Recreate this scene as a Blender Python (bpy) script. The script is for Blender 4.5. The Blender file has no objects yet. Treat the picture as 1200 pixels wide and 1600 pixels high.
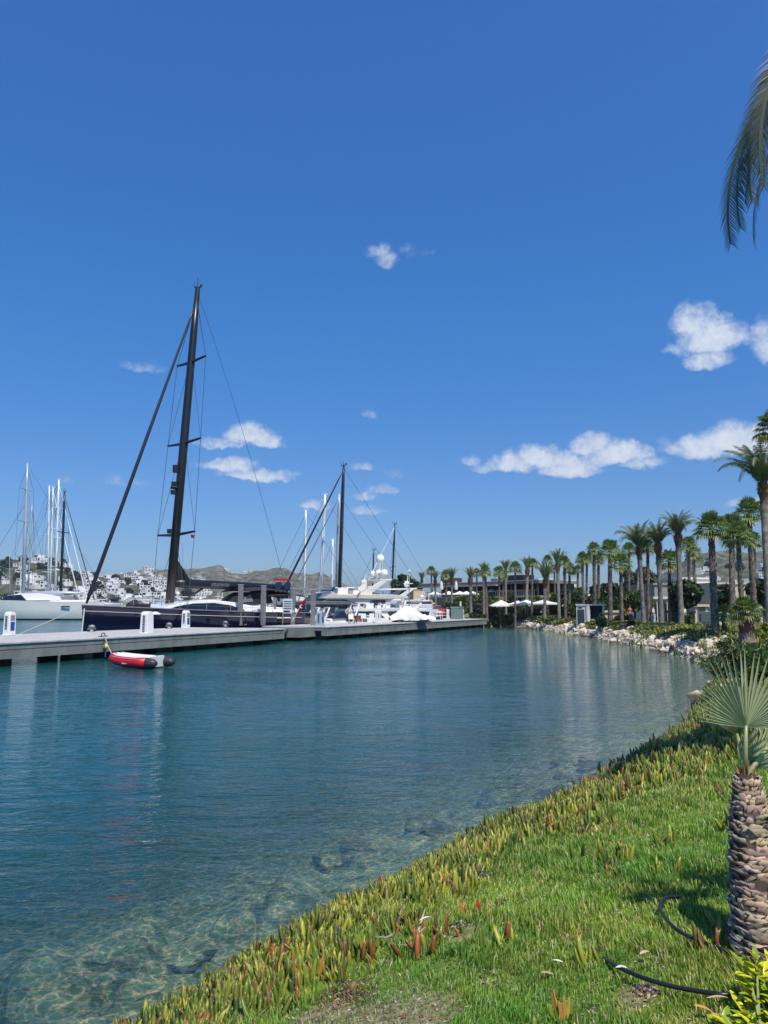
import bpy, math, random
import numpy as np
from mathutils import Vector, Matrix
R = math.radians
rnd = random.Random(7)
sc = bpy.context.scene
COL = sc.collection
# ------------------------------------------------------------------ camera
PITCH = 7.03; CAMZ = 2.75; F = 1200.0
cam_d = bpy.data.cameras.new('camera'); cam = bpy.data.objects.new('camera', cam_d); COL.objects.link(cam)
cam.location = (0, 0, CAMZ); cam.rotation_euler = (R(90 + PITCH), 0, 0)
cam_d.sensor_fit = 'VERTICAL'; cam_d.sensor_height = 32.0; cam_d.lens = 24.0
cam_d.clip_start = 0.05; cam_d.clip_end = 20000
sc.camera = cam
SP, CP = math.sin(R(PITCH)), math.cos(R(PITCH))
# ------------------------------------------------------------------ light
SUN_EL = 61.0
SUN_AZ = 156.0          # clockwise from +Y, direction towards the sun
sdir = Vector((math.sin(R(SUN_AZ)) * math.cos(R(SUN_EL)), math.cos(R(SUN_AZ)) * math.cos(R(SUN_EL)), math.sin(R(SUN_EL))))
sun_d = bpy.data.lights.new('sun', 'SUN'); sun_d.energy = 5.0; sun_d.angle = R(0.53); sun_d.color = (1.0, 0.94, 0.84)
sun = bpy.data.objects.new('sun', sun_d); COL.objects.link(sun)
sun.rotation_euler = sdir.to_track_quat('Z', 'Y').to_euler(); sun.location = (0, 0, 60)
sc.view_settings.view_transform = 'Standard'; sc.view_settings.look = 'None'
sc.view_settings.exposure = 0.0; sc.view_settings.gamma = 1.0
sc.cycles.use_denoising = True
sc.cycles.max_bounces = 8; sc.cycles.transparent_max_bounces = 12
sc.cycles.caustics_reflective = False; sc.cycles.caustics_refractive = False

def ray(px, py):
    h = (px - 600) / F; v = (800 - py) / F
    return h, CP - v * SP, SP + v * CP          # world X, Y, Z of the view ray
def at(px, py, Y):
    a, b, c = ray(px, py); t = Y / b
    return Vector((a * t, Y, CAMZ + c * t))
def pix(px, py, z=0.0):
    a, b, c = ray(px, py); t = (z - CAMZ) / c
    return Vector((a * t, b * t, z))
def atx(px, Y, z=0.0):                           # X so that a point at height z, distance Y shows at column px
    d = Y * CP + (z - CAMZ) * SP
    return (px - 600) / F * d

# ------------------------------------------------------------------ world: sky with clouds by direction
world = bpy.data.worlds.new('World'); sc.world = world; world.use_nodes = True
nt = world.node_tree; nt.nodes.clear()
class NT:
    def __init__(s, tree): s.t = tree
    def n(s, typ, **kw):
        nd = s.t.nodes.new(typ)
        for k, v in kw.items():
            if k == 'ins':
                for a, b in v.items():
                    if hasattr(b, 'bl_idname') or hasattr(b, 'is_linked'): s.t.links.new(b, nd.inputs[a])
                    else: nd.inputs[a].default_value = b
            else: setattr(nd, k, v)
        return nd
    def m(s, op, a, b=None, c=None, clamp=False):
        nd = s.t.nodes.new('ShaderNodeMath'); nd.operation = op; nd.use_clamp = clamp
        for i, x in enumerate((a, b, c)):
            if x is None: continue
            if isinstance(x, (int, float)): nd.inputs[i].default_value = x
            else: s.t.links.new(x, nd.inputs[i])
        return nd.outputs[0]
    def mix(s, f, a, b):
        nd = s.t.nodes.new('ShaderNodeMix'); nd.data_type = 'RGBA'
        for i, x in ((0, f), (6, a), (7, b)):
            if isinstance(x, (int, float)): nd.inputs[i].default_value = x
            elif isinstance(x, (tuple, list)): nd.inputs[i].default_value = (*x, 1) if len(x) == 3 else x
            else: s.t.links.new(x, nd.inputs[i])
        return nd.outputs[2]
    def noise(s, vec, scale, detail=3, rough=0.5, dist=0.0, color=False):
        nd = s.n('ShaderNodeTexNoise', ins={'Scale': scale, 'Detail': detail, 'Roughness': rough, 'Distortion': dist})
        if vec is not None: s.t.links.new(vec, nd.inputs['Vector'])
        return nd.outputs['Color' if color else 'Fac']
    def ramp(s, f, stops, interp='LINEAR'):
        nd = s.t.nodes.new('ShaderNodeValToRGB'); cr = nd.color_ramp; cr.interpolation = interp
        while len(cr.elements) < len(stops): cr.elements.new(0.5)
        for e, (p, c) in zip(cr.elements, stops): e.position = p; e.color = (*c, 1) if len(c) == 3 else c
        s.t.links.new(f, nd.inputs[0]); return nd.outputs[0]
    def smooth(s, x, lo, hi, a=0.0, b=1.0):
        nd = s.t.nodes.new('ShaderNodeMapRange'); nd.interpolation_type = 'SMOOTHSTEP'
        s.t.links.new(x, nd.inputs[0])
        for i, v in ((1, lo), (2, hi), (3, a), (4, b)): nd.inputs[i].default_value = v
        return nd.outputs[0]
W = NT(nt)
sky = W.n('ShaderNodeTexSky', sky_type='NISHITA', sun_disc=False, sun_elevation=R(SUN_EL), sun_rotation=R(SUN_AZ),
          altitude=0.0, air_density=1.0, dust_density=0.35, ozone_density=3.0)
tc = W.n('ShaderNodeTexCoord')
sepd = W.n('ShaderNodeSeparateXYZ'); nt.links.new(tc.outputs['Generated'], sepd.inputs[0])
warp = W.n('ShaderNodeTexNoise', ins={'Scale': 26.0, 'Detail': 8.0, 'Roughness': 0.68})
nt.links.new(tc.outputs['Generated'], warp.inputs['Vector'])
wsep = W.n('ShaderNodeSeparateColor'); nt.links.new(warp.outputs['Color'], wsep.inputs[0])
warp2 = W.n('ShaderNodeTexNoise', ins={'Scale': 90.0, 'Detail': 6.0, 'Roughness': 0.6})
nt.links.new(tc.outputs['Generated'], warp2.inputs['Vector'])
az = W.m('ARCTAN2', sepd.outputs[0], sepd.outputs[1]); el = W.m('ARCSINE', sepd.outputs[2])
az = W.m('ADD', az, W.m('MULTIPLY', W.m('SUBTRACT', wsep.outputs[0], 0.5), 0.042))
el = W.m('ADD', el, W.m('MULTIPLY', W.m('SUBTRACT', wsep.outputs[1], 0.5), 0.030))
CLOUDS = [(592,392,14,12,.5),(604,404,14,12,.5),(650,392,22,8,.16),(640,400,8,8,.2),(222,570,26,9,.42),(240,572,12,8,.3),
 (385,676,32,17,1.0),(352,690,40,9,.6),(416,688,24,13,.85),(322,690,20,7,.4),(362,726,36,13,1.0),(402,740,52,9,.95),(335,728,24,8,.7),(436,742,20,6,.6),
 (565,727,17,8,.42),(600,764,20,9,.7),(574,774,22,7,.6),(570,795,28,9,.6),(496,786,18,10,.75),(190,753,32,8,.22),(108,748,9,7,.2),
 (738,718,14,8,.6),(765,728,26,9,.6),(802,722,34,16,.95),(845,712,38,20,1.2),(892,728,42,17,1.15),(925,692,28,19,1.0),(962,706,44,18,1.1),(1008,722,28,9,.7),
 (1058,698,24,12,.7),(1098,694,36,20,1.1),(1145,684,42,24,1.25),(1195,690,34,20,1.1),(1045,688,14,7,.4),
 (1086,500,26,24,.95),(1116,522,38,26,1.15),(1104,558,30,16,.9),(1060,548,16,8,.45),(1206,528,24,34,.8),(1168,784,26,7,.6),(575,648,9,5,.25),(985,816,18,7,.15),(622,738,16,6,.25)]
D = None; H = None
for (cx, cy, a, b, op) in CLOUDS:
    x, y, z = ray(cx, cy); v = Vector((x, y, z)).normalized()
    a0, e0 = math.atan2(v.x, v.y), math.asin(v.z)
    sa = a / F / math.cos(e0) * 1.38; sb = b / F * 1.38
    da = W.m('DIVIDE', W.m('SUBTRACT', az, a0), sa)
    dr = W.m('SUBTRACT', el, e0 - sb * 0.3)
    db = W.m('DIVIDE', dr, sb)                       # flat base, domed top
    low = W.m('MULTIPLY', W.m('MINIMUM', db, 0.0), 1.9)
    db2 = W.m('ADD', W.m('MAXIMUM', W.m('MULTIPLY', db, 0.85), 0.0), low)
    r2 = W.m('ADD', W.m('MULTIPLY', da, da), W.m('MULTIPLY', db2, db2))
    d = W.m('MULTIPLY', W.m('SUBTRACT', 1.0, r2), op)
    D = d if D is None else W.m('MAXIMUM', D, d)
dens = W.m('ADD', D, W.m('MULTIPLY', W.m('SUBTRACT', warp2.outputs['Fac'], 0.5), 0.9))
dens = W.m('ADD', dens, W.m('MULTIPLY', W.m('SUBTRACT', wsep.outputs[2], 0.5), 1.1))
alpha = W.smooth(dens, -0.05, 0.95)
alpha = W.m('MULTIPLY', alpha, W.smooth(D, -0.25, 0.35))
alpha = W.m('MULTIPLY', alpha, 0.93)
shade = W.m('ADD', W.m('MULTIPLY', W.smooth(dens, 0.3, 1.5), 0.75), W.m('MULTIPLY', W.smooth(warp2.outputs['Fac'], 0.35, 0.65), 0.25))
ccol = W.mix(shade, (4.7, 5.7, 7.5), (7.4, 7.9, 8.7))
hs = W.n('ShaderNodeHueSaturation', ins={'Hue': 0.508, 'Saturation': 1.27, 'Value': 1.0}); nt.links.new(sky.outputs[0], hs.inputs['Color'])
el0 = W.m('DIVIDE', W.m('ARCSINE', sepd.outputs[2]), math.pi / 2, clamp=True)
grade = W.ramp(el0, [(0.0, (.27, .34, .49)), (0.05, (.30, .39, .535)), (0.105, (.345, .46, .575)), (0.235, (.375, .62, .715)), (0.43, (.53, .73, .825))])
gm = W.n('ShaderNodeMix', data_type='RGBA', blend_type='MULTIPLY', ins={0: 1.0}); nt.links.new(hs.outputs[0], gm.inputs[6]); nt.links.new(grade, gm.inputs[7])
g2 = W.n('ShaderNodeVectorMath', operation='SCALE', ins={'Scale': 2.0}); nt.links.new(gm.outputs[2], g2.inputs[0])
skymix = W.mix(alpha, g2.outputs[0], ccol)
bg = W.n('ShaderNodeBackground', ins={'Strength': 0.105}); nt.links.new(skymix, bg.inputs[0])
wo = W.n('ShaderNodeOutputWorld'); nt.links.new(bg.outputs[0], wo.inputs[0])

# ------------------------------------------------------------------ materials
M = {}
def mat(name, col, rough=0.6, metal=0.0, var=0.0, vscale=3.0, bump=0.0, bscale=20.0, col2=None, attr=False, transl=0.0,
        spec=None, detail=4, coat=0.0):
    m = bpy.data.materials.new(name); m.use_nodes = True; t = m.node_tree
    b = t.nodes['Principled BSDF']; N = NT(t)
    b.inputs['Roughness'].default_value = rough; b.inputs['Metallic'].default_value = metal
    if spec is not None: b.inputs['Specular IOR Level'].default_value = spec
    if coat: b.inputs['Coat Weight'].default_value = coat
    geo = N.n('ShaderNodeTexCoord').outputs['Object']
    base = None
    if attr:
        a = N.n('ShaderNodeAttribute', attribute_name='Col'); base = a.outputs['Color']
    if var > 0 or col2 is not None:
        f = N.noise(geo, vscale, detail, 0.6)
        f = N.smooth(f, 0.32, 0.68)
        c2 = col2 if col2 is not None else tuple(c * (1 - var) for c in col)
        if base is not None:
            mm = N.n('ShaderNodeMix', data_type='RGBA', blend_type='MULTIPLY', ins={0: 1.0}); t.links.new(base, mm.inputs[6])
            g = N.mix(f, (1, 1, 1), (1 - var,) * 3); t.links.new(g, mm.inputs[7]); base = mm.outputs[2]
        else: base = N.mix(f, col, c2)
    if base is not None: t.links.new(base, b.inputs['Base Color'])
    else: b.inputs['Base Color'].default_value = (*col, 1)
    if bump > 0:
        bn = N.n('ShaderNodeBump', ins={'Strength': 0.6, 'Distance': bump}); t.links.new(N.noise(geo, bscale, 4, 0.6), bn.inputs['Height'])
        t.links.new(bn.outputs[0], b.inputs['Normal'])
    if transl > 0:
        tr = N.n('ShaderNodeBsdfTranslucent')
        if base is not None:
            t.links.new(base, tr.inputs[0])
        else: tr.inputs[0].default_value = (*col, 1)
        mx = N.n('ShaderNodeMixShader', ins={0: transl}); out = t.nodes['Material Output']
        t.links.new(b.outputs[0], mx.inputs[1]); t.links.new(tr.outputs[0], mx.inputs[2]); t.links.new(mx.outputs[0], out.inputs[0])
    M[name] = m; return m

# ------------------------------------------------------------------ object helpers
def tag(o, label=None, cat=None, group=None, kind=None):
    if label: o['label'] = label
    if cat: o['category'] = cat
    if group: o['group'] = group
    if kind: o['kind'] = kind
    return o
def empty(name, loc=(0, 0, 0), rz=0.0, label=None, cat=None, group=None):
    o = bpy.data.objects.new(name, None); COL.objects.link(o)
    o.location = loc; o.rotation_euler = (0, 0, rz); o.empty_display_size = 0.3
    tag(o, label, cat, group); return o
def wmat(o):
    m = Matrix.LocRotScale(o.location, o.rotation_euler, o.scale)
    return wmat(o.parent) @ m if o.parent else m
def link(name, me, parent=None):
    o = bpy.data.objects.new(name, me); COL.objects.link(o)
    if parent is not None: o.parent = parent
    return o
def dup(o, loc=None, rz=None, scale=None, label=None, group=None, rot=None):
    c = o.copy(); COL.objects.link(c)
    if loc is not None: c.location = loc
    if rz is not None: c.rotation_euler = (0, 0, rz)
    if rot is not None: c.rotation_euler = rot
    if scale is not None: c.scale = scale if hasattr(scale, '__len__') else (scale,) * 3
    if label: c['label'] = label
    if group: c['group'] = group
    for ch in o.children:
        d = ch.copy(); COL.objects.link(d); d.parent = c
        for g in ch.children:
            e = g.copy(); COL.objects.link(e); e.parent = d
    return c
class MB:
    def __init__(s): s.v = []; s.f = []; s.m = []; s.cm = 0
    def add(s, vs, fs, mi=None):
        o = len(s.v); s.v += [tuple(v) for v in vs]; s.f += [tuple(i + o for i in f) for f in fs]
        s.m += [s.cm if mi is None else mi] * len(fs); return s
    def box(s, x0, x1, y0, y1, z0, z1, mi=None):
        v = [(x, y, z) for z in (z0, z1) for y in (y0, y1) for x in (x0, x1)]
        return s.add(v, [(0, 2, 3, 1), (4, 5, 7, 6), (0, 1, 5, 4), (1, 3, 7, 5), (3, 2, 6, 7), (2, 0, 4, 6)], mi)
    def obox(s, c, hx, hy, z0, z1, ang=0.0, mi=None):
        ca, sa = math.cos(ang), math.sin(ang)
        v = [(c[0] + ca * x - sa * y, c[1] + sa * x + ca * y, z) for z in (z0, z1) for y in (-hy, hy) for x in (-hx, hx)]
        return s.add(v, [(0, 2, 3, 1), (4, 5, 7, 6), (0, 1, 5, 4), (1, 3, 7, 5), (3, 2, 6, 7), (2, 0, 4, 6)], mi)
    def tube(s, pts, rad, n=6, mi=None, caps=True):
        pts = [Vector(p) for p in pts]; k = len(pts)
        if not hasattr(rad, '__len__'): rad = [rad] * k
        vs = []; up = None
        for i, p in enumerate(pts):
            d = (pts[min(i + 1, k - 1)] - pts[max(i - 1, 0)])
            d = d.normalized() if d.length > 1e-9 else Vector((0, 0, 1))
            if up is None:
                up = d.cross(Vector((0, 0, 1)) if abs(d.z) < 0.9 else Vector((1, 0, 0))).normalized()
            else:
                up = (up - d * up.dot(d)).normalized()
            w = d.cross(up)
            for j in range(n):
                a = 2 * math.pi * j / n; vs.append(p + (up * math.cos(a) + w * math.sin(a)) * rad[i])
        fs = [(i * n + j, i * n + (j + 1) % n, (i + 1) * n + (j + 1) % n, (i + 1) * n + j) for i in range(k - 1) for j in range(n)]
        if caps: fs += [tuple(range(n))[::-1], tuple(range((k - 1) * n, k * n))]
        return s.add(vs, fs, mi)
    def lathe(s, prof, n=12, c=(0, 0, 0), mi=None):
        return s.tube_lathe(prof, n, c, mi)
    def tube_lathe(s, prof, n, c, mi):
        vs = [(c[0] + r * math.cos(2 * math.pi * j / n), c[1] + r * math.sin(2 * math.pi * j / n), c[2] + z) for r, z in prof for j in range(n)]
        k = len(prof)
        fs = [(i * n + j, i * n + (j + 1) % n, (i + 1) * n + (j + 1) % n, (i + 1) * n + j) for i in range(k - 1) for j in range(n)]
        fs += [tuple(range(n))[::-1], tuple(range((k - 1) * n, k * n))]
        return s.add(vs, fs, mi)
    def sphere(s, c, r, n=12, mi=None, sz=1.0):
        prof = [(max(1e-4, r * math.sin(math.pi * i / (n // 2))), -r * sz * math.cos(math.pi * i / (n // 2))) for i in range(n // 2 + 1)]
        return s.tube_lathe(prof, n, c, mi)
    def slab(s, prof, w0, w1, mi=None):      # side profile in x,z extruded across y; half width w0 at the lowest z to w1 at the highest
        zs = [p[1] for p in prof]; z0, z1 = min(zs), max(zs)
        hw = [w0 + (w1 - w0) * ((z - z0) / (z1 - z0) if z1 > z0 else 0) for z in zs]; k = len(prof)
        vs = [(p[0], -h, p[1]) for p, h in zip(prof, hw)] + [(p[0], h, p[1]) for p, h in zip(prof, hw)]
        fs = [tuple(range(k)), tuple(range(k, 2 * k))[::-1]] + [(i, i + k, (i + 1) % k + k, (i + 1) % k) for i in range(k)]
        return s.add(vs, fs, mi)
    def build(s, name, mats, parent=None, smooth=False, world=False, bevel=0.0):
        if not isinstance(mats, (list, tuple)): mats = [mats]
        vs = s.v
        if world and parent is not None:
            inv = wmat(parent).inverted(); vs = [tuple(inv @ Vector(v)) for v in vs]
        me = bpy.data.meshes.new(name); me.from_pydata([tuple(v) for v in vs], [], s.f)
        for m in mats: me.materials.append(m if not isinstance(m, str) else M[m])
        if len(mats) > 1: me.polygons.foreach_set('material_index', s.m)
        if smooth: me.polygons.foreach_set('use_smooth', [True] * len(s.f))
        me.update(); o = link(name, me, parent)
        if bevel > 0:
            b = o.modifiers.new('bevel', 'BEVEL'); b.width = bevel; b.segments = 2; b.limit_method = 'ANGLE'
        return o
def npmesh(name, V, quads=None, tris=None, col=None, mats=(), smooth=False, parent=None, attrs=None):
    me = bpy.data.meshes.new(name)
    V = np.asarray(V, np.float32).reshape(-1, 3)
    q = np.zeros((0, 4), np.int32) if quads is None else np.asarray(quads, np.int32).reshape(-1, 4)
    t = np.zeros((0, 3), np.int32) if tris is None else np.asarray(tris, np.int32).reshape(-1, 3)
    me.vertices.add(len(V)); me.vertices.foreach_set('co', V.ravel())
    me.loops.add(len(q) * 4 + len(t) * 3)
    me.loops.foreach_set('vertex_index', np.concatenate([q.ravel(), t.ravel()]))
    me.polygons.add(len(q) + len(t))
    st = np.concatenate([np.arange(len(q)) * 4, len(q) * 4 + np.arange(len(t)) * 3]).astype(np.int32)
    me.polygons.foreach_set('loop_start', st)
    if smooth: me.polygons.foreach_set('use_smooth', np.ones(len(q) + len(t), bool))
    if col is not None:
        ca = me.color_attributes.new('Col', 'FLOAT_COLOR', 'POINT')
        c4 = np.ones((len(V), 4), np.float32); c4[:, :3] = col; ca.data.foreach_set('color', c4.ravel())
    for k, a in (attrs or {}).items():
        at_ = me.attributes.new(k, 'FLOAT', 'POINT'); at_.data.foreach_set('value', np.asarray(a, np.float32).ravel())
    for m in mats: me.materials.append(M[m] if isinstance(m, str) else m)
    me.update(calc_edges=True); me.validate()
    return link(name, me, parent)
def ordinal(n):
    ones = ['first','second','third','fourth','fifth','sixth','seventh','eighth','ninth','tenth','eleventh','twelfth','thirteenth','fourteenth','fifteenth','sixteenth','seventeenth','eighteenth','nineteenth']
    if n < 19: return ones[n]
    t, o = divmod(n + 1, 10); w = {2: 'twent', 3: 'thirt', 4: 'fort'}[t]
    return w + 'ieth' if o == 0 else w + 'y ' + ones[o - 1]
# ------------------------------------------------------------------ terrain
near_px = [(95,1600),(215,1538),(335,1466),(480,1394),(588,1345),(722,1275),(888,1215),(1000,1153),(1070,1118)]
SH = [(-14,-14),(-6.5,-4),(-3.6,1.0),(-2.4,3.2)] + [tuple(pix(x, y, 0.5)[:2]) for x, y in near_px]
SH += [tuple(pix(x, y, 0.0)[:2]) for x, y in [(1108,1092),(1128,1068),(1128,1048),(1095,1034),(1050,1021),(1000,1010),(950,1000),(900,991),(850,984),(800,978),(775,976.5)]]
SH += [(14.6,108.6),(5.6,111.5),(6.5,125),(4,146),(-6,185),(-55,330),(-160,440),(-420,520),(-900,560),(-3500,700)]
SHA = np.array(SH, float)
def sdist(x, y):
    x = np.asarray(x, float).ravel(); y = np.asarray(y, float).ravel()
    best = np.full(x.shape, 1e12); sgn = np.ones(x.shape)
    for i in range(len(SHA) - 1):
        ax, ay = SHA[i]; bx, by = SHA[i + 1]; dx, dy = bx - ax, by - ay
        t = np.clip(((x - ax) * dx + (y - ay) * dy) / (dx * dx + dy * dy), 0, 1)
        qx, qy = x - (ax + t * dx), y - (ay + t * dy); d2 = qx * qx + qy * qy
        s = np.sign(dy * (x - ax) - dx * (y - ay)); s[s == 0] = 1          # land on the right hand side
        upd = d2 < best - 1e-9; best[upd] = d2[upd]; sgn[upd] = s[upd]
    # sign by winding: polygon of the land
    px = np.concatenate([SHA[:, 0], [-3500, 4000, 4000, -14]]); py = np.concatenate([SHA[:, 1], [9000, 9000, -3000, -3000]])
    ins = np.zeros(x.shape, bool); n = len(px)
    for i in range(n):
        j = (i - 1) % n
        c = ((py[i] > y) != (py[j] > y))
        with np.errstate(divide='ignore', invalid='ignore'):
            xi = (px[j] - px[i]) * (y - py[i]) / (py[j] - py[i]) + px[i]
        ins ^= (c & (x < xi))
    return np.sqrt(best) * np.where(ins, 1.0, -1.0)
def lump(x, y, s, seed=0.0):
    return (np.sin(x * s * 1.3 + seed) * np.cos(y * s * 1.7 + seed * 2.1) + 0.5 * np.sin(x * s * 3.1 + y * s * 2.3 + seed) + 0.3 * np.cos(y * s * 5.3 - x * s * 4.1 + seed)) / 1.8
def zground(x, y, d=None):
    x = np.asarray(x, float).ravel(); y = np.asarray(y, float).ravel()
    if d is None: d = sdist(x, y)
    land = np.interp(d, [0, .12, .5, 1.2, 2.2, 4, 8, 30, 200], [0, .2, .46, .76, 1.0, 1.12, 1.2, 1.3, 1.5])
    sea = np.interp(-d, [0, .3, 1, 2.5, 5, 10, 30], [0, -.14, -.36, -.75, -1.6, -3.3, -7])
    z = np.where(d > 0, land, sea)
    z += np.where(d > 0.3, 0.035, 0.02) * lump(x, y, 1.1, 1.0) + 0.05 * np.clip(d, 0, 1) * lump(x, y, 0.35, 2.0)
    z += np.where(d < 0, np.clip(-d, 0, 1) * 0.18 * lump(x, y, 1.6, 4.0), 0)
    return z
def zg(x, y): return float(zground([x], [y])[0])

def hit(px, py):                        # where the view ray through a column and row of the photo meets land or water
    a, b, c = ray(px, py); t = np.exp(np.linspace(math.log(1.5), math.log(260), 3000)); z = CAMZ + c * t
    g_ = np.maximum(zground(a * t, b * t), 0.0); k = np.argmax(z <= g_)
    if z[k] > g_[k]: k = len(t) - 1
    return Vector((a * t[k], b * t[k], float(g_[k])))

def logax(lo, hi, c, h0, n):            # spacing that grows away from c
    a = np.arcsinh((lo - c) / h0); b = np.arcsinh((hi - c) / h0)
    return c + h0 * np.sinh(np.linspace(a, b, n))
xs = logax(-3200, 3600, 2.0, 3.2, 330); ys = logax(-900, 7000, 6.0, 4.5, 360)
gx, gy = np.meshgrid(xs, ys)
gd = sdist(gx, gy); gz = zground(gx, gy, gd)
def gridq(nx, ny):
    i = np.arange(nx * ny).reshape(ny, nx)
    return np.stack([i[:-1, :-1], i[:-1, 1:], i[1:, 1:], i[1:, :-1]], -1).reshape(-1, 4)
bare_c = [pix(620, 1560, 1.0), pix(720, 1440, 1.0), pix(1000, 1545, 1.1), pix(510, 1580, .9), pix(700, 1490, 1.0)]; bare_r = [.34, .12, .10, .24, .1]
def bare(x, y):
    m = np.zeros(len(x))
    for c, r in zip(bare_c, bare_r): m = np.maximum(m, 1 - np.hypot(x - c.x, (y - c.y) * .8) / r)
    return m + .25 * lump(x, y, 6.0, .5)
mg = bpy.data.materials.new('ground'); mg.use_nodes = True; G = NT(mg.node_tree); gb = mg.node_tree.nodes['Principled BSDF']
gb.inputs['Roughness'].default_value = 0.95; gb.inputs['Specular IOR Level'].default_value = 0.15
go = G.n('ShaderNodeTexCoord').outputs['Object']
gdn = G.n('ShaderNodeAttribute', attribute_name='shore').outputs['Fac']
gfar = G.n('ShaderNodeAttribute', attribute_name='far').outputs['Fac']
n1 = G.noise(go, 2.2, 6, 0.65); n2 = G.noise(go, 26, 5, 0.7); n3 = G.noise(go, 0.4, 3)
soil = G.ramp(n2, [(0.3, (.07, .05, .032)), (0.5, (.17, .13, .08)), (0.72, (.36, .29, .2))])
turf = G.ramp(n2, [(0.3, (.06, .11, .018)), (0.55, (.14, .24, .03)), (0.8, (.28, .32, .09))])
near_land = G.mix(G.smooth(n1, 0.36, 0.45), soil, turf)
gba = G.n('ShaderNodeAttribute', attribute_name='bare').outputs['Fac']
soil2 = G.ramp(n2, [(0.3, (.10, .08, .045)), (0.5, (.24, .22, .11)), (0.7, (.45, .40, .24))])
near_land = G.mix(G.smooth(gba, 0.1, 0.4), near_land, soil2)
carpet = G.ramp(G.noise(go, 9, 6, 0.7), [(0.3, (.06, .08, .018)), (0.5, (.15, .18, .035)), (0.62, (.22, .19, .045)), (0.8, (.26, .15, .07))])
land = G.mix(gfar, near_land, carpet)
rock = G.ramp(G.noise(go, 5, 7, 0.7), [(0.28, (.10, .09, .05)), (0.5, (.50, .45, .28)), (0.7, (.85, .80, .58))])
rubble = G.ramp(G.noise(go, 14, 6, 0.7), [(0.3, (.16, .14, .11)), (0.6, (.4, .37, .31)), (0.8, (.55, .52, .45))])
shorecol = G.mix(gfar, soil, rubble)
cl = G.mix(G.smooth(G.m('ADD', gdn, G.m('MULTIPLY', G.m('SUBTRACT', n1, 0.5), 1.6)), 1.6, 2.1), shorecol, land)
cl2 = G.mix(gfar, G.mix(G.smooth(gdn, 0.15, 0.5), shorecol, near_land), cl)
fin = G.mix(G.smooth(gdn, -0.15, 0.12), rock, cl2)
mg.node_tree.links.new(fin, gb.inputs['Base Color'])
bn = G.n('ShaderNodeBump', ins={'Strength': 0.8, 'Distance': 0.04}); mg.node_tree.links.new(n2, bn.inputs['Height']); mg.node_tree.links.new(bn.outputs[0], gb.inputs['Normal'])
ground = npmesh('ground', np.stack([gx.ravel(), gy.ravel(), gz], -1), quads=gridq(len(xs), len(ys)), mats=[mg], smooth=True,
                attrs={'shore': gd, 'far': np.clip((gy.ravel() - 10) / 6, 0, 1), 'bare': bare(gx.ravel(), gy.ravel())})
ground['kind'] = 'structure'
# ------------------------------------------------------------------ water
mw = bpy.data.materials.new('sea_water'); mw.use_nodes = True; t = mw.node_tree; t.nodes.clear(); Q = NT(t)
wc = Q.n('ShaderNodeTexCoord').outputs['Object']
def stretched(sx, sy, ang):
    mp = Q.n('ShaderNodeMapping'); mp.inputs['Scale'].default_value = (sx, sy, 1); mp.inputs['Rotation'].default_value = (0, 0, R(ang)); t.links.new(wc, mp.inputs[0]); return mp.outputs[0]
w1 = Q.noise(stretched(0.7, 1.7, 12), 1.0, 2, 0.5, 0.6)
w2 = Q.noise(stretched(1.9, 4.2, -14), 1.0, 3, 0.55, 0.8)
w3 = Q.noise(stretched(6, 11, 8), 1.0, 3, 0.6, 0.5)
w0 = Q.noise(stretched(0.12, 0.25, 25), 1.0, 2, 0.5)
def ridge(w_, p_=1.4): return Q.m('SUBTRACT', 1.0, Q.m('POWER', Q.m('ABSOLUTE', Q.m('MULTIPLY', Q.m('SUBTRACT', w_, 0.5), 3.0)), p_))
hgt = Q.m('ADD', Q.m('MULTIPLY', w1, 0.045), Q.m('ADD', Q.m('MULTIPLY', ridge(w2), 0.019), Q.m('MULTIPLY', w3, 0.0095)))
calm = Q.smooth(w0, 0.35, 0.7, 0.7, 1.25)
hgt = Q.m('MULTIPLY', hgt, calm)
wb = Q.n('ShaderNodeBump', ins={'Strength': 1.0, 'Distance': 1.0}); t.links.new(hgt, wb.inputs['Height'])
dep = Q.n('ShaderNodeAttribute', attribute_name='depth').outputs['Fac']
dep = Q.m('ADD', dep, Q.m('MULTIPLY', Q.m('SUBTRACT', Q.noise(wc, 0.9, 3), 0.5), 0.5))
dep = Q.m('MAXIMUM', dep, 0.0)
murk = Q.m('SUBTRACT', 1.0, Q.m('EXPONENT', Q.m('MULTIPLY', dep, -0.45)))
body = Q.n('ShaderNodeBsdfDiffuse', ins={'Roughness': 0.0})
bcol = Q.mix(Q.smooth(w0, 0.3, 0.7), (.0006, .080, .078), (.001, .090, .080)); t.links.new(bcol, body.inputs[0])
# ripple caustics painted into the water tint as bright cell edges, not wave crests
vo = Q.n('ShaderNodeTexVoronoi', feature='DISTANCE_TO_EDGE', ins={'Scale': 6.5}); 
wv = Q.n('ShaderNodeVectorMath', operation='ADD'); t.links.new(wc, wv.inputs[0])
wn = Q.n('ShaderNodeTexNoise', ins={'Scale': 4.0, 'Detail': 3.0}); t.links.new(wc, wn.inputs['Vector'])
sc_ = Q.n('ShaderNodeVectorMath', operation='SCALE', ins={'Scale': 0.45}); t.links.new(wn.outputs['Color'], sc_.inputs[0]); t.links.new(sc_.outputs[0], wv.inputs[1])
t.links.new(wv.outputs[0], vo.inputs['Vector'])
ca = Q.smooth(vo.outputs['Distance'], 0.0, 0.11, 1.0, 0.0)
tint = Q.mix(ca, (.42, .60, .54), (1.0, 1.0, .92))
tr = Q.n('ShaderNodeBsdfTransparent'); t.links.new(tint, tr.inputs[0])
mb_ = Q.n('ShaderNodeMixShader'); t.links.new(murk, mb_.inputs[0]); t.links.new(tr.outputs[0], mb_.inputs[1]); t.links.new(body.outputs[0], mb_.inputs[2])
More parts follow.
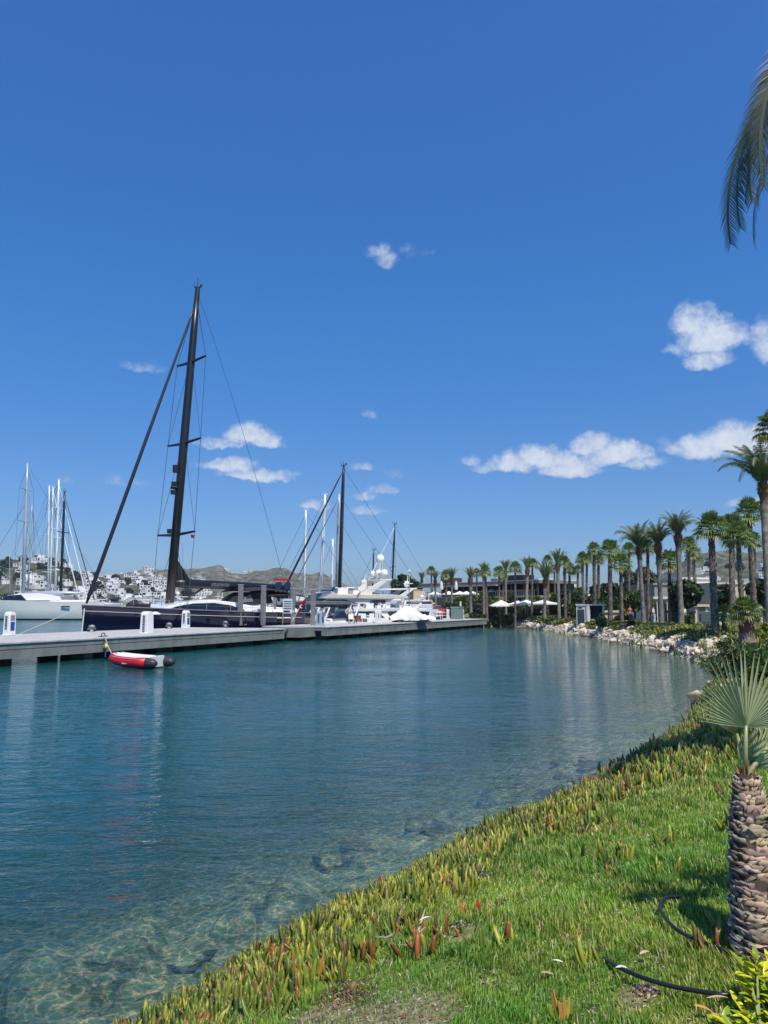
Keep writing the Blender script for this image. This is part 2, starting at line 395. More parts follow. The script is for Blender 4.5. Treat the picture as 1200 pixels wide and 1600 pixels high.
gl = Q.n('ShaderNodeBsdfGlossy', ins={'Roughness': 0.035, 'Color': (.95, .97, 1.0, 1)}); t.links.new(wb.outputs[0], gl.inputs['Normal'])
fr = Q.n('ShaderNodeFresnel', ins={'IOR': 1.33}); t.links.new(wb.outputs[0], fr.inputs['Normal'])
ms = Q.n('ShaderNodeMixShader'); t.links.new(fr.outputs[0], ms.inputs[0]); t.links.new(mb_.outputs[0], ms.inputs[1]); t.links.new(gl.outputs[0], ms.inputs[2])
ou = Q.n('ShaderNodeOutputMaterial'); t.links.new(ms.outputs[0], ou.inputs[0])
wx = logax(-3200, 200, 0.0, 5.0, 170); wy = logax(-300, 900, 5.0, 5.0, 170)
ax_, ay_ = np.meshgrid(wx, wy); wd = sdist(ax_, ay_); wdepth = -zground(ax_, ay_, wd)
keep = gridq(len(wx), len(wy)); keep = keep[(wd[keep] < 6).any(1)]
water = npmesh('water', np.stack([ax_.ravel(), ay_.ravel(), np.zeros(ax_.size)], -1), quads=keep, mats=[mw], smooth=True, attrs={'depth': wdepth})
water['kind'] = 'structure'

# ------------------------------------------------------------------ hills
mh = bpy.data.materials.new('hill_scrub'); mh.use_nodes = True; Hn = NT(mh.node_tree); hb = mh.node_tree.nodes['Principled BSDF']; hb.inputs['Roughness'].default_value = 1.0
ho = Hn.n('ShaderNodeTexCoord').outputs['Object']
hv = Hn.noise(ho, 0.09, 8, 0.72); hv2 = Hn.noise(ho, 0.012, 4, 0.6); green = Hn.n('ShaderNodeAttribute', attribute_name='green').outputs['Fac']
s1 = Hn.ramp(hv, [(0.36, (.03, .045, .018)), (0.47, (.08, .085, .04)), (0.56, (.2, .17, .12)), (0.7, (.32, .28, .22))])
s2 = Hn.ramp(hv, [(0.35, (.02, .035, .012)), (0.55, (.045, .065, .022)), (0.68, (.12, .12, .06)), (0.8, (.28, .25, .17))])
hc = Hn.mix(Hn.m('ADD', green, Hn.m('MULTIPLY', Hn.m('SUBTRACT', hv2, 0.5), 1.2), clamp=True), s1, s2)
mh.node_tree.links.new(hc, hb.inputs['Base Color'])
hbn = Hn.n('ShaderNodeBump', ins={'Strength': 1.0, 'Distance': 2.0}); mh.node_tree.links.new(hv, hbn.inputs['Height']); mh.node_tree.links.new(hbn.outputs[0], hb.inputs['Normal'])
class Hill:
    def __init__(s, ridge, yr, yf, back, green, amp, seed, nx=160, ny=60):
        s.rx = np.array([atx(p, yr, 20) for p, _ in ridge]); s.rz = np.array([at(p, q, yr).z for p, q in ridge])
        s.yr, s.yf, s.seed, s.amp = yr, yf, seed, amp
        u = np.linspace(s.rx[0], s.rx[-1], nx); v = np.linspace(0, 1.0 + back, ny)
        U, V_ = np.meshgrid(u, v); X, Y, Z = s.pt(U.ravel(), V_.ravel())
        s.o = npmesh('hill', np.stack([X, Y, Z], -1), quads=gridq(nx, ny), mats=[mh], smooth=True, attrs={'green': np.full(X.size, green)})
        s.o['kind'] = 'structure'
    def pt(s, u, v):
        u = np.asarray(u, float); v = np.asarray(v, float)
        h = np.interp(u, s.rx, s.rz); Y = s.yf + v * (s.yr - s.yf)
        X = u * Y / s.yr
        prof = np.where(v < 1, np.sin(np.clip(v, 0, 1) * math.pi / 2) ** 1.25, np.cos(np.clip((v - 1) * 2.2, 0, math.pi / 2)))
        k = 2 * math.pi / (s.yr - s.yf)
        nz = lump(X, Y, k * 1.7, s.seed) * s.amp * np.clip(v, 0, 1) + lump(X, Y, k * 6, s.seed + 3) * s.amp * 0.35 * np.clip(v * 2, 0, 1)
        nz = np.where(np.abs(v - 1) < 0.25, nz * (0.25 + 3 * np.abs(v - 1)), nz)
        return X, Y, 1.0 + (h - 1.0) * prof + nz
hill_far = Hill([(60,940),(110,917),(150,907),(175,903),(200,899),(240,894),(262,892),(290,893),(320,892),(332,889),(340,887),(347,889),(352,896),(380,901),(398,896),(420,893),(435,891),(446,894),(455,900),(480,905),(500,900),(520,910),(560,922),(620,936),(700,944)], 1500, 760, 0.6, 0.12, 9.0, 1.0, 240, 70)
hill_left = Hill([(-260,884),(-120,880),(-60,878),(0,876),(20,877),(40,880),(80,879),(97,884),(112,895),(130,901),(150,904),(185,911),(215,917),(250,925),(300,934),(360,942)], 700, 520, 0.7, 0.75, 3.2, 5.0, 200, 60)
hill_right = Hill([(900,946),(960,938),(990,926),(1015,908),(1040,897),(1062,885),(1080,874),(1100,869),(1120,865),(1145,865),(1170,870),(1200,866),(1280,858),(1400,870)], 800, 480, 0.7, 0.55, 5.0, 8.0, 200, 60)
# ------------------------------------------------------------------ materials for boats and pier
mat('gelcoat', (.78, .77, .72), 0.25, coat=.3, var=.05, vscale=.6)
mat('gelcoat_cream', (.74, .70, .60), 0.3, coat=.3, var=.05, vscale=.6)
mat('navy_hull', (.006, .007, .028), 0.12, coat=.6)
mat('antifoul', (.012, .03, .03), 0.6)
mat('boat_white_line', (.6, .6, .6), 0.4)
mat('tinted_glass', (.008, .01, .014), 0.08, spec=.8)
mat('carbon', (.012, .012, .016), 0.35)
mat('canvas_black', (.018, .018, .022), 0.85, bump=.03, bscale=3, var=.3)
mat('canvas_grey', (.19, .20, .22), 0.85, bump=.03, bscale=3, var=.25)
mat('alu', (.62, .64, .66), 0.35, .3)
mat('alu_grey', (.42, .46, .5), 0.4, .2)
mat('mast_white', (.8, .8, .78), 0.35)
mat('teak', (.35, .22, .13), 0.7, var=.25, vscale=8)
mat('chrome', (.7, .7, .7), 0.2, 1.0)
mat('rope', (.5, .47, .42), 0.9)
mat('blue_sign', (.02, .06, .3), 0.4)
mat('red_paint', (.6, .02, .03), 0.5)
mat('flag_red', (.62, .008, .02), 0.8, transl=.3)
mat('white_paint', (.8, .8, .78), 0.5, var=.06, vscale=5)
mat('dark_mark', (.03, .03, .035), 0.6)
mat('steel_dark', (.09, .10, .10), 0.5, .4)

def hull(mb, L, B, fbow, fstern, draft=0.6, transom=0.7, rake=0.06, entry=0.42, n=18, m_top=0, m_boot=1, flare=0.0, pmid=0.0):
    # +x is the bow, origin amidships at the waterline
    secs = []
    for i in range(n + 1):
        t = i / n                                       # 0 stern, 1 bow
        x = -L / 2 + L * t
        w = (transom + (1 - transom) * math.sin(min(t / (1 - entry), 1) * math.pi / 2)) if t < 1 - entry else math.cos((t - (1 - entry)) / entry * math.pi / 2) ** 0.75
        hb_ = max(B / 2 * w, 0.03)
        sheer = fstern + (fbow - fstern) * t ** 1.6 + pmid * math.sin(math.pi * t)
        d = draft * (0.35 + 0.65 * math.sin(math.pi * min(1, t * 0.9 + .1)))
        narrow = 1 - 0.3 * max(0, t - .5) * 2 - flare * max(0, t - .45)
        xr = lambda z: x - rake * L * (1 - (z + d) / (sheer + d)) * max(0, (t - .6) / .4) ** 2
        secs.append([(xr(sheer), hb_, sheer), (xr(sheer * .55), hb_ * (0.97 - flare * .3 * t), sheer * .55), (xr(.28), hb_ * .93 * max(narrow, .3), .28), (xr(.0), hb_ * .88 * max(narrow, .3), 0.0),
                     (xr(-d * .6), hb_ * .6 * max(narrow, .3), -d * .6), (xr(-d), 0.02, -d)])
    k = 6; vs = []; fs = []; ms = []
    for sct in secs:
        vs += [(x, y, z) for x, y, z in sct] + [(x, -y, z) for x, y, z in sct[::-1][1:]]
    w = 2 * k - 1
    for i in range(n):
        for j in range(w - 1):
            fs.append((i * w + j, (i + 1) * w + j, (i + 1) * w + j + 1, i * w + j + 1)); ms.append(m_boot if 2 <= j <= w - 4 else m_top)
    fs.append(tuple(range(w))); ms.append(m_top)
    o = len(mb.v); mb.v += vs; mb.f += [tuple(a + o for a in f) for f in fs]; mb.m += ms
    return secs
def deckplate(mb, secs, drop=0.05, inset=0.06, mi=0):
    vs = []; n = len(secs)
    for s_ in secs:
        x, y, z = s_[0]; yy = max(y - inset, .01); vs += [(x, yy, z - drop), (x, -yy, z - drop)]
    mb.add(vs, [(2 * i, 2 * i + 1, 2 * i + 3, 2 * i + 2) for i in range(n - 1)], mi)
def wire(name, a, b, r, m, root, sag=0.0):
    a, b = Vector(a), Vector(b); pts = []
    for i in range(7 if sag else 2):
        t_ = i / (6 if sag else 1); p = a.lerp(b, t_); p.z -= sag * 4 * t_ * (1 - t_); pts.append(p)
    return MB().tube(pts, r, 5).build(name, m, root, world=True)
def rig(root, base, top, m, r0, bow=None, bow_top=.97, furl=0.0, stern=None, side=None, spreaders=(), sprlen=1.8, boom=None, boom_m=None, chain=0.0, wr=.02, masthead=True, radar=None, wire_m='steel_dark', furl_m=None):
    base, top = Vector(base), Vector(top); ax = (top - base)
    mast = MB().tube([base, base.lerp(top, .5), base.lerp(top, .85), top], [r0, r0, r0 * .85, r0 * .55], 10).build('mast', m, root, smooth=True, world=True)
    side = Vector(side).normalized() if side is not None else Vector((1, 0, 0))
    if masthead:
        h = MB(); h.tube([top, top + Vector((0, 0, ax.length * .03))], wr * 1.2, 4); h.box(top.x - .35, top.x + .35, top.y - .06, top.y + .06, top.z - .02, top.z + .05)
        h.tube([top + Vector((-.35, 0, 0)), top + Vector((-.35, 0, .5))], wr, 4); h.sphere(top + Vector((.3, 0, .18)), .12, 6)
        h.build('masthead_antenna', m, mast, world=True) if False else h.build('masthead_antenna', m, root, world=True)
    tips = []
    for k, f in enumerate(spreaders):
        p = base.lerp(top, f); ln = sprlen * (1.1 - .35 * k / max(1, len(spreaders)))
        for sg in (-1, 1):
            q = p + side * sg * ln + Vector((0, 0, ln * .05)); tips.append((sg, f, q))
            MB().tube([p, q], [r0 * .4, r0 * .25], 5).build('spreader', m, root, world=True)
    if spreaders:
        for sg in (-1, 1):
            chainp = base + side * sg * (sprlen * 1.05); chainp.z -= chain
            pts = [chainp] + [q for s_, f, q in sorted(tips, key=lambda a: a[1]) if s_ == sg] + [base.lerp(top, .96)]
            w_ = MB()
            for a, b in zip(pts[:-1], pts[1:]): w_.tube([a, b], wr, 4)
            for a, f in zip(pts[1:-1], [0.02 + x for x in sorted(spreaders)[1:]] + [.97]): w_.tube([base.lerp(top, max(0.0, f - .26)), a], wr * .8, 4) if False else w_.tube([a, base.lerp(top, f)], wr * .8, 4)
            w_.tube([chainp + Vector((0, .25, 0)), base.lerp(top, sorted(spreaders)[0])], wr * .8, 4)
            w_.build('shroud', wire_m, root, world=True)
    if bow is not None:
        tp = base.lerp(top, bow_top)
        if furl > 0:
            a = Vector(bow)
            MB().tube([a, a.lerp(tp, .03), a.lerp(tp, .5), a.lerp(tp, .93), tp], [furl * .5, furl * 1.15, furl, furl * .6, furl * .3], 8).build('furled_jib', furl_m or m, root, smooth=True, world=True)
        else: wire('forestay', bow, tp, wr * 1.3, wire_m, root)
    if stern is not None: wire('backstay', stern, base.lerp(top, .985), wr, wire_m, root, sag=0.0)
    if radar:
        p = base.lerp(top, radar); fw = (Vector(bow) - base).normalized() if bow is not None else side
        b = MB(); fw.z = 0; c = p + fw * .55; b.lathe([(.05, 0), (.34, 0), (.38, .1), (.3, .24), (.05, .3)], 10, tuple(c)); b.tube([p, c], .06, 5); b.build('radar', m, root, world=True)
    return mast

# ------------------------------------------------------------------ the navy yacht
bow = at(128, 948, 60.0); bow.z = 0; stern = Vector((-8.9, 76.4, 0))
hd = (bow - stern); L0 = hd.length; ang0 = math.atan2(hd.y, hd.x)
navy = empty('sailing_yacht', tuple((bow + stern) / 2), ang0, 'large navy blue sailing yacht with tall black mast and white coachroof moored behind the pier', 'yacht')
u0 = hd.normalized(); s0 = Vector((-u0.y, u0.x, 0))
h = MB(); secs = hull(h, L0, 5.6, 2.85, 2.15, .8, .86, rake=.015, entry=.55, flare=.0); h.build('hull', ['navy_hull', 'antifoul'], navy, smooth=True)
d = MB(); deckplate(d, secs); d.build('deck', 'teak', navy)
tr_ = MB()
for sg in (0, 1):
    for i in range(len(secs) - 1):
        a, b = secs[i][0], secs[i + 1][0]; y0, y1 = (a[1], b[1]) if sg else (-a[1], -b[1])
        tr_.tube([(a[0], y0, a[2] + .02), (b[0], y1, b[2] + .02)], .05, 5)
tr_.build('toe_rail', 'canvas_grey', navy)
st = MB()
for i in range(1, len(secs) - 1):
    for sg in (-1, 1):
        a, b = secs[i][0], secs[i + 1][0]
        st.tube([(a[0], sg * (a[1] + .005), a[2] - .42), (b[0], sg * (b[1] + .005) if i < len(secs) - 2 else 0, b[2] - .42)], .022, 4)
st.build('hull_stripe', 'boat_white_line', navy)
zt = 2.3
c = MB(); c.slab([(6.0, 2.3), (5.2, 2.55), (3.8, 2.95), (2.0, 3.25), (-.2, 3.35), (-2.4, 3.15), (-4.4, 2.85), (-9.6, 2.62), (-10.2, 2.1), (6.0, 2.1)], 2.1, 1.55); c.build('coachroof', 'gelcoat', navy, bevel=.08)
w = MB(); w.slab([(4.9, 2.42), (3.7, 2.78), (2.0, 3.03), (-.2, 3.08), (-2.0, 2.86), (-3.3, 2.45)], 2.075, 1.72); w.build('cabin_window', 'tinted_glass', navy)
for xx in (3.2, 1.5, -.3, -1.7):
    MB().slab([(xx, 2.44), (xx + .07, 2.44), (xx + .07, 2.93 if xx < 3 else 2.8), (xx, 2.93 if xx < 3 else 2.8)], 2.095, 1.8).build('window_post', 'carbon', navy)
# forward deck gear
dg = MB(); dg.box(5.2, 6.4, -.9, .5, 2.4, 3.0); dg.sphere((7.0, .3, 2.75), .42, 8); dg.sphere((6.2, -.4, 3.0), .38, 8); dg.build('sail_bag', 'canvas_black', navy, smooth=False, bevel=.1)
for xx in (7.6, 4.3): MB().tube([(xx, .6, 2.4), (xx, .6, 3.3), (xx - .7, .6, 3.3), (xx - .7, .6, 2.4)], .035, 5).build('deck_rail', 'chrome', navy)
sp = MB(); sp.slab([(-3.0, 2.95), (-3.6, 3.65), (-4.6, 4.1), (-6.6, 4.15), (-6.9, 3.1), (-4.4, 2.85)], 1.75, 1.45); sp.build('spray_hood', 'canvas_black', navy, bevel=.1)
sw = MB(); sw.slab([(-3.15, 3.12), (-3.65, 3.6), (-4.25, 3.88), (-4.5, 3.2)], 1.72, 1.6); sw.build('hood_window', 'canvas_grey', navy)
for (xa, xb, zb, mm, wd_) in ((-3.6, -9.0, 4.45, 'canvas_black', 2.0), (-6.0, -11.2, 4.05, 'canvas_black', 2.1)):
    a = MB(); k = 8
    vs = []; 
    for i in range(k + 1):
        t_ = i / k; x_ = xa + (xb - xa) * t_
        for j in range(7):
            y_ = -wd_ + 2 * wd_ * j / 6; vs.append((x_, y_, zb + .22 * math.sin(math.pi * t_) - .32 * (y_ / wd_) ** 2 - .02 * i))
    a.add(vs, [(i * 7 + j, i * 7 + j + 1, (i + 1) * 7 + j + 1, (i + 1) * 7 + j) for i in range(k) for j in range(6)])
    o = a.build('bimini_canopy', mm, navy, smooth=True); so = o.modifiers.new('thick', 'SOLIDIFY'); so.thickness = .04
for xx in (-5.2, -8.6, -10.8):
    for sg in (-1, 1): MB().tube([(xx, sg * 1.9, 2.5), (xx, sg * 1.9, 4.0)], .03, 5).build('canopy_pole', 'chrome', navy)
MB().tube([(-10.9, -1.9, 3.1), (-11.0, 1.9, 3.1)], .05, 5).build('stern_rail', 'chrome', navy)
for sg in (-1, 1):
    for i in range(7):
        s_ = secs[2 + i * 2][0]; MB().tube([(s_[0], sg * (s_[1] - .1), s_[2]), (s_[0], sg * (s_[1] - .1), s_[2] + .75)], .02, 4).build('stanchion', 'chrome', navy)
    ln_ = MB()
    for zz in (.72, .4):
        for i in range(1, len(secs) - 2):
            a, b = secs[i][0], secs[i + 1][0]; ln_.tube([(a[0], sg * (a[1] - .1), a[2] + zz), (b[0], sg * (b[1] - .1), b[2] + zz)], .01, 4)
    ln_.build('lifeline', 'chrome', navy)
for sg, nm in ((1, 0), (-1, 1)):
    w_ = MB(); w_.lathe([(.05, 0), (.12, .02), (.12, .3), (.05, .32)], 8, (-6.9, sg * 1.9, 2.65)); w_.build('winch', 'chrome', navy)
for sg in (-1, 1): MB().tube([(-8.2, sg * 1.1 + .55 * math.cos(a_), 3.25 + .55 * math.sin(a_)) for a_ in [i * math.pi / 8 for i in range(17)]], .03, 5).build('steering_wheel', 'carbon', navy)
mbase = at(264, 948, 65.9); mbase.z = 2.2; mtop = at(309, 449, 67.9)
bowp = bow + u0 * -.35; bowp.z = 3.0; sternp = stern + u0 * .3; sternp.z = 2.4
rig(navy, mbase, mtop, 'carbon', .38, bow=bowp, bow_top=.955, furl=.15, stern=None, side=s0 * 1.0, spreaders=(.225, .50, .755), sprlen=2.55, wr=.022, radar=.36, furl_m='carbon')
wire('backstay', sternp, mbase.lerp(mtop, .985), .02, 'steel_dark', navy, sag=-1.2)
for k, f in enumerate((.415, .35, .375, .235)):
    p = mbase.lerp(mtop, f) + u0 * .55; b = MB(); b.box(p.x - .25, p.x + .25, p.y - .2, p.y + .2, p.z - .18, p.z + .18 + .3 * (k == 0)); b.build('mast_light', 'carbon', navy, world=True)
bm0 = mbase.copy(); bm0.z = 4.75; bm1 = stern + u0 * .8; bm1.z = 4.6; bm0 = bm0 - u0 * .4
bo = MB(); bo.tube([bm0, bm0.lerp(bm1, .1), bm0.lerp(bm1, .6), bm1], [.33, .42, .36, .26], 10); bo.build('boom', 'carbon', navy, smooth=True, world=True)
sl = MB(); k = 10; pr = [bm0 + Vector((0, 0, .3)), bm0 + Vector((0, 0, 2.1)), bm0 - u0 * .35 + Vector((0, 0, 1.9)), bm0 - u0 * 1.6 + Vector((0, 0, .35))]
sl.add([p + s0 * .06 for p in pr] + [p - s0 * .06 for p in pr], [(0, 1, 2, 3), (7, 6, 5, 4), (0, 4, 5, 1), (1, 5, 6, 2), (2, 6, 7, 3), (3, 7, 4, 0)])
sl.build('headboard_sail', 'canvas_black', navy, world=True)
MB().tube([mbase + Vector((0, 0, .3)), bm0.lerp(bm1, .28)], .09, 6).build('boom_vang', 'carbon', navy, world=True)
gly = MB(); g0 = bm0.lerp(bm1, .31) - s0 * (-.38); 
for i in range(7):
    p = bm0.lerp(bm1, .42 - .022 * i) + s0 * .40 if (s0.y < 0) else bm0.lerp(bm1, .42 - .022 * i) - s0 * .40
    q = -u0 * .07
    for (a, b, z0_, z1_) in (((-.08), (-.05), -.16, .13), ((.05), (.08), -.12, .13), ((-.08), (.08), .1, .13))[:2 + i % 2]:
        gly.add([p + q / .07 * a + Vector((0, 0, z0_)), p + q / .07 * b + Vector((0, 0, z0_)), p + q / .07 * b + Vector((0, 0, z1_)), p + q / .07 * a + Vector((0, 0, z1_))], [(0, 1, 2, 3)])
gly.build('boom_lettering', 'alu_grey', navy, world=True)
wire('mooring_line', bow + Vector((.2, 0, 2.6)), bow + Vector((.5, -1.2, 0)), .05, 'rope', navy)
wire('mooring_line', bow + Vector((0, 0, 2.7)), bow + Vector((-4.2, -3.5, 0.3)), .03, 'rope', navy)
wire('flag_halyard', mbase.lerp(mtop, .2) + s0 * 1.2, mbase + s0 * 1.8, .012, 'steel_dark', navy)
pf = at(298, 835, 66.5); pn = MB(); pn.add([pf, pf + Vector((.3, 0, -.05)), pf + Vector((.34, .05, -.32)), pf + Vector((.04, .05, -.3))], [(0, 1, 2, 3)])
o = pn.build('courtesy_flag', 'flag_red', navy, world=True); o.modifiers.new('t', 'SOLIDIFY').thickness = .01

# ------------------------------------------------------------------ other sailing boats
def sailboat(name, label, group, bx, by, head, L, B, top, base_z=1.6, m='mast_white', r0=.2, hullm='gelcoat', fb=1.5, **kw):
    """bx, by: where the mast stands; head: heading of the bow"""
    u = Vector((math.cos(head), math.sin(head), 0)); cen = Vector((bx, by, 0)) - u * L * .1
    r = empty(name, tuple(cen), head, label, 'sailing boat', group)
    h = MB(); sc_ = hull(h, L, B, fb * 1.15, fb * .95, .6, .8, rake=.02, entry=.5); h.build('hull', [hullm, 'antifoul'], r, smooth=True)
    d = MB(); deckplate(d, sc_); d.build('deck', 'gelcoat', r)
    z = fb
    c = MB(); c.slab([(L * .28, z - .05), (L * .2, z + .3), (L * .02, z + .55), (-L * .12, z + .5), (-L * .2, z + .3), (-L * .38, z + .2), (-L * .38, z - .1), (L * .28, z - .1)], B * .36, B * .27); c.build('coachroof', 'gelcoat', r, bevel=.05)
    w = MB(); w.slab([(L * .17, z + .1), (L * .02, z + .4), (-L * .1, z + .37), (-L * .13, z + .1)], B * .355, B * .305); w.build('cabin_window', 'tinted_glass', r)
    c = MB(); c.slab([(-L * .13, z + .4), (-L * .17, z + .95), (-L * .24, z + 1.1), (-L * .25, z + .3)], B * .3, B * .24); c.build('spray_hood', 'canvas_grey', r, bevel=.05)
    s_ = Vector((-u.y, u.x, 0)); base = Vector((bx, by, z + .5))
    bw = cen + u * L * .49; bw.z = fb * 1.15
    st_ = cen - u * L * .49; st_.z = fb
    rig(r, base, top, m, r0, bow=bw, side=s_, sprlen=B * .42, **{'stern': st_, **kw})
    b0 = base + Vector((0, 0, 1.2)); b1 = b0 - u * L * .4
    MB().tube([b0, b0.lerp(b1, .5), b1], [r0 * 1.1, r0 * 1.4, r0 * .8], 8).build('boom', kw.get('boom_m', 'alu_grey') or 'alu_grey', r, smooth=True, world=True)
    return r
GL = 'sailing boats moored across the basin'
# the big pale one whose stern shows
sa = sailboat('sailing_yacht', 'silver white sailing yacht showing its transom, with the tallest pale mast', GL, atx(34, 166), 166, R(172), 34, 7.2, at(43, 724, 168), 4.4, 'alu_grey', .36, 'gelcoat', 3.9,
              spreaders=(.3, .56, .8), furl=0, wr=.03, bow_top=.7)
u = Vector((math.cos(R(172)), math.sin(R(172)), 0)); 
tz = MB(); tz.slab([(-17.0, .3), (-17.15, 3.3), (-16.9, 3.5), (-16.7, .3)], 2.9, 3.3); tz.build('transom', 'gelcoat', sa)
tz = MB(); tz.box(-18.2, -16.9, -2.6, 2.6, .28, .55); tz.build('swim_platform', 'gelcoat', sa)
tz = MB(); tz.box(-18.3, -17.25, -1.6, -.4, .55, 1.1); tz.build('stern_locker', 'dark_mark', sa)
tz = MB()
tz.box(-17.18, -17.14, -1.1, .9, 2.2, 2.25)
for i in range(6): tz.box(-17.2, -17.14, -1.1 + i * .36, -.9 + i * .36, 2.2, 2.45)
tz.build('stern_lettering', 'dark_mark', sa)
for y0_ in (-3.62, 3.5): MB().box(-9.5, -7.6, y0_, y0_ + .12, 2.6, 2.9).build('hull_port', 'tinted_glass', sa)
tz = MB(); tz.slab([(6.5, 4.0), (3.5, 5.5), (-1, 5.6), (-6, 4.9), (-7, 4.0)], 2.5, 2.0); tz.build('deckhouse', 'gelcoat', sa, bevel=.1)
tz = MB(); tz.slab([(7.2, 4.1), (5.2, 5.1), (2.5, 5.3), (1.0, 4.1)], 2.52, 2.2); tz.build('deckhouse_window', 'tinted_glass', sa)
sails = [  # px base, Y, top px, top py, L, material, r, label, extras
 (42, 205, 50, 788, 20, 'alu_grey', .2, 'grey masted sailing boat with radar domes half way up its mast', dict(spreaders=(.35, .65), radar=.35)),
 (74, 190, 77, 760, 22, 'mast_white', .22, 'white masted sailing boat, left mast of the close white pair', dict(spreaders=(.3, .6), furl=0)),
 (77, 205, 83, 762, 24, 'mast_white', .24, 'white masted sailing boat, right mast of the close white pair', dict(spreaders=(.35, .66), furl=.12)),
 (85, 182, 92, 750, 25, 'mast_white', .3, 'white sailing boat with the thick bright white mast beside the black mast', dict(spreaders=(.3, .55, .78), radar=.3, furl=.1)),
 (93, 174, 101, 768, 24, 'carbon', .3, 'dark sailing boat with the only black mast in the left group', dict(spreaders=(.35, .65), furl=.1)),
 (15, 230, 15, 866, 12, 'alu_grey', .12, 'small sailing boat with a short grey mast near the left edge', dict(spreaders=(.5,))),
 (31, 215, 33, 872, 12, 'mast_white', .12, 'small sailing boat with a short pale mast under the green hill', dict(spreaders=(.5,))),
]
for (pb, Y, px_, py_, L, m, r0, lb, ex) in sails:
    tp = at(px_, py_, Y); 
    sailboat('sailing_yacht', lb, GL, atx(pb, Y), Y, R(-12 + rnd.uniform(-5, 5)), L, L * .24, tp, m=m, r0=r0, hullm='navy_hull' if m == 'carbon' else 'gelcoat', wr=.03, **ex)
GM = 'sailing boats behind the motor yachts'
sails2 = [
 (529, 100, 537, 727, 22, 'carbon', .26, 'sailing boat with the tall black mast behind the satellite domes', dict(spreaders=(.12, .46, .74), furl=.13)),
 (525, 128, 530, 772, 24, 'alu_grey', .3, 'sailing boat with a grey mast just left of the tall black mast', dict(spreaders=(.4, .72), furl=.1, furl_m='canvas_grey')),
 (499, 130, 508, 773, 22, 'mast_white', .28, 'sailing boat with a leaning bright white mast left of the black one', dict(spreaders=(.3, .62), furl=0)),
 (474, 135, 478, 798, 20, 'mast_white', .25, 'sailing boat with the white mast nearest the red flag', dict(spreaders=(.35, .64), furl=0)),
 (517, 150, 520, 843, 14, 'mast_white', .26, 'sailing boat with a short thick white mast among the taller ones', dict(spreaders=(.5,))),
 (581, 175, 584, 859, 13, 'carbon', .2, 'small sailing boat with a short black mast between the motor yachts', dict(spreaders=(.55,))),
 (611, 140, 617, 819, 18, 'carbon', .18, 'sailing boat with a thin black mast behind the rightmost radar arch', dict(spreaders=(.5,), furl=.08, furl_m='mast_white')),
 (596, 190, 598, 885, 10, 'alu_grey', .14, 'little sailing boat with a stubby grey mast right of the short black one', dict()),
]
for (pb, Y, px_, py_, L, m, r0, lb, ex) in sails2:
    tp = at(px_, py_, Y)
    sailboat('sailing_yacht', lb, GM, atx(pb, Y), Y, R(188 + rnd.uniform(-6, 6)), L, L * .24, tp, m=m, r0=r0, hullm='navy_hull' if m == 'carbon' else 'gelcoat', wr=.025, **ex)

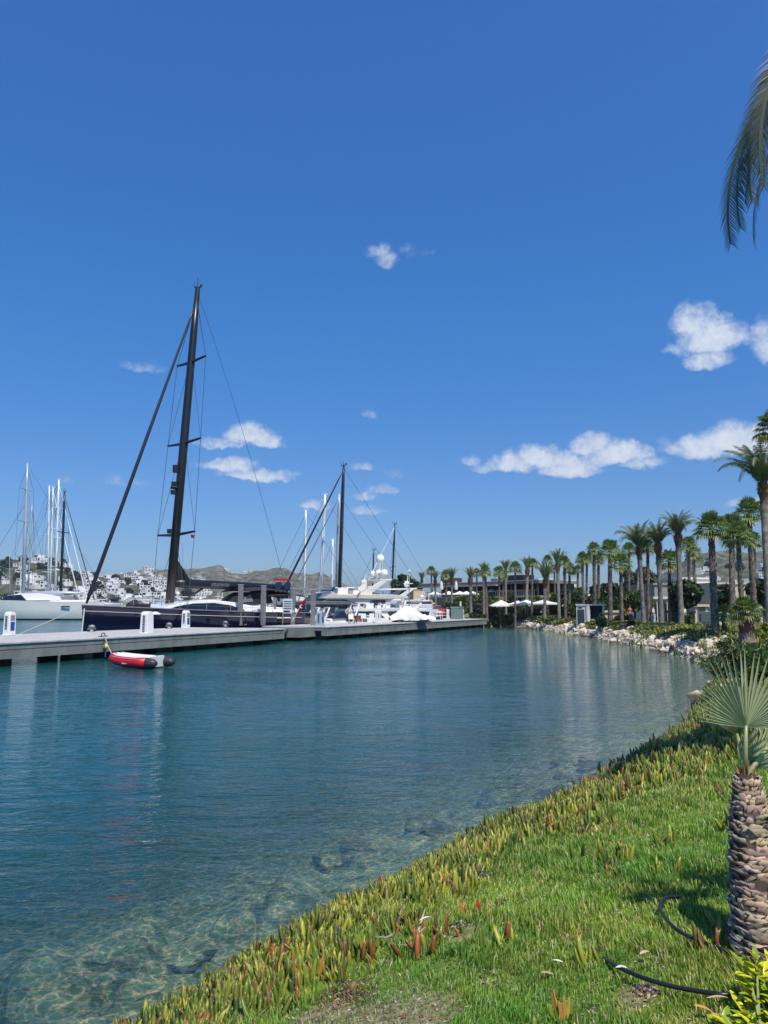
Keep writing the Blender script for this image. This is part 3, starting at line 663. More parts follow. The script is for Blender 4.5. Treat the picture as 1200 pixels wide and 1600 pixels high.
# ------------------------------------------------------------------ motor yachts
def motoryacht(label, group, cen, head, L, arch=True, domes=3, hullm='gelcoat', sup='gelcoat_cream', hard=True, details=True, cat='motor yacht', full=True):
    r = empty('motor_yacht', (cen[0], cen[1], 0), head, label, cat, group); k = L / 20.0; B = L * .26
    h = MB(); sc_ = hull(h, L, B, 3.1 * k, 2.0 * k, .8, .9, rake=.09, entry=.5, flare=.35); h.build('hull', [hullm, 'antifoul'], r, smooth=True)
    d = MB(); deckplate(d, sc_, .15 * k); d.build('deck', 'teak', r)
    P = lambda pts: [(x * k, z * k) for x, z in pts]
    c = MB(); c.slab(P([(6.6, 2.3), (5.6, 2.9), (2.6, 4.0), (-6.2, 4.0), (-5.4, 2.9), (-5.4, 1.9), (6.6, 1.9)]), B * .41, B * .37); c.build('cabin', sup, r, bevel=.06 * k)
    w = MB(); w.slab(P([(5.3, 2.95), (2.7, 3.82), (.5, 3.86), (-1.6, 3.3), (-2.3, 2.75), (4.5, 2.7)]), B * .408, B * .385); w.build('side_window', 'tinted_glass', r)
    w = MB(); w.slab(P([(-2.9, 3.6), (-3.4, 3.8), (-5.2, 3.8), (-4.9, 2.5), (-3.9, 2.5)]), B * .408, B * .385); w.build('cockpit_shade', 'dark_mark', r)  # solid dark slab, its colour stands in for the shade inside the cockpit
    f = MB(); f.slab(P([(4.2, 3.95), (3.6, 4.55), (2.4, 4.85), (1.8, 4.5), (-6.0, 4.5), (-8.2, 4.35), (-8.4, 4.0), (-6, 3.95)]), B * .43, B * .46); f.build('flybridge', sup, r, bevel=.06 * k)
    if full:
        w = MB(); w.slab(P([(2.4, 4.8), (1.7, 5.35), (1.55, 5.35), (2.1, 4.75)]), B * .36, B * .3); w.build('windscreen', 'tinted_glass', r)
        s_ = MB()
        for xx in (-1, -2.6, -4.4): s_.box(xx * k, (xx + .9) * k, -B * .3, -B * .05, 4.5 * k, 5.0 * k); s_.box(xx * k, (xx + .2) * k, -B * .3, -B * .05, 5.0 * k, 5.5 * k)
        s_.box(-.2 * k, 1.2 * k, B * .05, B * .28, 4.5 * k, 5.3 * k); s_.build('flybridge_seat', 'gelcoat', r, bevel=.05)
        rl = MB()
        for sg in (-1, 1):
            pts = [(sc_[i][0][0], sg * (sc_[i][0][1] - .05), sc_[i][0][2] + .7 * k) for i in range(9, len(sc_) - 1)]
            rl.tube(pts, .02 * k, 4)
            for p in pts: rl.tube([p, (p[0], p[1], p[2] - .7 * k)], .015 * k, 4)
            for xx in range(-8, -3): rl.tube([(xx * k, sg * B * .44, 4.4 * k), (xx * k, sg * B * .44, 5.1 * k)], .015 * k, 4)
            rl.tube([(-8 * k, sg * B * .44, 5.1 * k), (-3 * k, sg * B * .44, 5.1 * k)], .02 * k, 4)
        rl.build('guard_rail', 'chrome', r)
        p_ = MB(); p_.box(-L * .56, -L * .49, -B * .42, B * .42, .25 * k, .45 * k); p_.build('swim_platform', 'teak', r)
        for sg in (-1, 1): MB().tube([(-7.6 * k, sg * B * .4, 2 * k), (-7.4 * k, sg * B * .4, 4.1 * k)], .07 * k, 6).build('roof_pillar', sup, r)
        for i, xx in enumerate((5.2, 2.4, -1.0, -4.5)):
            for sg in (-1, 1): MB().slab([(xx * k, 1.35 * k), ((xx + 1) * k, 1.4 * k), ((xx + .9) * k, 1.65 * k), ((xx + .05) * k, 1.6 * k)], B * .5, B * .5) if False else None
    if arch:
        a = MB()
        for sg in (-1, 1):
            y = sg * B * .36
            a.add([(x * k, y + e, z * k) for e in (-.09 * k, .09 * k) for x, z in ((-1.6, 4.5), (-3.0, 4.5), (-5.6, 6.3), (-4.6, 6.3))], [(0, 1, 2, 3), (7, 6, 5, 4), (0, 4, 5, 1), (1, 5, 6, 2), (2, 6, 7, 3), (3, 7, 4, 0)])
        a.slab(P([(-4.5, 6.25), (-4.3, 6.45), (-6.2, 6.5), (-6.0, 6.25)]), B * .38, B * .38); ar = a.build('radar_arch', sup, r, bevel=.04 * k)
        for i in range(domes):
            y = (i - (domes - 1) / 2) * B * .3; b = MB(); b.lathe([(.12, 0), (.14, .2), (.42, .35), (.5, .65), (.46, .95), (.3, 1.18), (.02, 1.28)], 12, (0, 0, 0)); b.v = [(x * k - 5.2 * k, yy * k + y, z * k + 6.45 * k) for x, yy, z in b.v]; b.build('satellite_dome', 'mast_white', ar, smooth=True)
        b = MB(); b.tube([(-5.2 * k, 0, 6.4 * k), (-5.4 * k, 0, 8.6 * k)], [.12 * k, .06 * k], 6); b.box(-5.9 * k, -4.9 * k, -.9 * k, .9 * k, 7.2 * k, 7.32 * k); b.tube([(-5.4 * k, .5 * k, 7.3 * k), (-5.5 * k, .5 * k, 9.0 * k)], .02, 4); b.build('antenna_mast', sup, ar)
    if hard:
        b = MB(); b.slab(P([(1.0, 6.15), (.2, 6.32), (-4.5, 6.4), (-4.6, 6.25), (.9, 6.05)]), B * .38, B * .36); b.build('hardtop', sup, r)
        for sg in (-1, 1): MB().tube([(1.0 * k, sg * B * .33, 4.6 * k), (.4 * k, sg * B * .33, 6.15 * k)], .05 * k, 5).build('hardtop_pillar', sup, r)
    return r
GY = 'motor yachts behind the far pier'
mA = motoryacht('cream motor yacht with a cluster of three round satellite domes, nearest behind the pier', GY, (-4.9, 90), R(207), 18.5, domes=3, hard=False)
dm = MB(); dm.lathe([(.2, 0), (.45, .2), (.5, .55), (.4, .95), (.02, 1.15)], 12, (-5.2, -.4, 7.9)); dm.build('satellite_dome', 'mast_white', mA, smooth=True)
mB = motoryacht('white motor yacht with a swept radar arch and hardtop, right of the domed one', GY, (-0.6, 107), R(207), 16.5, domes=1, sup='gelcoat')
mC = motoryacht('white flybridge motor yacht partly hidden behind the domed yacht', GY, (-7.5, 118), R(200), 18, domes=1, sup='gelcoat')
mE = motoryacht('dark hulled motor yacht under black awnings beside the gangway', GY, (-9.5, 86), R(215), 15, domes=0, hullm='navy_hull', sup='canvas_grey', arch=False)
mF = motoryacht('small white motor yacht with dark raked windows below the domed yacht', GY, (-1.6, 84.5), R(202), 11.5, domes=0, hard=False, sup='gelcoat', arch=False)
mG = motoryacht('small white cabin cruiser with a radar arch behind the wrapped boat', GY, (2.2, 97), R(204), 11, domes=1, hard=False, sup='gelcoat')
mH = motoryacht('small white cabin cruiser nearest the shore behind the display board', GY, (3.6, 103), R(206), 10, domes=0, hard=True, sup='gelcoat')
# low fast boats alongside the pier
def lowboat(label, group, cen, head, L, hullm='gelcoat'):
    r = empty('speedboat', (cen[0], cen[1], 0), head, label, 'speedboat', group); B = L * .29
    h = MB(); sc_ = hull(h, L, B, L * .16, L * .13, .4, .92, rake=.1, entry=.55, flare=.3); h.build('hull', [hullm, 'antifoul'], r, smooth=True)
    d = MB(); deckplate(d, sc_, .05); d.build('deck', 'gelcoat', r)
    z = L * .13
    c = MB(); c.slab([(L * .28, z), (L * .1, z + L * .05), (-L * .05, z + L * .06), (-L * .05, z - .1), (L * .28, z - .1)], B * .35, B * .28); c.build('cuddy', 'gelcoat', r, bevel=.05)
    w = MB(); w.slab([(L * .12, z + L * .045), (L * .0, z + L * .13), (-L * .03, z + L * .13), (-L * .06, z + L * .05)], B * .38, B * .3); w.build('windscreen', 'tinted_glass', r)
    s_ = MB(); s_.box(-L * .2, -L * .08, -B * .3, B * .3, z, z + L * .07); s_.box(-L * .42, -L * .3, -B * .36, B * .36, z, z + L * .05); s_.build('seat', 'canvas_grey' if hullm != 'gelcoat' else 'gelcoat', r, bevel=.06)
    a = MB(); a.tube([(-L * .12, -B * .4, z), (-L * .2, -B * .36, z + L * .2), (-L * .2, B * .36, z + L * .2), (-L * .12, B * .4, z)], L * .012, 6); a.build('roll_bar', 'mast_white', r)
    return r
GS = 'low boats alongside the far pier'
def pierback(px, Y, off=0.0):
    return (atx(px, Y, 1) + off, Y)
for (px_, Y, L, hd_, lb, hm) in [(530, 79, 9, 205, 'low white speedboat behind the man in the white shirt', 'gelcoat'), (572, 85, 9, 200, 'white speedboat behind the outdoor chairs on the pier', 'gelcoat'),
        (604, 91, 10, 204, 'dark trimmed white speedboat beside the red extinguisher cabinet', 'gelcoat'), (470, 77, 8, 210, 'blue grey tender with a windscreen below the red flag', 'navy_hull'),
        (488, 81, 8, 200, 'white tender between the gangway posts', 'gelcoat')]:
    p = pierback(px_, Y); lowboat(lb, GS, p, R(hd_), L, hm)
# covered boat on the pier
cb = empty('covered_boat', (atx(643, 83.5, 1.1), 83.5, 1.1), R(205), 'boat wrapped in a rumpled white cover beside the tall lamp pole', 'covered boat')
nx_, ny_ = 22, 12; vs = []
for i in range(nx_ + 1):
    t_ = i / nx_
    for j in range(ny_ + 1):
        a = math.pi * j / ny_; ww = .95 * math.sin(math.pi * min(t_ * .75 + .22, 1)) ** .6; hh = (.95 * math.exp(-((t_ - .62) / .25) ** 2) + .5) * (math.sin(math.pi * min(max(t_ * .9 + .06, 0), 1)) ** .35)
        n_ = .09 * math.sin(i * 2.3 + j * 1.9) + .07 * math.sin(j * 3.7 + i * 1.3)
        vs.append(((t_ - .5) * 5.2, math.cos(a) * (ww + n_), .25 + max(0, math.sin(a)) ** .7 * (hh + n_)))
c_ = MB(); c_.add(vs, [(i * (ny_ + 1) + j, i * (ny_ + 1) + j + 1, (i + 1) * (ny_ + 1) + j + 1, (i + 1) * (ny_ + 1) + j) for i in range(nx_) for j in range(ny_)]); c_.build('cover', 'white_paint', cb, smooth=True)
cr = MB()
for xx in (-1.6, 1.4): cr.box(xx, xx + .15, -1, 1, 0, .3)
cr.box(-2, 2, -.7, -.6, .02, .14); cr.box(-2, 2, .6, .7, .02, .14); cr.build('cradle', 'steel_dark', cb)

# rows of small moored boats further off
kinds = [motoryacht('white motor boat moored in the far rows of the marina', 'motor boats moored in the far rows', (0, 0), 0, 12, domes=0, arch=True, hard=False, full=False, sup='gelcoat', cat='motor boat'),
         motoryacht('white motor boat moored in the far rows of the marina', 'motor boats moored in the far rows', (0, 0), 0, 14, domes=1, arch=True, hard=True, full=False, cat='motor boat'),
         lowboat('white motor boat moored in the far rows of the marina', 'motor boats moored in the far rows', (0, 0), 0, 10)]
for k_ in kinds: k_.name = 'motor_boat'; k_['category'] = 'motor boat'
used = [0, 0, 0]; spots = []
for row, (Y0, p0, p1, st_) in enumerate([(172, -60, 6, 26), (176, 112, 470, 17), (215, -40, 640, 15), (262, -30, 640, 14), (310, -30, 620, 13)]):
    p_ = p0
    while p_ < p1: spots.append((p_ + rnd.uniform(-3, 3), Y0 + rnd.uniform(-5, 8))); p_ += st_ * rnd.uniform(.75, 1.35)
for (p_, Y) in spots:
    if Y < 185 and 100 < p_ < 118: continue
    i = rnd.choice([0, 1, 1, 0, 2]); X = atx(p_, Y, 1); rz = R(rnd.choice([100, 280, 190, 10, 75]) + rnd.uniform(-14, 14)); s_ = rnd.uniform(.8, 1.2)
    if used[i] == 0:
        o = kinds[i]; o.location = (X, Y, 0); o.rotation_euler = (0, 0, rz); o.scale = (s_,) * 3
    else: dup(kinds[i], (X, Y, 0), rz, s_)
    used[i] += 1
# ------------------------------------------------------------------ piers
DZ = 1.1
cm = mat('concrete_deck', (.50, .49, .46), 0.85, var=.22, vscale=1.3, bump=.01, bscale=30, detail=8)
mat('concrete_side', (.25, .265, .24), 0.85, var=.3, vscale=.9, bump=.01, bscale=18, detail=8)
def weather(m, sc_=.9):
    t_ = m.node_tree; N = NT(t_); b_ = t_.nodes['Principled BSDF']; src = b_.inputs['Base Color'].links[0].from_socket
    mp = N.n('ShaderNodeMapping'); mp.inputs['Scale'].default_value = (2.2, 2.2, .25); t_.links.new(N.n('ShaderNodeTexCoord').outputs['Object'], mp.inputs[0])
    f = N.smooth(N.noise(mp.outputs[0], 1.6, 6, .7), .48, .72); f2 = N.smooth(N.noise(N.n('ShaderNodeTexCoord').outputs['Object'], 6.0, 8, .75), .5, .75)
    c = N.mix(N.m('MULTIPLY', f, .55), src, (.12, .11, .09)); c = N.mix(N.m('MULTIPLY', f2, .35), c, (.2, .17, .13)); t_.links.new(c, b_.inputs['Base Color'])
weather(M['concrete_side']); weather(M['concrete_deck'])
mat('pile_dark', (.035, .035, .033), 0.9, var=.5, vscale=2)
mat('galv', (.30, .30, .28), 0.55, .3, var=.25, vscale=2)
def pier(lab, A, B, wid, pile_step, npile, rows=(1.1, -1.1)):
    A = Vector((A.x, A.y, 0)); B = Vector((B.x, B.y, 0)); u = (B - A).normalized(); L = (B - A).length
    r = empty('pier', tuple(A), math.atan2(u.y, u.x), lab, 'pier')          # local +x along the pier, +y to its far side
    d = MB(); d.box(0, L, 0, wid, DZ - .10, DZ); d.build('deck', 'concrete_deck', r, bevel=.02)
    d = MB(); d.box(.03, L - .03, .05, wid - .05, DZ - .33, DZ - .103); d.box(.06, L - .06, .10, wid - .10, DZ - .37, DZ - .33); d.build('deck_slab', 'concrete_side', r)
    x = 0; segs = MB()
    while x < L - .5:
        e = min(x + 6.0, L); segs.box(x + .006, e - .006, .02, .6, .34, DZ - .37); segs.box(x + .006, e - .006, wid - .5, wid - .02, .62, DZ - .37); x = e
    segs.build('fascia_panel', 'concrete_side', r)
    for i in range(npile):
        for y in (rows[0], wid + rows[1]):
            MB().box(i * pile_step + 0.4, i * pile_step + 1.25, y - .42, y + .42, -4, DZ - .37).build('pile', 'pile_dark', r)
    return r, A, u, L
P1A, P1B = pix(0, 1004.5, DZ), pix(445, 982, DZ)
u1 = (P1B - P1A).normalized(); P1S = P1A - u1 * 13.8
W1 = 8.8
pier1, A1, U1, L1 = pier('long pale concrete pier running along the left with the navy yacht behind', P1S, P1B, W1, 4.62, int((P1B - P1S).length / 4.62) + 1)
P2A, P2B = pix(512, 979.3, DZ), pix(761, 966.7, DZ)
pier2, A2, U2, L2 = pier('pale concrete pier with chairs, cabinets and lamp pole running to the shore', P2A, P2B, 6.4, 2.9, int((P2B - P2A).length / 2.9) + 1, rows=(1.1, -1.1))
N1 = Vector((-U1.y, U1.x, 0)); N2 = Vector((-U2.y, U2.x, 0))
def on1(px, w):                                  # point of pier one at image column px, w metres from its front edge
    k = (px - 600) / F; o = A1 + N1 * w; base = lambda s: o + U1 * s
    lo, hi = 0.0, 60.0
    for _ in range(50):
        md = (lo + hi) / 2; p = base(md); c = p.x / (p.y * CP + (DZ - CAMZ) * SP)
        if c < k: lo = md
        else: hi = md
    p = base(lo); p.z = DZ; return p
def on2(px, w):
    k = (px - 600) / F; o = A2 + N2 * w; lo, hi = -10.0, 80.0
    for _ in range(50):
        md = (lo + hi) / 2; p = o + U2 * md; c = p.x / (p.y * CP + (DZ - CAMZ) * SP)
        if c < k: lo = md
        else: hi = md
    p = o + U2 * lo; p.z = DZ; return p
a1 = math.atan2(U1.y, U1.x); a2 = math.atan2(U2.y, U2.x)
# link between the two piers
lk = empty('gangway_platform', (P1B.x, P1B.y, 0), a1, 'low dark platform bridging the gap between the two piers', 'platform')
m = MB(); m.box(.15, 5.6, 1.8, 7.6, .55, .95); m.build('platform_deck', 'concrete_side', lk)
m = MB(); m.tube([(.1, 1.6, .95), (2.0, 1.7, .3), (3.4, 1.7, .95)], .06, 5); m.build('hinge_arm', 'steel_dark', lk)
for xx in (1.2, 4.2): MB().box(xx, xx + .8, 2.6, 3.4, -4, .545).build('pile', 'pile_dark', lk)
m = MB(); m.box(3.4, 7.2, .6, 4.2, .28, 1.06); m.build('stub_block', 'concrete_side', lk)

# ---- things on pier one
def pedestal(p, rz, lab, screen=True, h=1.36, colr='white_paint', w_=.24):
    r = empty('service_pedestal', tuple(p), rz, lab, 'pedestal', 'service pedestals on the pier')
    b = MB()
    prof = [(-w_ * 1.12, 0), (-w_, .1), (-w_ * .95, h - .18), (-w_ * .75, h - .05), (-w_ * .3, h), (w_ * .3, h), (w_ * .75, h - .05), (w_ * .95, h - .18), (w_, .1), (w_ * 1.12, 0)]
    b.slab(prof, w_ * 1.05, w_ * .9); b.build('body', colr, r, bevel=.03)
    if screen:
        s_ = MB(); s_.slab([(-w_ * .6, .28), (-w_ * .6, .78), (w_ * .6, .78), (w_ * .6, .28)], w_ * 1.06, w_ * 1.03); s_.build('blue_panel', 'blue_sign', r)
        s_ = MB(); s_.slab([(-w_ * .6, .86), (-w_ * .6, 1.16), (w_ * .6, 1.16), (w_ * .6, .86)], w_ * 1.03, w_ * .985); s_.build('display_recess', 'galv', r)
    t = MB()
    for i in range(8 if not screen else 6):
        z = h - .25 - i * .13; y = w_ * .0; e = -w_ * 1.05 if True else 0
        t.box(e - .014, e + .05, -.07, -.035, z - .09, z); t.box(e - .014, e + .05, .035, .07, z - .09, z)
        if i % 2: t.box(e - .014, e + .05, -.035, .035, z - .055, z - .035)
        else: t.box(e - .014, e + .05, -.035, .035, z - .02, z)
    t.build('side_lettering', 'dark_mark', r)
    s_ = MB(); s_.box(w_ * 1.0, w_ * 1.25, -.08, .08, .3, .42); s_.box(w_ * 1.0, w_ * 1.2, -.08, .08, .62, .74); s_.build('socket', 'galv' if screen else 'white_paint', r)
    return r
pedestal(on1(14, 7.3), a1, 'white pier pedestal with a blue panel, nearest the left edge')
pedestal(on1(229, 2.0), a1, 'white pier pedestal with a column of black characters and no blue panel', screen=False, w_=.29)
pedestal(on1(290, 7.7), a1, 'white pier pedestal with a blue panel in front of the navy hull', h=1.36)
def bollard(p, lab):
    r = empty('bollard', tuple(p), a1, lab, 'bollard', 'bollards along the pier')
    b = MB(); b.lathe([(.24, 0), (.24, .04), (.13, .07), (.11, .24), (.2, .3), (.22, .37), (.15, .44), (.03, .47)], 14); b.build('post', 'galv', r, smooth=True)
    b = MB(); b.tube([(-.34, 0, .2), (.34, 0, .2)], .045, 8); b.build('cross_bar', 'galv', r)
    return r
bollard(on1(143, 7.6), 'metal bollard nearest the bow of the navy yacht')
bollard(on1(264, 7.6), 'metal bollard between the two white pedestals')
bollard(on1(352, 7.6), 'metal bollard just left of the first tall steel post')
rg = empty('mooring_ring', tuple(on1(161, .9)), a1, 'dark mooring ring on the pier edge above the dinghy', 'mooring ring')
b = MB(); b.box(-.3, .3, -.05, .05, .001, .05); b.build('base_plate', 'steel_dark', rg)
b = MB(); b.tube([(.14 * math.cos(a), 0, .1 + .1 * math.sin(a)) for a in [i * math.pi / 6 for i in range(13)]], .03, 6); b.build('ring', 'steel_dark', rg)
for (px_, w_, hh, lab) in [(375, 8.2, 3.55, 'tall square steel post nearest the white coachroof'), (411, 7.0, 3.5, 'tall square steel post second from the left')]:
    p = on1(px_, w_); r = empty('steel_post', tuple(p), a1, lab, 'post', 'tall steel guide posts')
    b = MB(); b.box(-.17, .17, -.17, .17, .0, hh); b.build('shaft', 'galv', r, bevel=.02)
    b = MB(); b.box(-.19, .19, -.19, .19, hh, hh + .05); b.build('cap', 'alu', r)
for (px_, Y, hh, lab) in [(457, 73, 3.55, 'tall square steel post between gangway and red flag'), (489, 69.5, 3.35, 'tall square steel post right of the red flag')]:
    r = empty('steel_post', (atx(px_, Y, 1.1), Y, .9), a1, lab, 'post', 'tall steel guide posts')
    b = MB(); b.box(-.17, .17, -.17, .17, .0, hh); b.build('shaft', 'galv', r, bevel=.02)
    b = MB(); b.box(-.19, .19, -.19, .19, hh, hh + .05); b.build('cap', 'alu', r)
# gangway with handrails from the pier to the yacht
gw = empty('gangway', tuple(on1(398, 8.3)), a1, 'aluminium boarding gangway with curved handrails behind the steel posts', 'gangway')
b = MB(); b.slab([(-2.2, .02), (4.6, .75), (4.6, .85), (-2.2, .12)], .4, .4); b.build('walkway', 'teak', gw)
for sg in (-1, 1):
    b = MB(); b.tube([(-1.9, sg * .42, .1), (-2.3, sg * .42, 1.0), (-.6, sg * .42, 1.35), (1.8, sg * .42, 1.55), (4.6, sg * .42, 1.85)], .03, 6)
    for xx, z0_, z1_ in ((-.8, .22, 1.32), (.6, .37, 1.45), (1.8, .5, 1.55), (3.1, .62, 1.7), (4.4, .75, 1.83)): b.tube([(xx, sg * .42, z0_), (xx, sg * .42, z1_)], .022, 5)
    b.tube([(-2.1, sg * .42, .6), (4.5, sg * .42, 1.35)], .015, 5); b.build('handrail', 'chrome', gw)
gw2 = empty('gangway', (atx(437, 72, 1), 72, 1.0), R(20), 'steel stair frame with railings left of the red flag', 'gangway', None)
b = MB()
for i in range(4): b.box(-1.5 + i * .8, -1.42 + i * .8, -.6, -.5, 0, 1.3); b.box(-1.5 + i * .8, -1.42 + i * .8, .5, .6, 0, 1.3)
b.build('stair_frame', 'galv', gw2)
b = MB()
for sg in (-1, 1): b.tube([(-1.6, sg * .55, 1.3), (1.2, sg * .55, 1.32)], .035, 5); b.tube([(-1.6, sg * .55, .7), (1.2, sg * .55, .72)], .025, 5)
b.build('railing', 'alu', gw2)
# boom crane lines with flags
def flagpole(p0, p1, lab, fs, fh, hang=True, name='flag_pole'):
    r = empty(name, tuple(p0), 0, lab, 'flag pole')
    MB().tube([p0, p1], .035, 6).build('pole', 'alu', r, world=True)
    p1 = Vector(p1); d = (Vector(p0) - p1).normalized(); vs = []; nx_, nz_ = 6, 8
    for i in range(nx_ + 1):
        for j in range(nz_ + 1):
            s_ = i / nx_; q = p1 + d * (.1 + s_ * fs * .75); z_ = -j / nz_ * fh
            vs.append(q + Vector((.12 * math.sin(s_ * 9 + j * .5) - .03 * j, .1 * math.cos(s_ * 8), z_ * (1 - .25 * s_))))
    f = MB(); f.add(vs, [(i * (nz_ + 1) + j, i * (nz_ + 1) + j + 1, (i + 1) * (nz_ + 1) + j + 1, (i + 1) * (nz_ + 1) + j) for i in range(nx_) for j in range(nz_)]); fo = f.build('flag', 'flag_red', r, smooth=True, world=True)
    fo.modifiers.new('t', 'SOLIDIFY').thickness = .012
    c = MB(); q = p1 + d * fs * .4 + Vector((-.1, -.16, -fh * .42)); k = 10; out = [q + Vector((.16 * math.cos(a), 0, .16 * math.sin(a))) for a in [R(50 + 260 * i / k) for i in range(k + 1)]]; inn = [q + Vector((.04 + .12 * math.cos(a), 0, .12 * math.sin(a))) for a in [R(60 + 240 * i / k) for i in range(k + 1)]]
    c.add(out + inn, [(i, i + 1, k + 2 + i, k + 1 + i) for i in range(k)]); c.build('crescent', 'white_paint', fo, world=False) if False else c.build('crescent', 'white_paint', r, world=True)
    return r
flagpole(at(456, 972, 70), at(478, 931, 70), 'leaning flag pole with a drooping red flag beside the steel posts', 1.5, 1.0)
flagpole(at(562, 935, 88), at(562, 922, 88), 'small red flag on the stern of the domed motor yacht', .6, .5)
flagpole(at(570, 938, 92), at(571, 928, 92), 'second small red flag on the stern, right of the first', .6, .5)
flagpole(at(600, 925, 104), at(600, 905, 104), 'short pole with a small red pennant by the rear radar arch', .5, .4)
# engines on a raised tender platform
ob = empty('outboard_engine', tuple(at(441, 923, 74)), R(20), 'pair of black outboard engines raised beside the boom end', 'outboard engine')
for k_, xx in enumerate((-.42, .45)):
    b = MB(); b.slab([(-.3, 0), (-.34, .5), (-.2, .8), (.3, .85), (.36, .45), (.25, 0)], .24, .2); b.v = [(x + xx, y, z) for x, y, z in b.v]; b.build('engine_cowl', 'navy_hull', ob, bevel=.05)
    b = MB(); b.tube([(xx, 0, 0), (xx + .1, 0, -1.0)], .12, 8); b.build('engine_leg', 'carbon', ob)
b = MB(); b.box(-.9, 1.0, -.5, .2, -.5, -.4); b.build('bracket', 'galv', ob)
b = MB(); b.box(-.75, .6, -.1, .1, .95, 1.15); b.build('pink_cover', 'flag_red', ob)
sb = empty('info_board', tuple(at(449, 969, 69)), R(10), 'small grey notice board with dark lines near the gangway', 'notice board')
b = MB(); b.box(-.42, .42, -.03, .03, .6, 1.9); b.build('panel', 'alu', sb)
b = MB()
for i in range(4): b.box(-.34, .34, -.045, -.031, 1.0 + i * .2, 1.08 + i * .2)
b.box(-.34, .2, -.045, -.031, .68, .86); b.build('panel_lettering', 'dark_mark', sb)
for xx in (-.4, .4): MB().tube([(xx, 0, -.3), (xx, 0, 1.9)], .03, 5).build('board_leg', 'galv', sb)

# ---- dinghy
dg_ = empty('inflatable_dinghy', (-11.35, 35.8, 0.0), math.atan2(.46, -.89), 'red and white inflatable dinghy with dark tube ends floating beside the pier', 'dinghy')
mat('hypalon_red', (.55, .012, .03), 0.45, var=.1, vscale=3); mat('hypalon_white', (.72, .70, .66), 0.45, var=.08, vscale=3); mat('hypalon_dark', (.035, .03, .035), 0.5)
def utube(sg):
    return [(-1.25, sg * .56, .26), (-.6, sg * .58, .26), (.2, sg * .57, .28), (.8, sg * .46, .33), (1.2, sg * .26, .40), (1.38, 0, .45)]
for sg, mm in ((1, 'hypalon_red'), (-1, 'hypalon_white')):
    MB().tube(utube(sg), [.225, .235, .235, .225, .21, .2], 16).build('side_tube', mm, dg_, smooth=True)
    MB().tube([(-1.72, sg * .55, .25), (-1.55, sg * .555, .25), (-1.25, sg * .56, .26), (-1.22, sg * .56, .26)], [.10, .2, .237, .238], 16).build('tube_end_cone', 'hypalon_dark', dg_, smooth=True)
for sg in (1, -1):
    MB().tube([(x, y * .93, z + .16) for x, y, z in utube(sg)[1:5]], [.1, .11, .1, .09], 8).build('white_trim', 'hypalon_white', dg_, smooth=True)
b = MB(); b.box(-1.2, 1.0, -.42, .42, .1, .16); b.build('floor_board', 'hypalon_white', dg_)
b = MB(); b.box(-1.28, -1.2, -.42, .42, .05, .55); b.build('transom', 'hypalon_white', dg_, bevel=.02)
b = MB(); b.box(-.3, -.02, -.5, .5, .42, .46); b.build('bench_seat', 'hypalon_white', dg_, bevel=.01)
b = MB(); b.box(-.2, .1, .785, .80, .2, .29) ; b.build('name_patch', 'white_paint', dg_)
MB().tube([(-1.0, .74, .42), (-.3, .78, .44), (.3, .76, .46), (.9, .6, .5)], .012, 5).build('grab_line', 'rope', dg_)
ring = on1(161, .9); bowd = Vector((-11.35, 35.8, 0)) + Vector((-.89, .46, 0)) * 1.35; bowd.z = .42
ro = empty('mooring_rope', tuple(ring), 0, 'pale double mooring rope hanging from the pier edge to the dinghy bow', 'rope')
edge = on1(163, -.04)
for dx in (-.06, .12):
    pts = [ring + Vector((0, 0, .06)), edge + Vector((0, 0, .03))]
    e2 = bowd + Vector((dx, -.05, 0))
    for i in range(1, 9):
        t_ = i / 8; q = edge.lerp(e2, t_); q.z -= (.35 + dx * 2) * 4 * t_ * (1 - t_) * .5; q += -N1 * .06; pts.append(q)
    MB().tube(pts, .018, 6).build('rope_strand', 'rope', ro, world=True)
mat('fender_yellow', (.62, .60, .08), 0.5)
fe = on1(166, -.14); fe.z = 0
r = empty('fender', (fe.x, fe.y, .62), 0, 'small yellow float hanging against the pier side above a blue strap', 'fender')
b = MB(); b.lathe([(.02, -.13), (.1, -.09), (.14, 0), (.1, .1), (.03, .16)], 12); b.build('float', 'fender_yellow', r, smooth=True)
b = MB(); b.tube([(0, 0, .15), (0, .08, .47)], .012, 5); b.build('lanyard', 'rope', r)
b = MB(); b.box(-.035, .035, -.01, .01, -.55, -.1); b.build('strap', 'blue_sign', r)

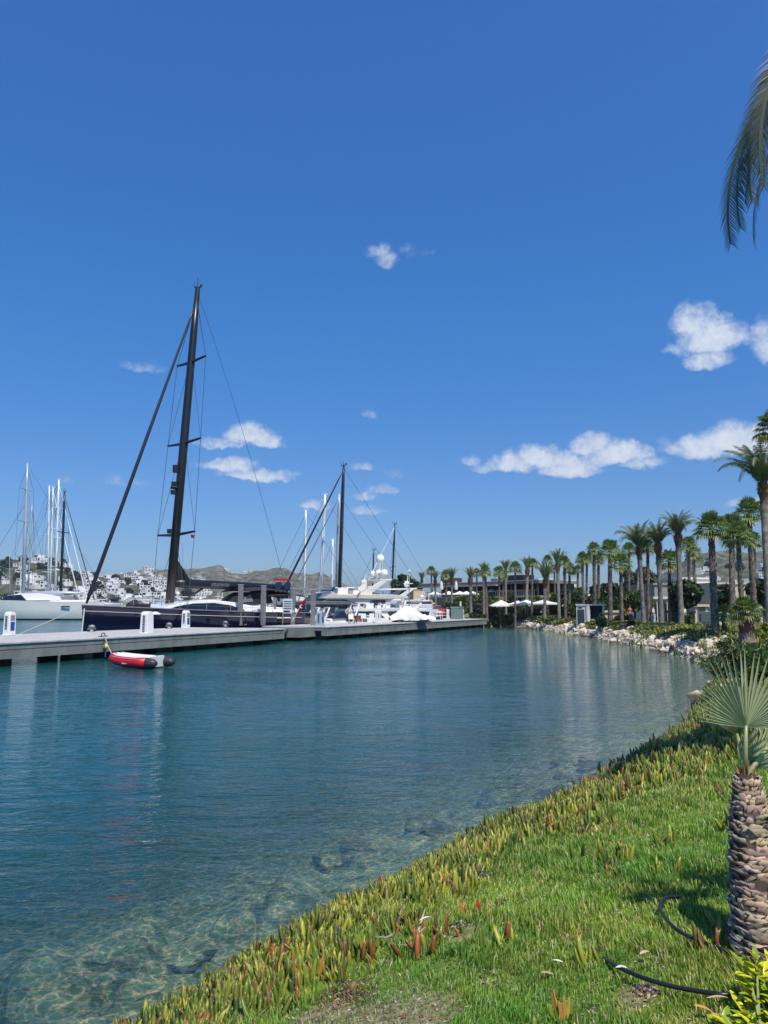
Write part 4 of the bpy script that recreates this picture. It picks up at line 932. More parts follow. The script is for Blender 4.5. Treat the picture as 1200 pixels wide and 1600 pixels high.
# ---- things on pier two
def person(p, rz, lab, shirt, trousers, skin=(.45, .27, .18), hair='dark_mark', pose=0):
    r = empty('person', tuple(p), rz, lab, 'person')
    def sk(name, nodes, edges, m, mods=1):
        me = bpy.data.meshes.new(name); me.from_pydata([n[0] for n in nodes], edges, []); me.materials.append(M[m]); o = link(name, me, r)
        o.modifiers.new('s', 'SKIN'); o.modifiers.new('u', 'SUBSURF').levels = 1
        for v, n in zip(me.skin_vertices[0].data, nodes): v.radius = (n[1], n[1] * .8)
        me.skin_vertices[0].data[0].use_root = True
        for x in o.modifiers:
            if x.type == 'SUBSURF': x.render_levels = mods
        return o
    st = .16 if pose else .05
    nodes = [((0, 0, .95), .15), ((0, 0, 1.2), .14), ((0, 0, 1.42), .15), ((0, 0, 1.5), .06), ((0, .01, 1.6), .075), ((.01, .015, 1.7), .085),
             ((.1, st, .88), .09), ((.11, st * 1.6, .48), .06), ((.11, st * .6, .08), .04), ((.12, st * .6 + .14, .04), .035),
             ((-.1, -st, .88), .09), ((-.11, -st * 1.0, .48), .06), ((-.11, -st * 2.2, .08), .04), ((-.12, -st * 2.2 + .14, .04), .035),
             ((.19, 0, 1.4), .055), ((.26, -.03, 1.12), .042), ((.24, .14, .9), .032), ((.23, .2, .83), .03),
             ((-.19, 0, 1.4), .055), ((-.26, -.02, 1.12), .042), ((-.25, .1, .88), .032), ((-.25, .15, .8), .03)]
    ed = [(0, 1), (1, 2), (2, 3), (3, 4), (4, 5), (0, 6), (6, 7), (7, 8), (8, 9), (0, 10), (10, 11), (11, 12), (12, 13), (2, 14), (14, 15), (15, 16), (16, 17), (2, 18), (18, 19), (19, 20), (20, 21)]
    sk('body', nodes, ed, 'skin')
    g = lambda idx, add: [(nodes[i][0], nodes[i][1] + add) for i in idx]
    sk('shirt', g([0, 1, 2, 14, 15, 18, 19], .018), [(0, 1), (1, 2), (2, 3), (3, 4), (2, 5), (5, 6)], shirt)
    sk('trousers', [((0, 0, .93), .16)] + g([6, 7, 8, 10, 11, 12], .02), [(0, 1), (1, 2), (2, 3), (0, 4), (4, 5), (5, 6)], trousers)
    b = MB(); b.sphere((.01, -.01, 1.73), .105, 10); b.v = [(x, y, z) for x, y, z in b.v]; b.build('hair', hair, r, smooth=True)
    return r
mat('skin', (.42, .25, .17), 0.6); mat('cloth_navy', (.02, .025, .05), 0.9); mat('cloth_white', (.78, .77, .74), 0.9); mat('cloth_red', (.3, .03, .03), 0.9); mat('cloth_tan', (.5, .4, .27), 0.9)
mat('wood_orange', (.34, .12, .04), 0.5, var=.2)
person(on2(545.5, 4.6), R(150), 'person in a white shirt and dark trousers standing on the pier', 'cloth_white', 'cloth_navy', pose=1)
person(on2(550.5, 5.2), R(-20), 'person in white bending beside the orange brown table', 'cloth_white', 'cloth_white')
pd = pedestal(on2(500, 1.6), a2, 'blue grey service pedestal at the near corner of the far pier', colr='alu_grey', h=1.28, w_=.27)
def chair(p, rz, lab, m='white_paint'):
    r = empty('chair', tuple(p), rz, lab, 'chair', 'white chairs around the tables on the pier')
    b = MB(); b.box(-.26, .26, -.26, .26, .42, .48); b.build('seat', m, r, bevel=.02)
    b = MB(); b.box(-.26, .26, .22, .28, .48, .95); b.build('backrest', m, r, bevel=.02)
    for x in (-.22, .22):
        for y in (-.22, .22): MB().box(x - .025, x + .025, y - .025, y + .025, 0, .42).build('leg', 'dark_mark', r)
    return r
def table(p, rz, lab, m):
    r = empty('table', tuple(p), rz, lab, 'table')
    b = MB(); b.box(-.6, .6, -.4, .4, .7, .76); b.build('tabletop', m, r, bevel=.01)
    b = MB(); b.box(-.5, .5, -.32, .32, .25, .7); b.build('cabinet', m, r)
    for x in (-.52, .52):
        for y in (-.33, .33): MB().box(x - .03, x + .03, y - .03, y + .03, 0, .7).build('leg', 'steel_dark', r)
    return r
table(on2(556, 4.2), a2, 'orange brown wooden table beside the man in the white shirt', 'wood_orange')
table(on2(576, 4.4), a2, 'low dark framed table between white pier chairs', 'white_paint')
for px_, w_, rz, lb in [(549.5, 3.4, 20, 'white chair left of the orange brown table'), (563, 4.6, 190, 'white chair right of the orange brown table'), (566.5, 3.6, 200, 'white chair with its back to the orange table'), (572, 3.5, 60, 'white chair left of the low dark framed table'), (581.5, 3.8, 170, 'white chair right of the low dark framed table')]:
    chair(on2(px_, w_), R(rz), lb)
for px_, w_, lb in [(570, 5.4, 'slim white service box behind the pier chairs'), (589, 2.2, 'slim white service box right of the pier chairs'), (593, 2.4, 'slim white service box, one of a close pair by the speedboats'), (626, 4.9, 'slim white service box beside the red cabinet'), (700, 3.0, 'slim cream service box left of the green grey cabin'), (723, 3.2, 'slim cream service box right of the green grey cabin')]:
    r = empty('service_box', tuple(on2(px_, w_)), a2, lb, 'service box', 'slim service boxes on the far pier')
    b = MB(); b.slab([(-.17, 0), (-.17, 1.2), (-.1, 1.3), (.1, 1.3), (.17, 1.2), (.17, 0)], .17, .15); b.build('body', 'white_paint', r, bevel=.02)
    b = MB(); b.slab([(-.1, .5), (-.1, .9), (.1, .9), (.1, .5)], .172, .168); b.build('hatch', 'galv', r)
r = empty('extinguisher_cabinet', tuple(on2(622, 3.2)), a2, 'narrow red fire extinguisher cabinet on the pier', 'extinguisher cabinet')
b = MB(); b.box(-.17, .17, -.14, .14, .05, 1.25); b.build('body', 'red_paint', r, bevel=.03)
b = MB(); b.box(-.1, .1, -.155, -.141, .5, .75); b.box(-.1, .1, -.155, -.141, .9, 1.1); b.build('door_sticker', 'white_paint', r)
r = empty('waste_bin', tuple(on2(664, 1.6)), a2, 'square navy waste bin on the edge of the far pier', 'waste bin')
b = MB(); b.slab([(-.37, 0), (-.4, 1.0), (.4, 1.0), (.37, 0)], .36, .4); b.build('bin_body', 'cloth_navy', r, bevel=.03)
b = MB(); b.box(-.44, .44, -.44, .44, 1.0, 1.1); b.build('bin_lid', 'dark_mark', r, bevel=.02)
b = MB(); b.box(-.2, .2, -.392, -.37, .52, .62); b.box(-.15, .15, -.392, -.37, .68, .72); b.build('bin_mark', 'alu_grey', r)
lp0 = on2(639.5, 2.2)
r = empty('lamp_pole', tuple(lp0), a2, 'tall slender pale lamp pole standing on the far pier', 'lamp pole')
tl = at(641, 893, lp0.y).z - DZ
b = MB(); b.tube([(0, 0, 0), (0, 0, tl * .5), (.05, 0, tl)], [.07, .055, .04], 8); b.build('pole', 'galv', r, smooth=True)
b = MB(); b.lathe([(.05, 0), (.16, .03), (.15, .14), (.04, .18)], 10, (.05, 0, tl)); b.build('lamp_head', 'white_paint', r)
b = MB(); b.box(-.1, .1, -.03, .03, tl * .62, tl * .66); b.build('cable_bracket', 'galv', r)
# panel with patterned front
r = empty('display_board', (atx(653.5, 97, 2), 97, 1.1), a2 - R(64), 'large white framed board with a dark header and dense small marks', 'display board')
bw = 1.75; z0_ = at(653, 963, 97).z - 1.1; z1_ = at(653, 939, 97).z - 1.1
b = MB(); b.box(-bw, bw, -.05, .05, z0_, z1_); b.build('panel', 'white_paint', r)
b = MB(); b.box(-bw + .05, bw - .05, -.075, -.052, z1_ - .36, z1_ - .06); b.build('header_strip', 'dark_mark', r)
b = MB()
for i in range(15):
    for j in range(6):
        x = -bw + .18 + i * .22 + .05 * (j % 2); z = z1_ - .55 - j * .23
        b.box(x, x + .13, -.07, -.052, z - .06, z + .02 + .03 * ((i * j) % 2)); b.box(x + .03, x + .08, -.07, -.052, z - .11, z - .07)
b.build('printed_marks', 'alu_grey', r)
b = MB()
for i in range(9): b.box(-.9 + i * .13, -.9 + i * .13 + .08, -.09, -.077, z1_ - .24, z1_ - .18)
b.build('header_lettering', 'white_paint', r)
for x in (-bw, bw): MB().box(x - .06, x + .06, -.06, .06, 0, z1_ + .05).build('frame_post', 'alu', r)
r = empty('service_cabin', tuple(on2(714, 2.6)), a2, 'small green grey cabin with a white notice at the shore end of the pier', 'cabin')
mat('green_grey', (.17, .25, .22), 0.6, var=.1)
b = MB(); b.box(-.75, .55, -.7, .6, 0, 1.55); b.build('body', 'green_grey', r, bevel=.02)
b = MB(); b.box(.55, 1.0, -.6, .5, 0, 1.5); b.build('side_box', 'alu', r, bevel=.02)
b = MB(); b.box(-.8, .6, -.75, .65, 1.55, 1.62); b.build('cabin_roof', 'alu', r)
b = MB(); b.box(-.9, -.3, -.76, -.72, 1.7, 2.35); b.build('notice', 'white_paint', r)
MB().tube([(-.6, -.7, 0), (-.6, -.7, 2.35)], .03, 5).build('notice_post', 'galv', r)
r = empty('crate', tuple(at(653, 936.5, 110)), R(15), 'tall beige box standing behind the framed board', 'crate')
b = MB(); b.box(-.9, .9, -.8, .8, -.4, 1.3); b.build('body', 'cloth_tan', r, bevel=.02); b = MB(); b.box(-.95, .95, -.85, .85, 1.3, 1.36); b.build('lid', 'cloth_tan', r)
b = MB(); b.box(-.85, .85, -.75, .75, -3.2, -.4); b.build('plinth', 'concrete_side', r)
for i, (px_, w_, lb) in enumerate([(680, 3.4, 'white framed railing section right of the navy bin'), (691, 3.6, 'white framed railing section left of the cream box')]):
    r = empty('railing', tuple(on2(px_, w_)), a2 - R(25), lb, 'railing')
    b = MB(); b.tube([(-1, 0, .9), (1, 0, .9)], .03, 5); b.tube([(-1, 0, .5), (1, 0, .5)], .03, 5); b.build('rail', 'white_paint', r)
    for x in (-1, 0, 1): MB().tube([(x, 0, 0), (x, 0, .92)], .035, 5).build('post', 'white_paint', r)
# ------------------------------------------------------------------ palms
mat('palm_leaf', (1, 1, 1), 0.45, attr=True, transl=.22)
mat('palm_leaf_near', (1, 1, 1), 0.38, attr=True, transl=.18)
mat('date_bark', (.17, .13, .10), 0.95, col2=(.07, .055, .045), vscale=3.0, bump=.05, bscale=12)
mat('fan_bark', (1, 1, 1), 0.95, attr=True, var=.3, vscale=6)
nr = np.random.default_rng(11)
def palm_crown_date(nf, L, th0, th1, droop, seed, nl=26, leaf=.42, wid=.035, col=(.085, .115, .045), m='palm_leaf', name='crown', parent=None, exact=False, twist=0.0, hang=.18):
    g = np.random.default_rng(seed); V = []; T = []; C = []
    for f in range(nf):
        az_ = f * 2.39996 + g.uniform(-.3, .3); q = (f + .5) / nf
        th = R(th0 + (th1 - th0) * q ** 1.0 + g.uniform(-4, 4)); l = L * g.uniform(.85, 1.1) * (1 - .15 * (1 - q)); n = nl
        if exact: az_, th, l = 0.0, R(th0), L
        s = np.linspace(0, 1, n + 1); ang = th + R(droop) * (0.35 + .9 * q) * s ** 1.8
        dr = np.sin(ang) * l / n; dz = np.cos(ang) * l / n
        r = np.concatenate([[0], np.cumsum(dr)[:-1]]) + .08; z = np.concatenate([[0], np.cumsum(dz)[:-1]])
        P = np.stack([r * math.cos(az_), r * math.sin(az_), z], -1)
        tang = np.stack([np.sin(ang) * math.cos(az_), np.sin(ang) * math.sin(az_), np.cos(ang)], -1)
        side = np.array([-math.sin(az_), math.cos(az_), 0.0]); up = np.cross(side, tang); up = -up if up[-1, 2] < 0 and False else up
        sideA = np.tile(side, (n + 1, 1))
        if twist:
            tw = (R(twist) * np.clip(s * 2.2, 0, 1))[:, None]; sideA, up = sideA * np.cos(tw) + up * np.sin(tw), up * np.cos(tw) - sideA * np.sin(tw)
        cf = np.array(col) * g.uniform(.75, 1.3) * np.array([g.uniform(.85, 1.25), 1, g.uniform(.8, 1.2)])
        # rachis
        k0 = len(V) and sum(len(v) for v in V)
        w = np.linspace(.035, .006, n + 1)[:, None] * (L / 3)
        R_ = np.concatenate([P + sideA * w, P - sideA * w]); V.append(R_); C.append(np.tile(cf * np.array([1.3, 1.2, .9]), (len(R_), 1)))
        i = np.arange(n); T.append(np.stack([i, i + 1, i + n + 1], -1) + k0); T.append(np.stack([i + 1, i + n + 2, i + n + 1], -1) + k0)
        # leaflets
        k0 += len(R_)
        for sg in (-1, 1):
            idx = np.arange(2, n + 1); m_ = len(idx); tt = s[idx]
            ll = leaf * (L / 3) * np.interp(tt, [0, .12, .35, .8, 1], [.3, .8, 1, .75, .35]) * g.uniform(.85, 1.1, m_)
            fwd = np.interp(tt, [0, 1], [.55, 1.25])[:, None] + g.uniform(-.1, .1, (m_, 1))
            d = sideA[idx] * sg * 1.0 + tang[idx] * fwd + up[idx] * (.28 + g.uniform(-.12, .12, (m_, 1))); d[:, 2] -= hang + g.uniform(0, .1, m_)
            d /= np.linalg.norm(d, axis=1)[:, None]
            a = P[idx] - tang[idx] * wid; b = P[idx] + tang[idx] * wid; mid = P[idx] + d * ll[:, None] * .5
            e = P[idx] + d * ll[:, None]; e[:, 2] -= ll * .14
            ma = mid - tang[idx] * wid * .9; mb2 = mid + tang[idx] * wid * .9
            X = np.stack([a, b, ma, mb2, e], 1).reshape(-1, 3); V.append(X)
            C.append(np.repeat(cf * g.uniform(.8, 1.25, (m_, 1)), 5, 0))
            j = np.arange(m_) * 5 + k0
            T.append(np.concatenate([np.stack([j, j + 1, j + 3], -1), np.stack([j, j + 3, j + 2], -1), np.stack([j + 2, j + 3, j + 4], -1)])); k0 += len(X)
    V = np.concatenate(V); C = np.concatenate(C); T = np.concatenate(T)
    return npmesh(name, V, tris=T, col=C, mats=[m], parent=parent)
def fan_blade(g, hub, d, up, rad, ns, spread, cf, V, T, C, wid=1.0, droop=.25, cup=.25, split=.55, k0=0):
    side = np.cross(d, up); side /= np.linalg.norm(side)
    for i in range(ns):
        a = (i / (ns - 1) - .5) * spread; l = rad * (1 - .28 * (abs(a) / (spread / 2)) ** 2) * g.uniform(.93, 1.05)
        dd = d * math.cos(a) + side * math.sin(a) - up * cup * (1 - math.cos(a)) * 0 + up * cup * abs(math.sin(a)) * .5
        dd = dd / np.linalg.norm(dd); ps = np.cross(dd, up); ps /= np.linalg.norm(ps)
        w = math.tan(spread / ns / 2) * l * split * wid
        fold = up * w * .55
        m = hub + dd * l * split; e = hub + dd * l; e = e + np.array([0, 0, -1.0]) * droop * l * g.uniform(.5, 1.2)
        e2 = (m + e) / 2 + np.array([0, 0, 1.0]) * droop * l * .12
        V += [hub, m - ps * w + fold, m - fold, m + ps * w + fold, e2 - ps * w * .55, e2 + ps * w * .55, e]
        c = cf * g.uniform(.8, 1.2); C += [c] * 2 + [c * 1.15] + [c] * 3 + [c * np.array([1.25, 1.1, .8])]
        T += [(k0, k0 + 1, k0 + 2), (k0, k0 + 2, k0 + 3), (k0 + 1, k0 + 4, k0 + 2), (k0 + 2, k0 + 4, k0 + 5), (k0 + 2, k0 + 5, k0 + 3), (k0 + 4, k0 + 6, k0 + 5)]; k0 += 7
    return k0
def palm_crown_fan(nf, rad, seed, col=(.15, .215, .055), ns=14, pet=.66, name='crown', parent=None, thmax=118):
    g = np.random.default_rng(seed); V = []; T = []; C = []; k0 = 0
    for f in range(nf):
        az_ = f * 2.39996 + g.uniform(-.3, .3); q = (f + .5) / nf; th = R(4 + (thmax - 4) * q ** 1.05)
        out = np.array([math.cos(az_), math.sin(az_), 0.0]); d = out * math.sin(th) + np.array([0, 0, math.cos(th)])
        p0 = out * .1 + np.array([0, 0, -.25 * q]); hub = p0 + d * pet * g.uniform(.8, 1.1); up = np.cross(np.array([-math.sin(az_), math.cos(az_), 0]), d); up = -up
        if up[2] < 0: up = -up
        cf = np.array(col) * g.uniform(.75, 1.35) * (1 if q < .9 else np.array([1.7, 1.15, 1.2]))
        sd = np.array([-math.sin(az_), math.cos(az_), 0]) * .018
        V += [p0 - sd * 1.6, p0 + sd * 1.6, hub + sd, hub - sd]; C += [cf * np.array([1.7, 1.4, 1.0])] * 4; T += [(k0, k0 + 1, k0 + 2), (k0, k0 + 2, k0 + 3)]; k0 += 4
        k0 = fan_blade(g, hub, d, up, rad * g.uniform(.85, 1.1), ns, R(210), cf, V, T, C, droop=.2 + .5 * q, k0=k0)
    return npmesh(name, np.array(V), tris=T, col=np.array(C), mats=['palm_leaf'], parent=parent)
def trunk_mesh(h, r0, r1, kind, seed, lean=(0, 0), parent=None, boots=1.0):
    """trunk from the origin up to (lean, h)"""
    g = np.random.default_rng(seed); n = 12; nz = max(8, int(h * 5)); V = []; C = []; Q = []
    for i in range(nz + 1):
        t = i / nz; z = h * t
        if kind == 'date':
            r = r0 * (1 + .35 * math.exp(-t * 12)) * (1 - .12 * t); r *= 1 + (.055 if i % 2 else 0)
            bulge = math.exp(-((h - z - .5) / .4) ** 2) * .6 + math.exp(-((h - z - 1.5) / .35) ** 2) * .25; r *= 1 + bulge
        else:
            r = (r0 + (r1 - r0) * t) * (1 + .3 * math.exp(-t * 14)) * (1 + (.10 if i % 2 else 0) * boots)
        cx, cy = lean[0] * t ** 1.3, lean[1] * t ** 1.3
        for j in range(n):
            a = 2 * math.pi * (j + .5 * (i % 2)) / n; rr = r * (1 + g.uniform(-.08, .1) * (boots if kind == 'fan' else .7))
            V.append((cx + rr * math.cos(a), cy + rr * math.sin(a), z))
            if kind == 'date':
                top = h - z < 2.0; c = np.array([.14, .085, .055]) if h - z < 1.3 else np.array([.29, .25, .21]); c = c * g.uniform(.55, 1.3)
            else:
                c = np.array([.23, .175, .14]) * g.uniform(.45, 1.35)
                if h - z < .9: c = np.array([.20, .09, .05]) * g.uniform(.6, 1.3)
            C.append(c)
    for i in range(nz):
        for j in range(n): Q.append((i * n + j, i * n + (j + 1) % n, (i + 1) * n + (j + 1) % n, (i + 1) * n + j))
    T = []; k0 = len(V)
    if kind == 'fan':                                   # old leaf bases sticking out
        nb = int(h * 34 * boots)
        for b in range(nb):
            z = g.uniform(h * .08, h - .1); t = z / h; a = g.uniform(0, 2 * math.pi); r = (r0 + (r1 - r0) * t) * .98
            cx, cy = lean[0] * t ** 1.3, lean[1] * t ** 1.3; o = np.array([math.cos(a), math.sin(a), 0]); s_ = np.array([-math.sin(a), math.cos(a), 0]) * .045
            p = np.array([cx, cy, z]) + o * r; e = p + o * g.uniform(.05, .13) + np.array([0, 0, g.uniform(.05, .2)])
            V += [tuple(p - s_), tuple(p + s_), tuple(e)]
            c = np.array([.58, .52, .44]) * g.uniform(.7, 1.3) if g.random() < .45 else np.array([.22, .15, .11]) * g.uniform(.5, 1.3); C += [c] * 3; T.append((k0, k0 + 1, k0 + 2)); k0 += 3
    else:
        for b in range(150):                             # trimmed frond stubs under the crown
            z = h - abs(g.normal(0, .55)) - .05; a = g.uniform(0, 2 * math.pi); o = np.array([math.cos(a), math.sin(a), 0]); s_ = np.array([-math.sin(a), math.cos(a), 0]) * .05
            rr = r0 * (1 + .75 * math.exp(-((h - z - .55) / .42) ** 2)); p = np.array([lean[0], lean[1], z]) + o * rr * .9; e = p + o * g.uniform(.06, .18) + np.array([0, 0, g.uniform(.12, .32)])
            V += [tuple(p - s_), tuple(p + s_), tuple(e)]; C += [np.array([.26, .15, .07]) * g.uniform(.4, 1.5)] * 3; T.append((k0, k0 + 1, k0 + 2)); k0 += 3
    return npmesh('trunk', np.array(V), quads=Q, tris=T if T else None, col=np.array(C), mats=['fan_bark'], parent=parent)
crown_cache = {}
def crown_copy(key, maker, parent, loc, s, rz):
    if key not in crown_cache:
        o = maker(); crown_cache[key] = o
    else:
        o = crown_cache[key].copy(); COL.objects.link(o)
    o.parent = parent; o.location = loc; o.scale = (s,) * 3 if not hasattr(s, '__len__') else s; o.rotation_euler = (0, 0, rz); return o
DATEV = {'tied': lambda k: (lambda: palm_crown_date(30, 2.3, 2, 25, 50, 20 + k, nl=16, leaf=.36, wid=.05, col=(.17, .21, .085))),
         'open': lambda k: (lambda: palm_crown_date(34, 2.75, 3, 34, 112, 40 + k, nl=24, hang=.42, leaf=.42, wid=.036, col=(.15, .19, .08)))}
def palm(kind, base, neck, lab, grp, seed, s=1.0, tr=.19, var='tied', boots=1.0):
    r = empty('date_palm' if kind == 'date' else 'fan_palm', tuple(base), 0, lab, 'palm tree', grp)
    h = neck.z - base.z; lean = (neck.x - base.x, neck.y - base.y)
    trunk_mesh(h, tr, tr * .8, kind, seed, lean, r, boots)
    k = seed % 3
    if kind == 'date': crown_copy((var, k), DATEV[var](k), r, (lean[0], lean[1], h - .1), s, seed * 1.7)
    else: crown_copy(('fan', k), (lambda: palm_crown_fan(42, .72, 60 + k, thmax=122)), r, (lean[0], lean[1], h + .05), s, seed * 1.7)
    return r
def base_at(px, py, Y=None):
    if Y is None:
        return hit(px, py)
    X = atx(px, Y, 1.2); return Vector((X, Y, zg(X, Y)))
# kind, base px, base py (or distance when > 0 given), neck px, neck py, crown scale, trunk radius, variant
PALMS = [
 ('date', 657, None, 659, 905, 150, 1.05, .22, 'tied'), ('date', 681, None, 680, 905, 128, 1.0, .2, 'tied'), ('fan', 674, None, 674, 893, 140, 1.0, .2, ''), ('fan', 697, None, 697, 899, 124, .95, .2, ''),
 ('date', 706, None, 706, 903, 120, 1.0, .19, 'tied'), ('date', 736, None, 735, 903, 113, 1.05, .27, 'tied'), ('fan', 745, None, 745, 896, 125, .9, .17, ''), ('date', 756, 971, 756, 893, None, 1.0, .24, 'tied'), ('fan', 761, None, 758, 893, 108, 1.05, .22, ''),
 ('fan', 780, None, 780, 894, 112, 1.0, .18, ''), ('fan', 786, None, 787, 902, 125, .8, .18, ''), ('date', 791, 971, 790, 890, None, 1.0, .2, 'tied'), ('fan', 805, None, 805, 888, 106, 1.05, .19, ''),
 ('date', 823, 970, 824, 888, None, 1.0, .24, 'tied'), ('fan', 831, None, 832, 882, 104, .9, .18, ''), ('date', 851, 971, 852, 905, None, 1.35, .28, 'tied'), ('fan', 857, None, 856, 876, 108, .9, .2, ''),
 ('date', 874, 971, 871, 880, None, 1.05, .2, 'tied'), ('fan', 884, 972, 882, 879, None, .95, .2, ''), ('fan', 890, 969, 890, 890, None, .9, .18, ''), ('fan', 903, None, 903, 891, 112, .85, .2, ''),
 ('fan', 912, 969, 910, 873, None, 1.0, .2, ''), ('fan', 917, 966, 917, 876, None, .95, .18, ''), ('fan', 930, 971, 928, 859, None, 1.0, .21, ''), ('fan', 936, None, 935, 876, 90, .8, .2, ''), ('fan', 954, 974, 953, 861, None, 1.1, .24, ''),
 ('fan', 972, 977, 970, 881, None, .95, .2, ''), ('fan', 983, None, 983, 860, 88, .9, .2, ''), ('date', 1006, 979, 998, 852, None, 1.0, .22, 'open'), ('fan', 1014, 978, 1012, 856, None, .75, .2, ''),
 ('date', 1034, 981, 1028, 848, None, 1.0, .22, 'open'), ('fan', 1047, 977, 1046, 877, None, .95, .17, ''), ('date', 1065, 980, 1059, 832, None, 1.0, .23, 'open'), ('fan', 1078, 974, 1076, 852, None, .95, .2, ''),
 ('fan', 1118, 993, 1111, 825, None, 1.0, .25, ''), ('fan', 1146, 984, 1143, 827, None, 1.05, .23, ''), ('fan', 1162, 993, 1153, 838, None, .9, .2, ''), ('fan', 1180, 981, 1170, 803, None, 1.05, .22, ''), ('fan', 1182, 976, 1177, 846, None, .9, .2, ''),
 ('date', 1204, 996, 1192, 752, None, 1.25, .24, 'open'), ('fan', 1222, 996, 1212, 668, None, 1.0, .22, ''), ('date', 995, None, 1000, 868, 96, .8, .2, 'tied'), ('fan', 868, None, 866, 890, 128, .8, .2, ''), ('fan', 1090, None, 1083, 865, 75, .8, .2, '')]
PALMS.sort(key=lambda a: a[3]); cnt = {'date': 0, 'fan': 0}
for i, (kind, bpx, bpy_, npx, npy, Y, s, tr_r, var) in enumerate(PALMS):
    b = base_at(bpx, bpy_, Y); nk = at(npx, npy, b.y + rnd.uniform(-.5, .5)); s *= rnd.uniform(.84, 1.02) * (.88 if npx < 940 else .95); tr_r *= rnd.uniform(.72, .95)
    lab = (f'feather leaved date palm with knobbly neck, {ordinal(cnt[kind])} date palm from the left' if kind == 'date' else f'fan leaved palm with shaggy trunk, {ordinal(cnt[kind])} fan palm from the left')
    cnt[kind] += 1
    palm(kind, b, nk, lab, 'date palms along the shore' if kind == 'date' else 'fan palms along the shore', 100 + i, s, tr_r, var or 'tied')
# short ones
b = pix(1132, 990, 1.2); palm('fan', b, at(1132, 962, b.y), 'small dark fan palm with a thin black trunk in front of the white container', None, 301, .55, .16, '', boots=.4)
b = pix(1168, 1003, 1.2); palm('fan', b, at(1164, 957, b.y), 'short stout fan palm behind the oleander bush', None, 302, .62, .34, '', boots=.6)
# tall date palm whose fronds hang in from the upper right
tb = Vector((6.5, 6.9, zg(6.5, 6.9))); th_ = 9.0
tp = empty('date_palm', tuple(tb), 0, 'tall date palm whose feathery fronds hang in at the upper right', 'palm tree')
trunk_mesh(th_, .24, .2, 'date', 77, (0, 0), tp)
nf = 46
for f in range(nf):
    lf_ = 2.2 if math.cos(f * 2.39996) < -.15 and f > 8 else 3.3
    o = palm_crown_date(1, lf_, 10 + 95 * (f / nf) ** .9, 12 + 95 * (f / nf) ** .9, 60 + 25 * (f % 3), 500 + f, nl=66, leaf=.5, wid=.013, col=(.07, .105, .05), m='palm_leaf_near', name='frond', parent=tp)
    o.location = (0, 0, th_ - .1); o.rotation_euler = (0, 0, f * 2.39996)
def solve_frond(reach, drop, ln_, q=.5):
    best = None
    for th in range(5, 120, 5):
        for dr in range(0, 240, 6):
            sN = np.linspace(0, 1, 41); an = R(th) + R(dr) * (.35 + .9 * q) * sN ** 1.8; e = (np.sin(an).mean() * ln_ + .08 - reach) ** 2 + (np.cos(an).mean() * ln_ - drop) ** 2
            e += max(0, an[-1] - R(172)) ** 2 * 4
            if best is None or e < best[0]: best = (e, th, dr)
    return best[1:]
ctop = tb + Vector((0, 0, th_ - .1))
for f, (px_, py, Y, ln_) in enumerate([(1278, 285, 7.2, 4.6), (1300, 262, 7.6, 4.75), (1246, 264, 7.9, 4.1), (1262, 288, 8.3, 4.3), (1272, 372, 7.6, 4.6), (1310, 330, 6.8, 4.8), (1282, 200, 7.0, 4.4)]):
    tg = at(px_, py, Y) - ctop; rch = math.hypot(tg.x, tg.y); th_a, dr = solve_frond(rch, tg.z, ln_)
    o = palm_crown_date(1, ln_, th_a, th_a + .01, dr, 700 + f, nl=125, leaf=.23, wid=.0125, col=(.045, .07, .035), m='palm_leaf_near', name='frond', parent=tp, exact=True, twist=[75, 60, 15, 10, 40, 85, 70][f])
    o.location = (0, 0, th_ - .1); o.rotation_euler = (0, 0, math.atan2(tg.y, tg.x))

# ------------------------------------------------------------------ foliage: bushes, hedges, trees
mat('leaf', (1, 1, 1), 0.5, attr=True, transl=.2)
mat('bark', (.12, .09, .07), 0.95, var=.4)
def foliage(n, rx, ry, rz, leaf, col, seed, clumps=14, shell=.75, spread=.36, parent=None, name='crown', z0=0.0, elong=1.6, alt=None, altp=0.0):
    g = np.random.default_rng(seed)
    cc = g.normal(0, 1, (clumps, 3)); cc /= np.linalg.norm(cc, axis=1)[:, None]; cc *= g.uniform(.35, shell, (clumps, 1)); cv = g.uniform(.6, 1.35, clumps)
    k = g.integers(0, clumps, n); p = g.normal(0, 1, (n, 3)); p /= np.linalg.norm(p, axis=1)[:, None]; p *= (g.uniform(.5, 1, (n, 1)) ** .5) * spread
    P = (cc[k] + p) * np.array([rx, ry, rz]); P[:, 2] += z0
    a = g.normal(0, 1, (n, 3)) + np.array([0, 0, .6]); a /= np.linalg.norm(a, axis=1)[:, None]; b = np.cross(a, g.normal(0, 1, (n, 3))); b /= np.linalg.norm(b, axis=1)[:, None]
    l = leaf * g.uniform(.6, 1.3, (n, 1)); V = np.stack([P - b * l * .5, P + a * l * elong * .5 - b * 0, P + b * l * .5, P - a * l * elong * .5], 1).reshape(-1, 3)
    base = np.array(col)[None] * g.uniform(.7, 1.3, (n, 1)) * cv[k][:, None]
    if alt is not None: mk = g.random(n) < altp; base[mk] = np.array(alt) * g.uniform(.7, 1.2, (mk.sum(), 1))
    return npmesh(name, V, quads=np.arange(n * 4).reshape(-1, 4), col=np.repeat(base, 4, 0), mats=['leaf'], parent=parent)
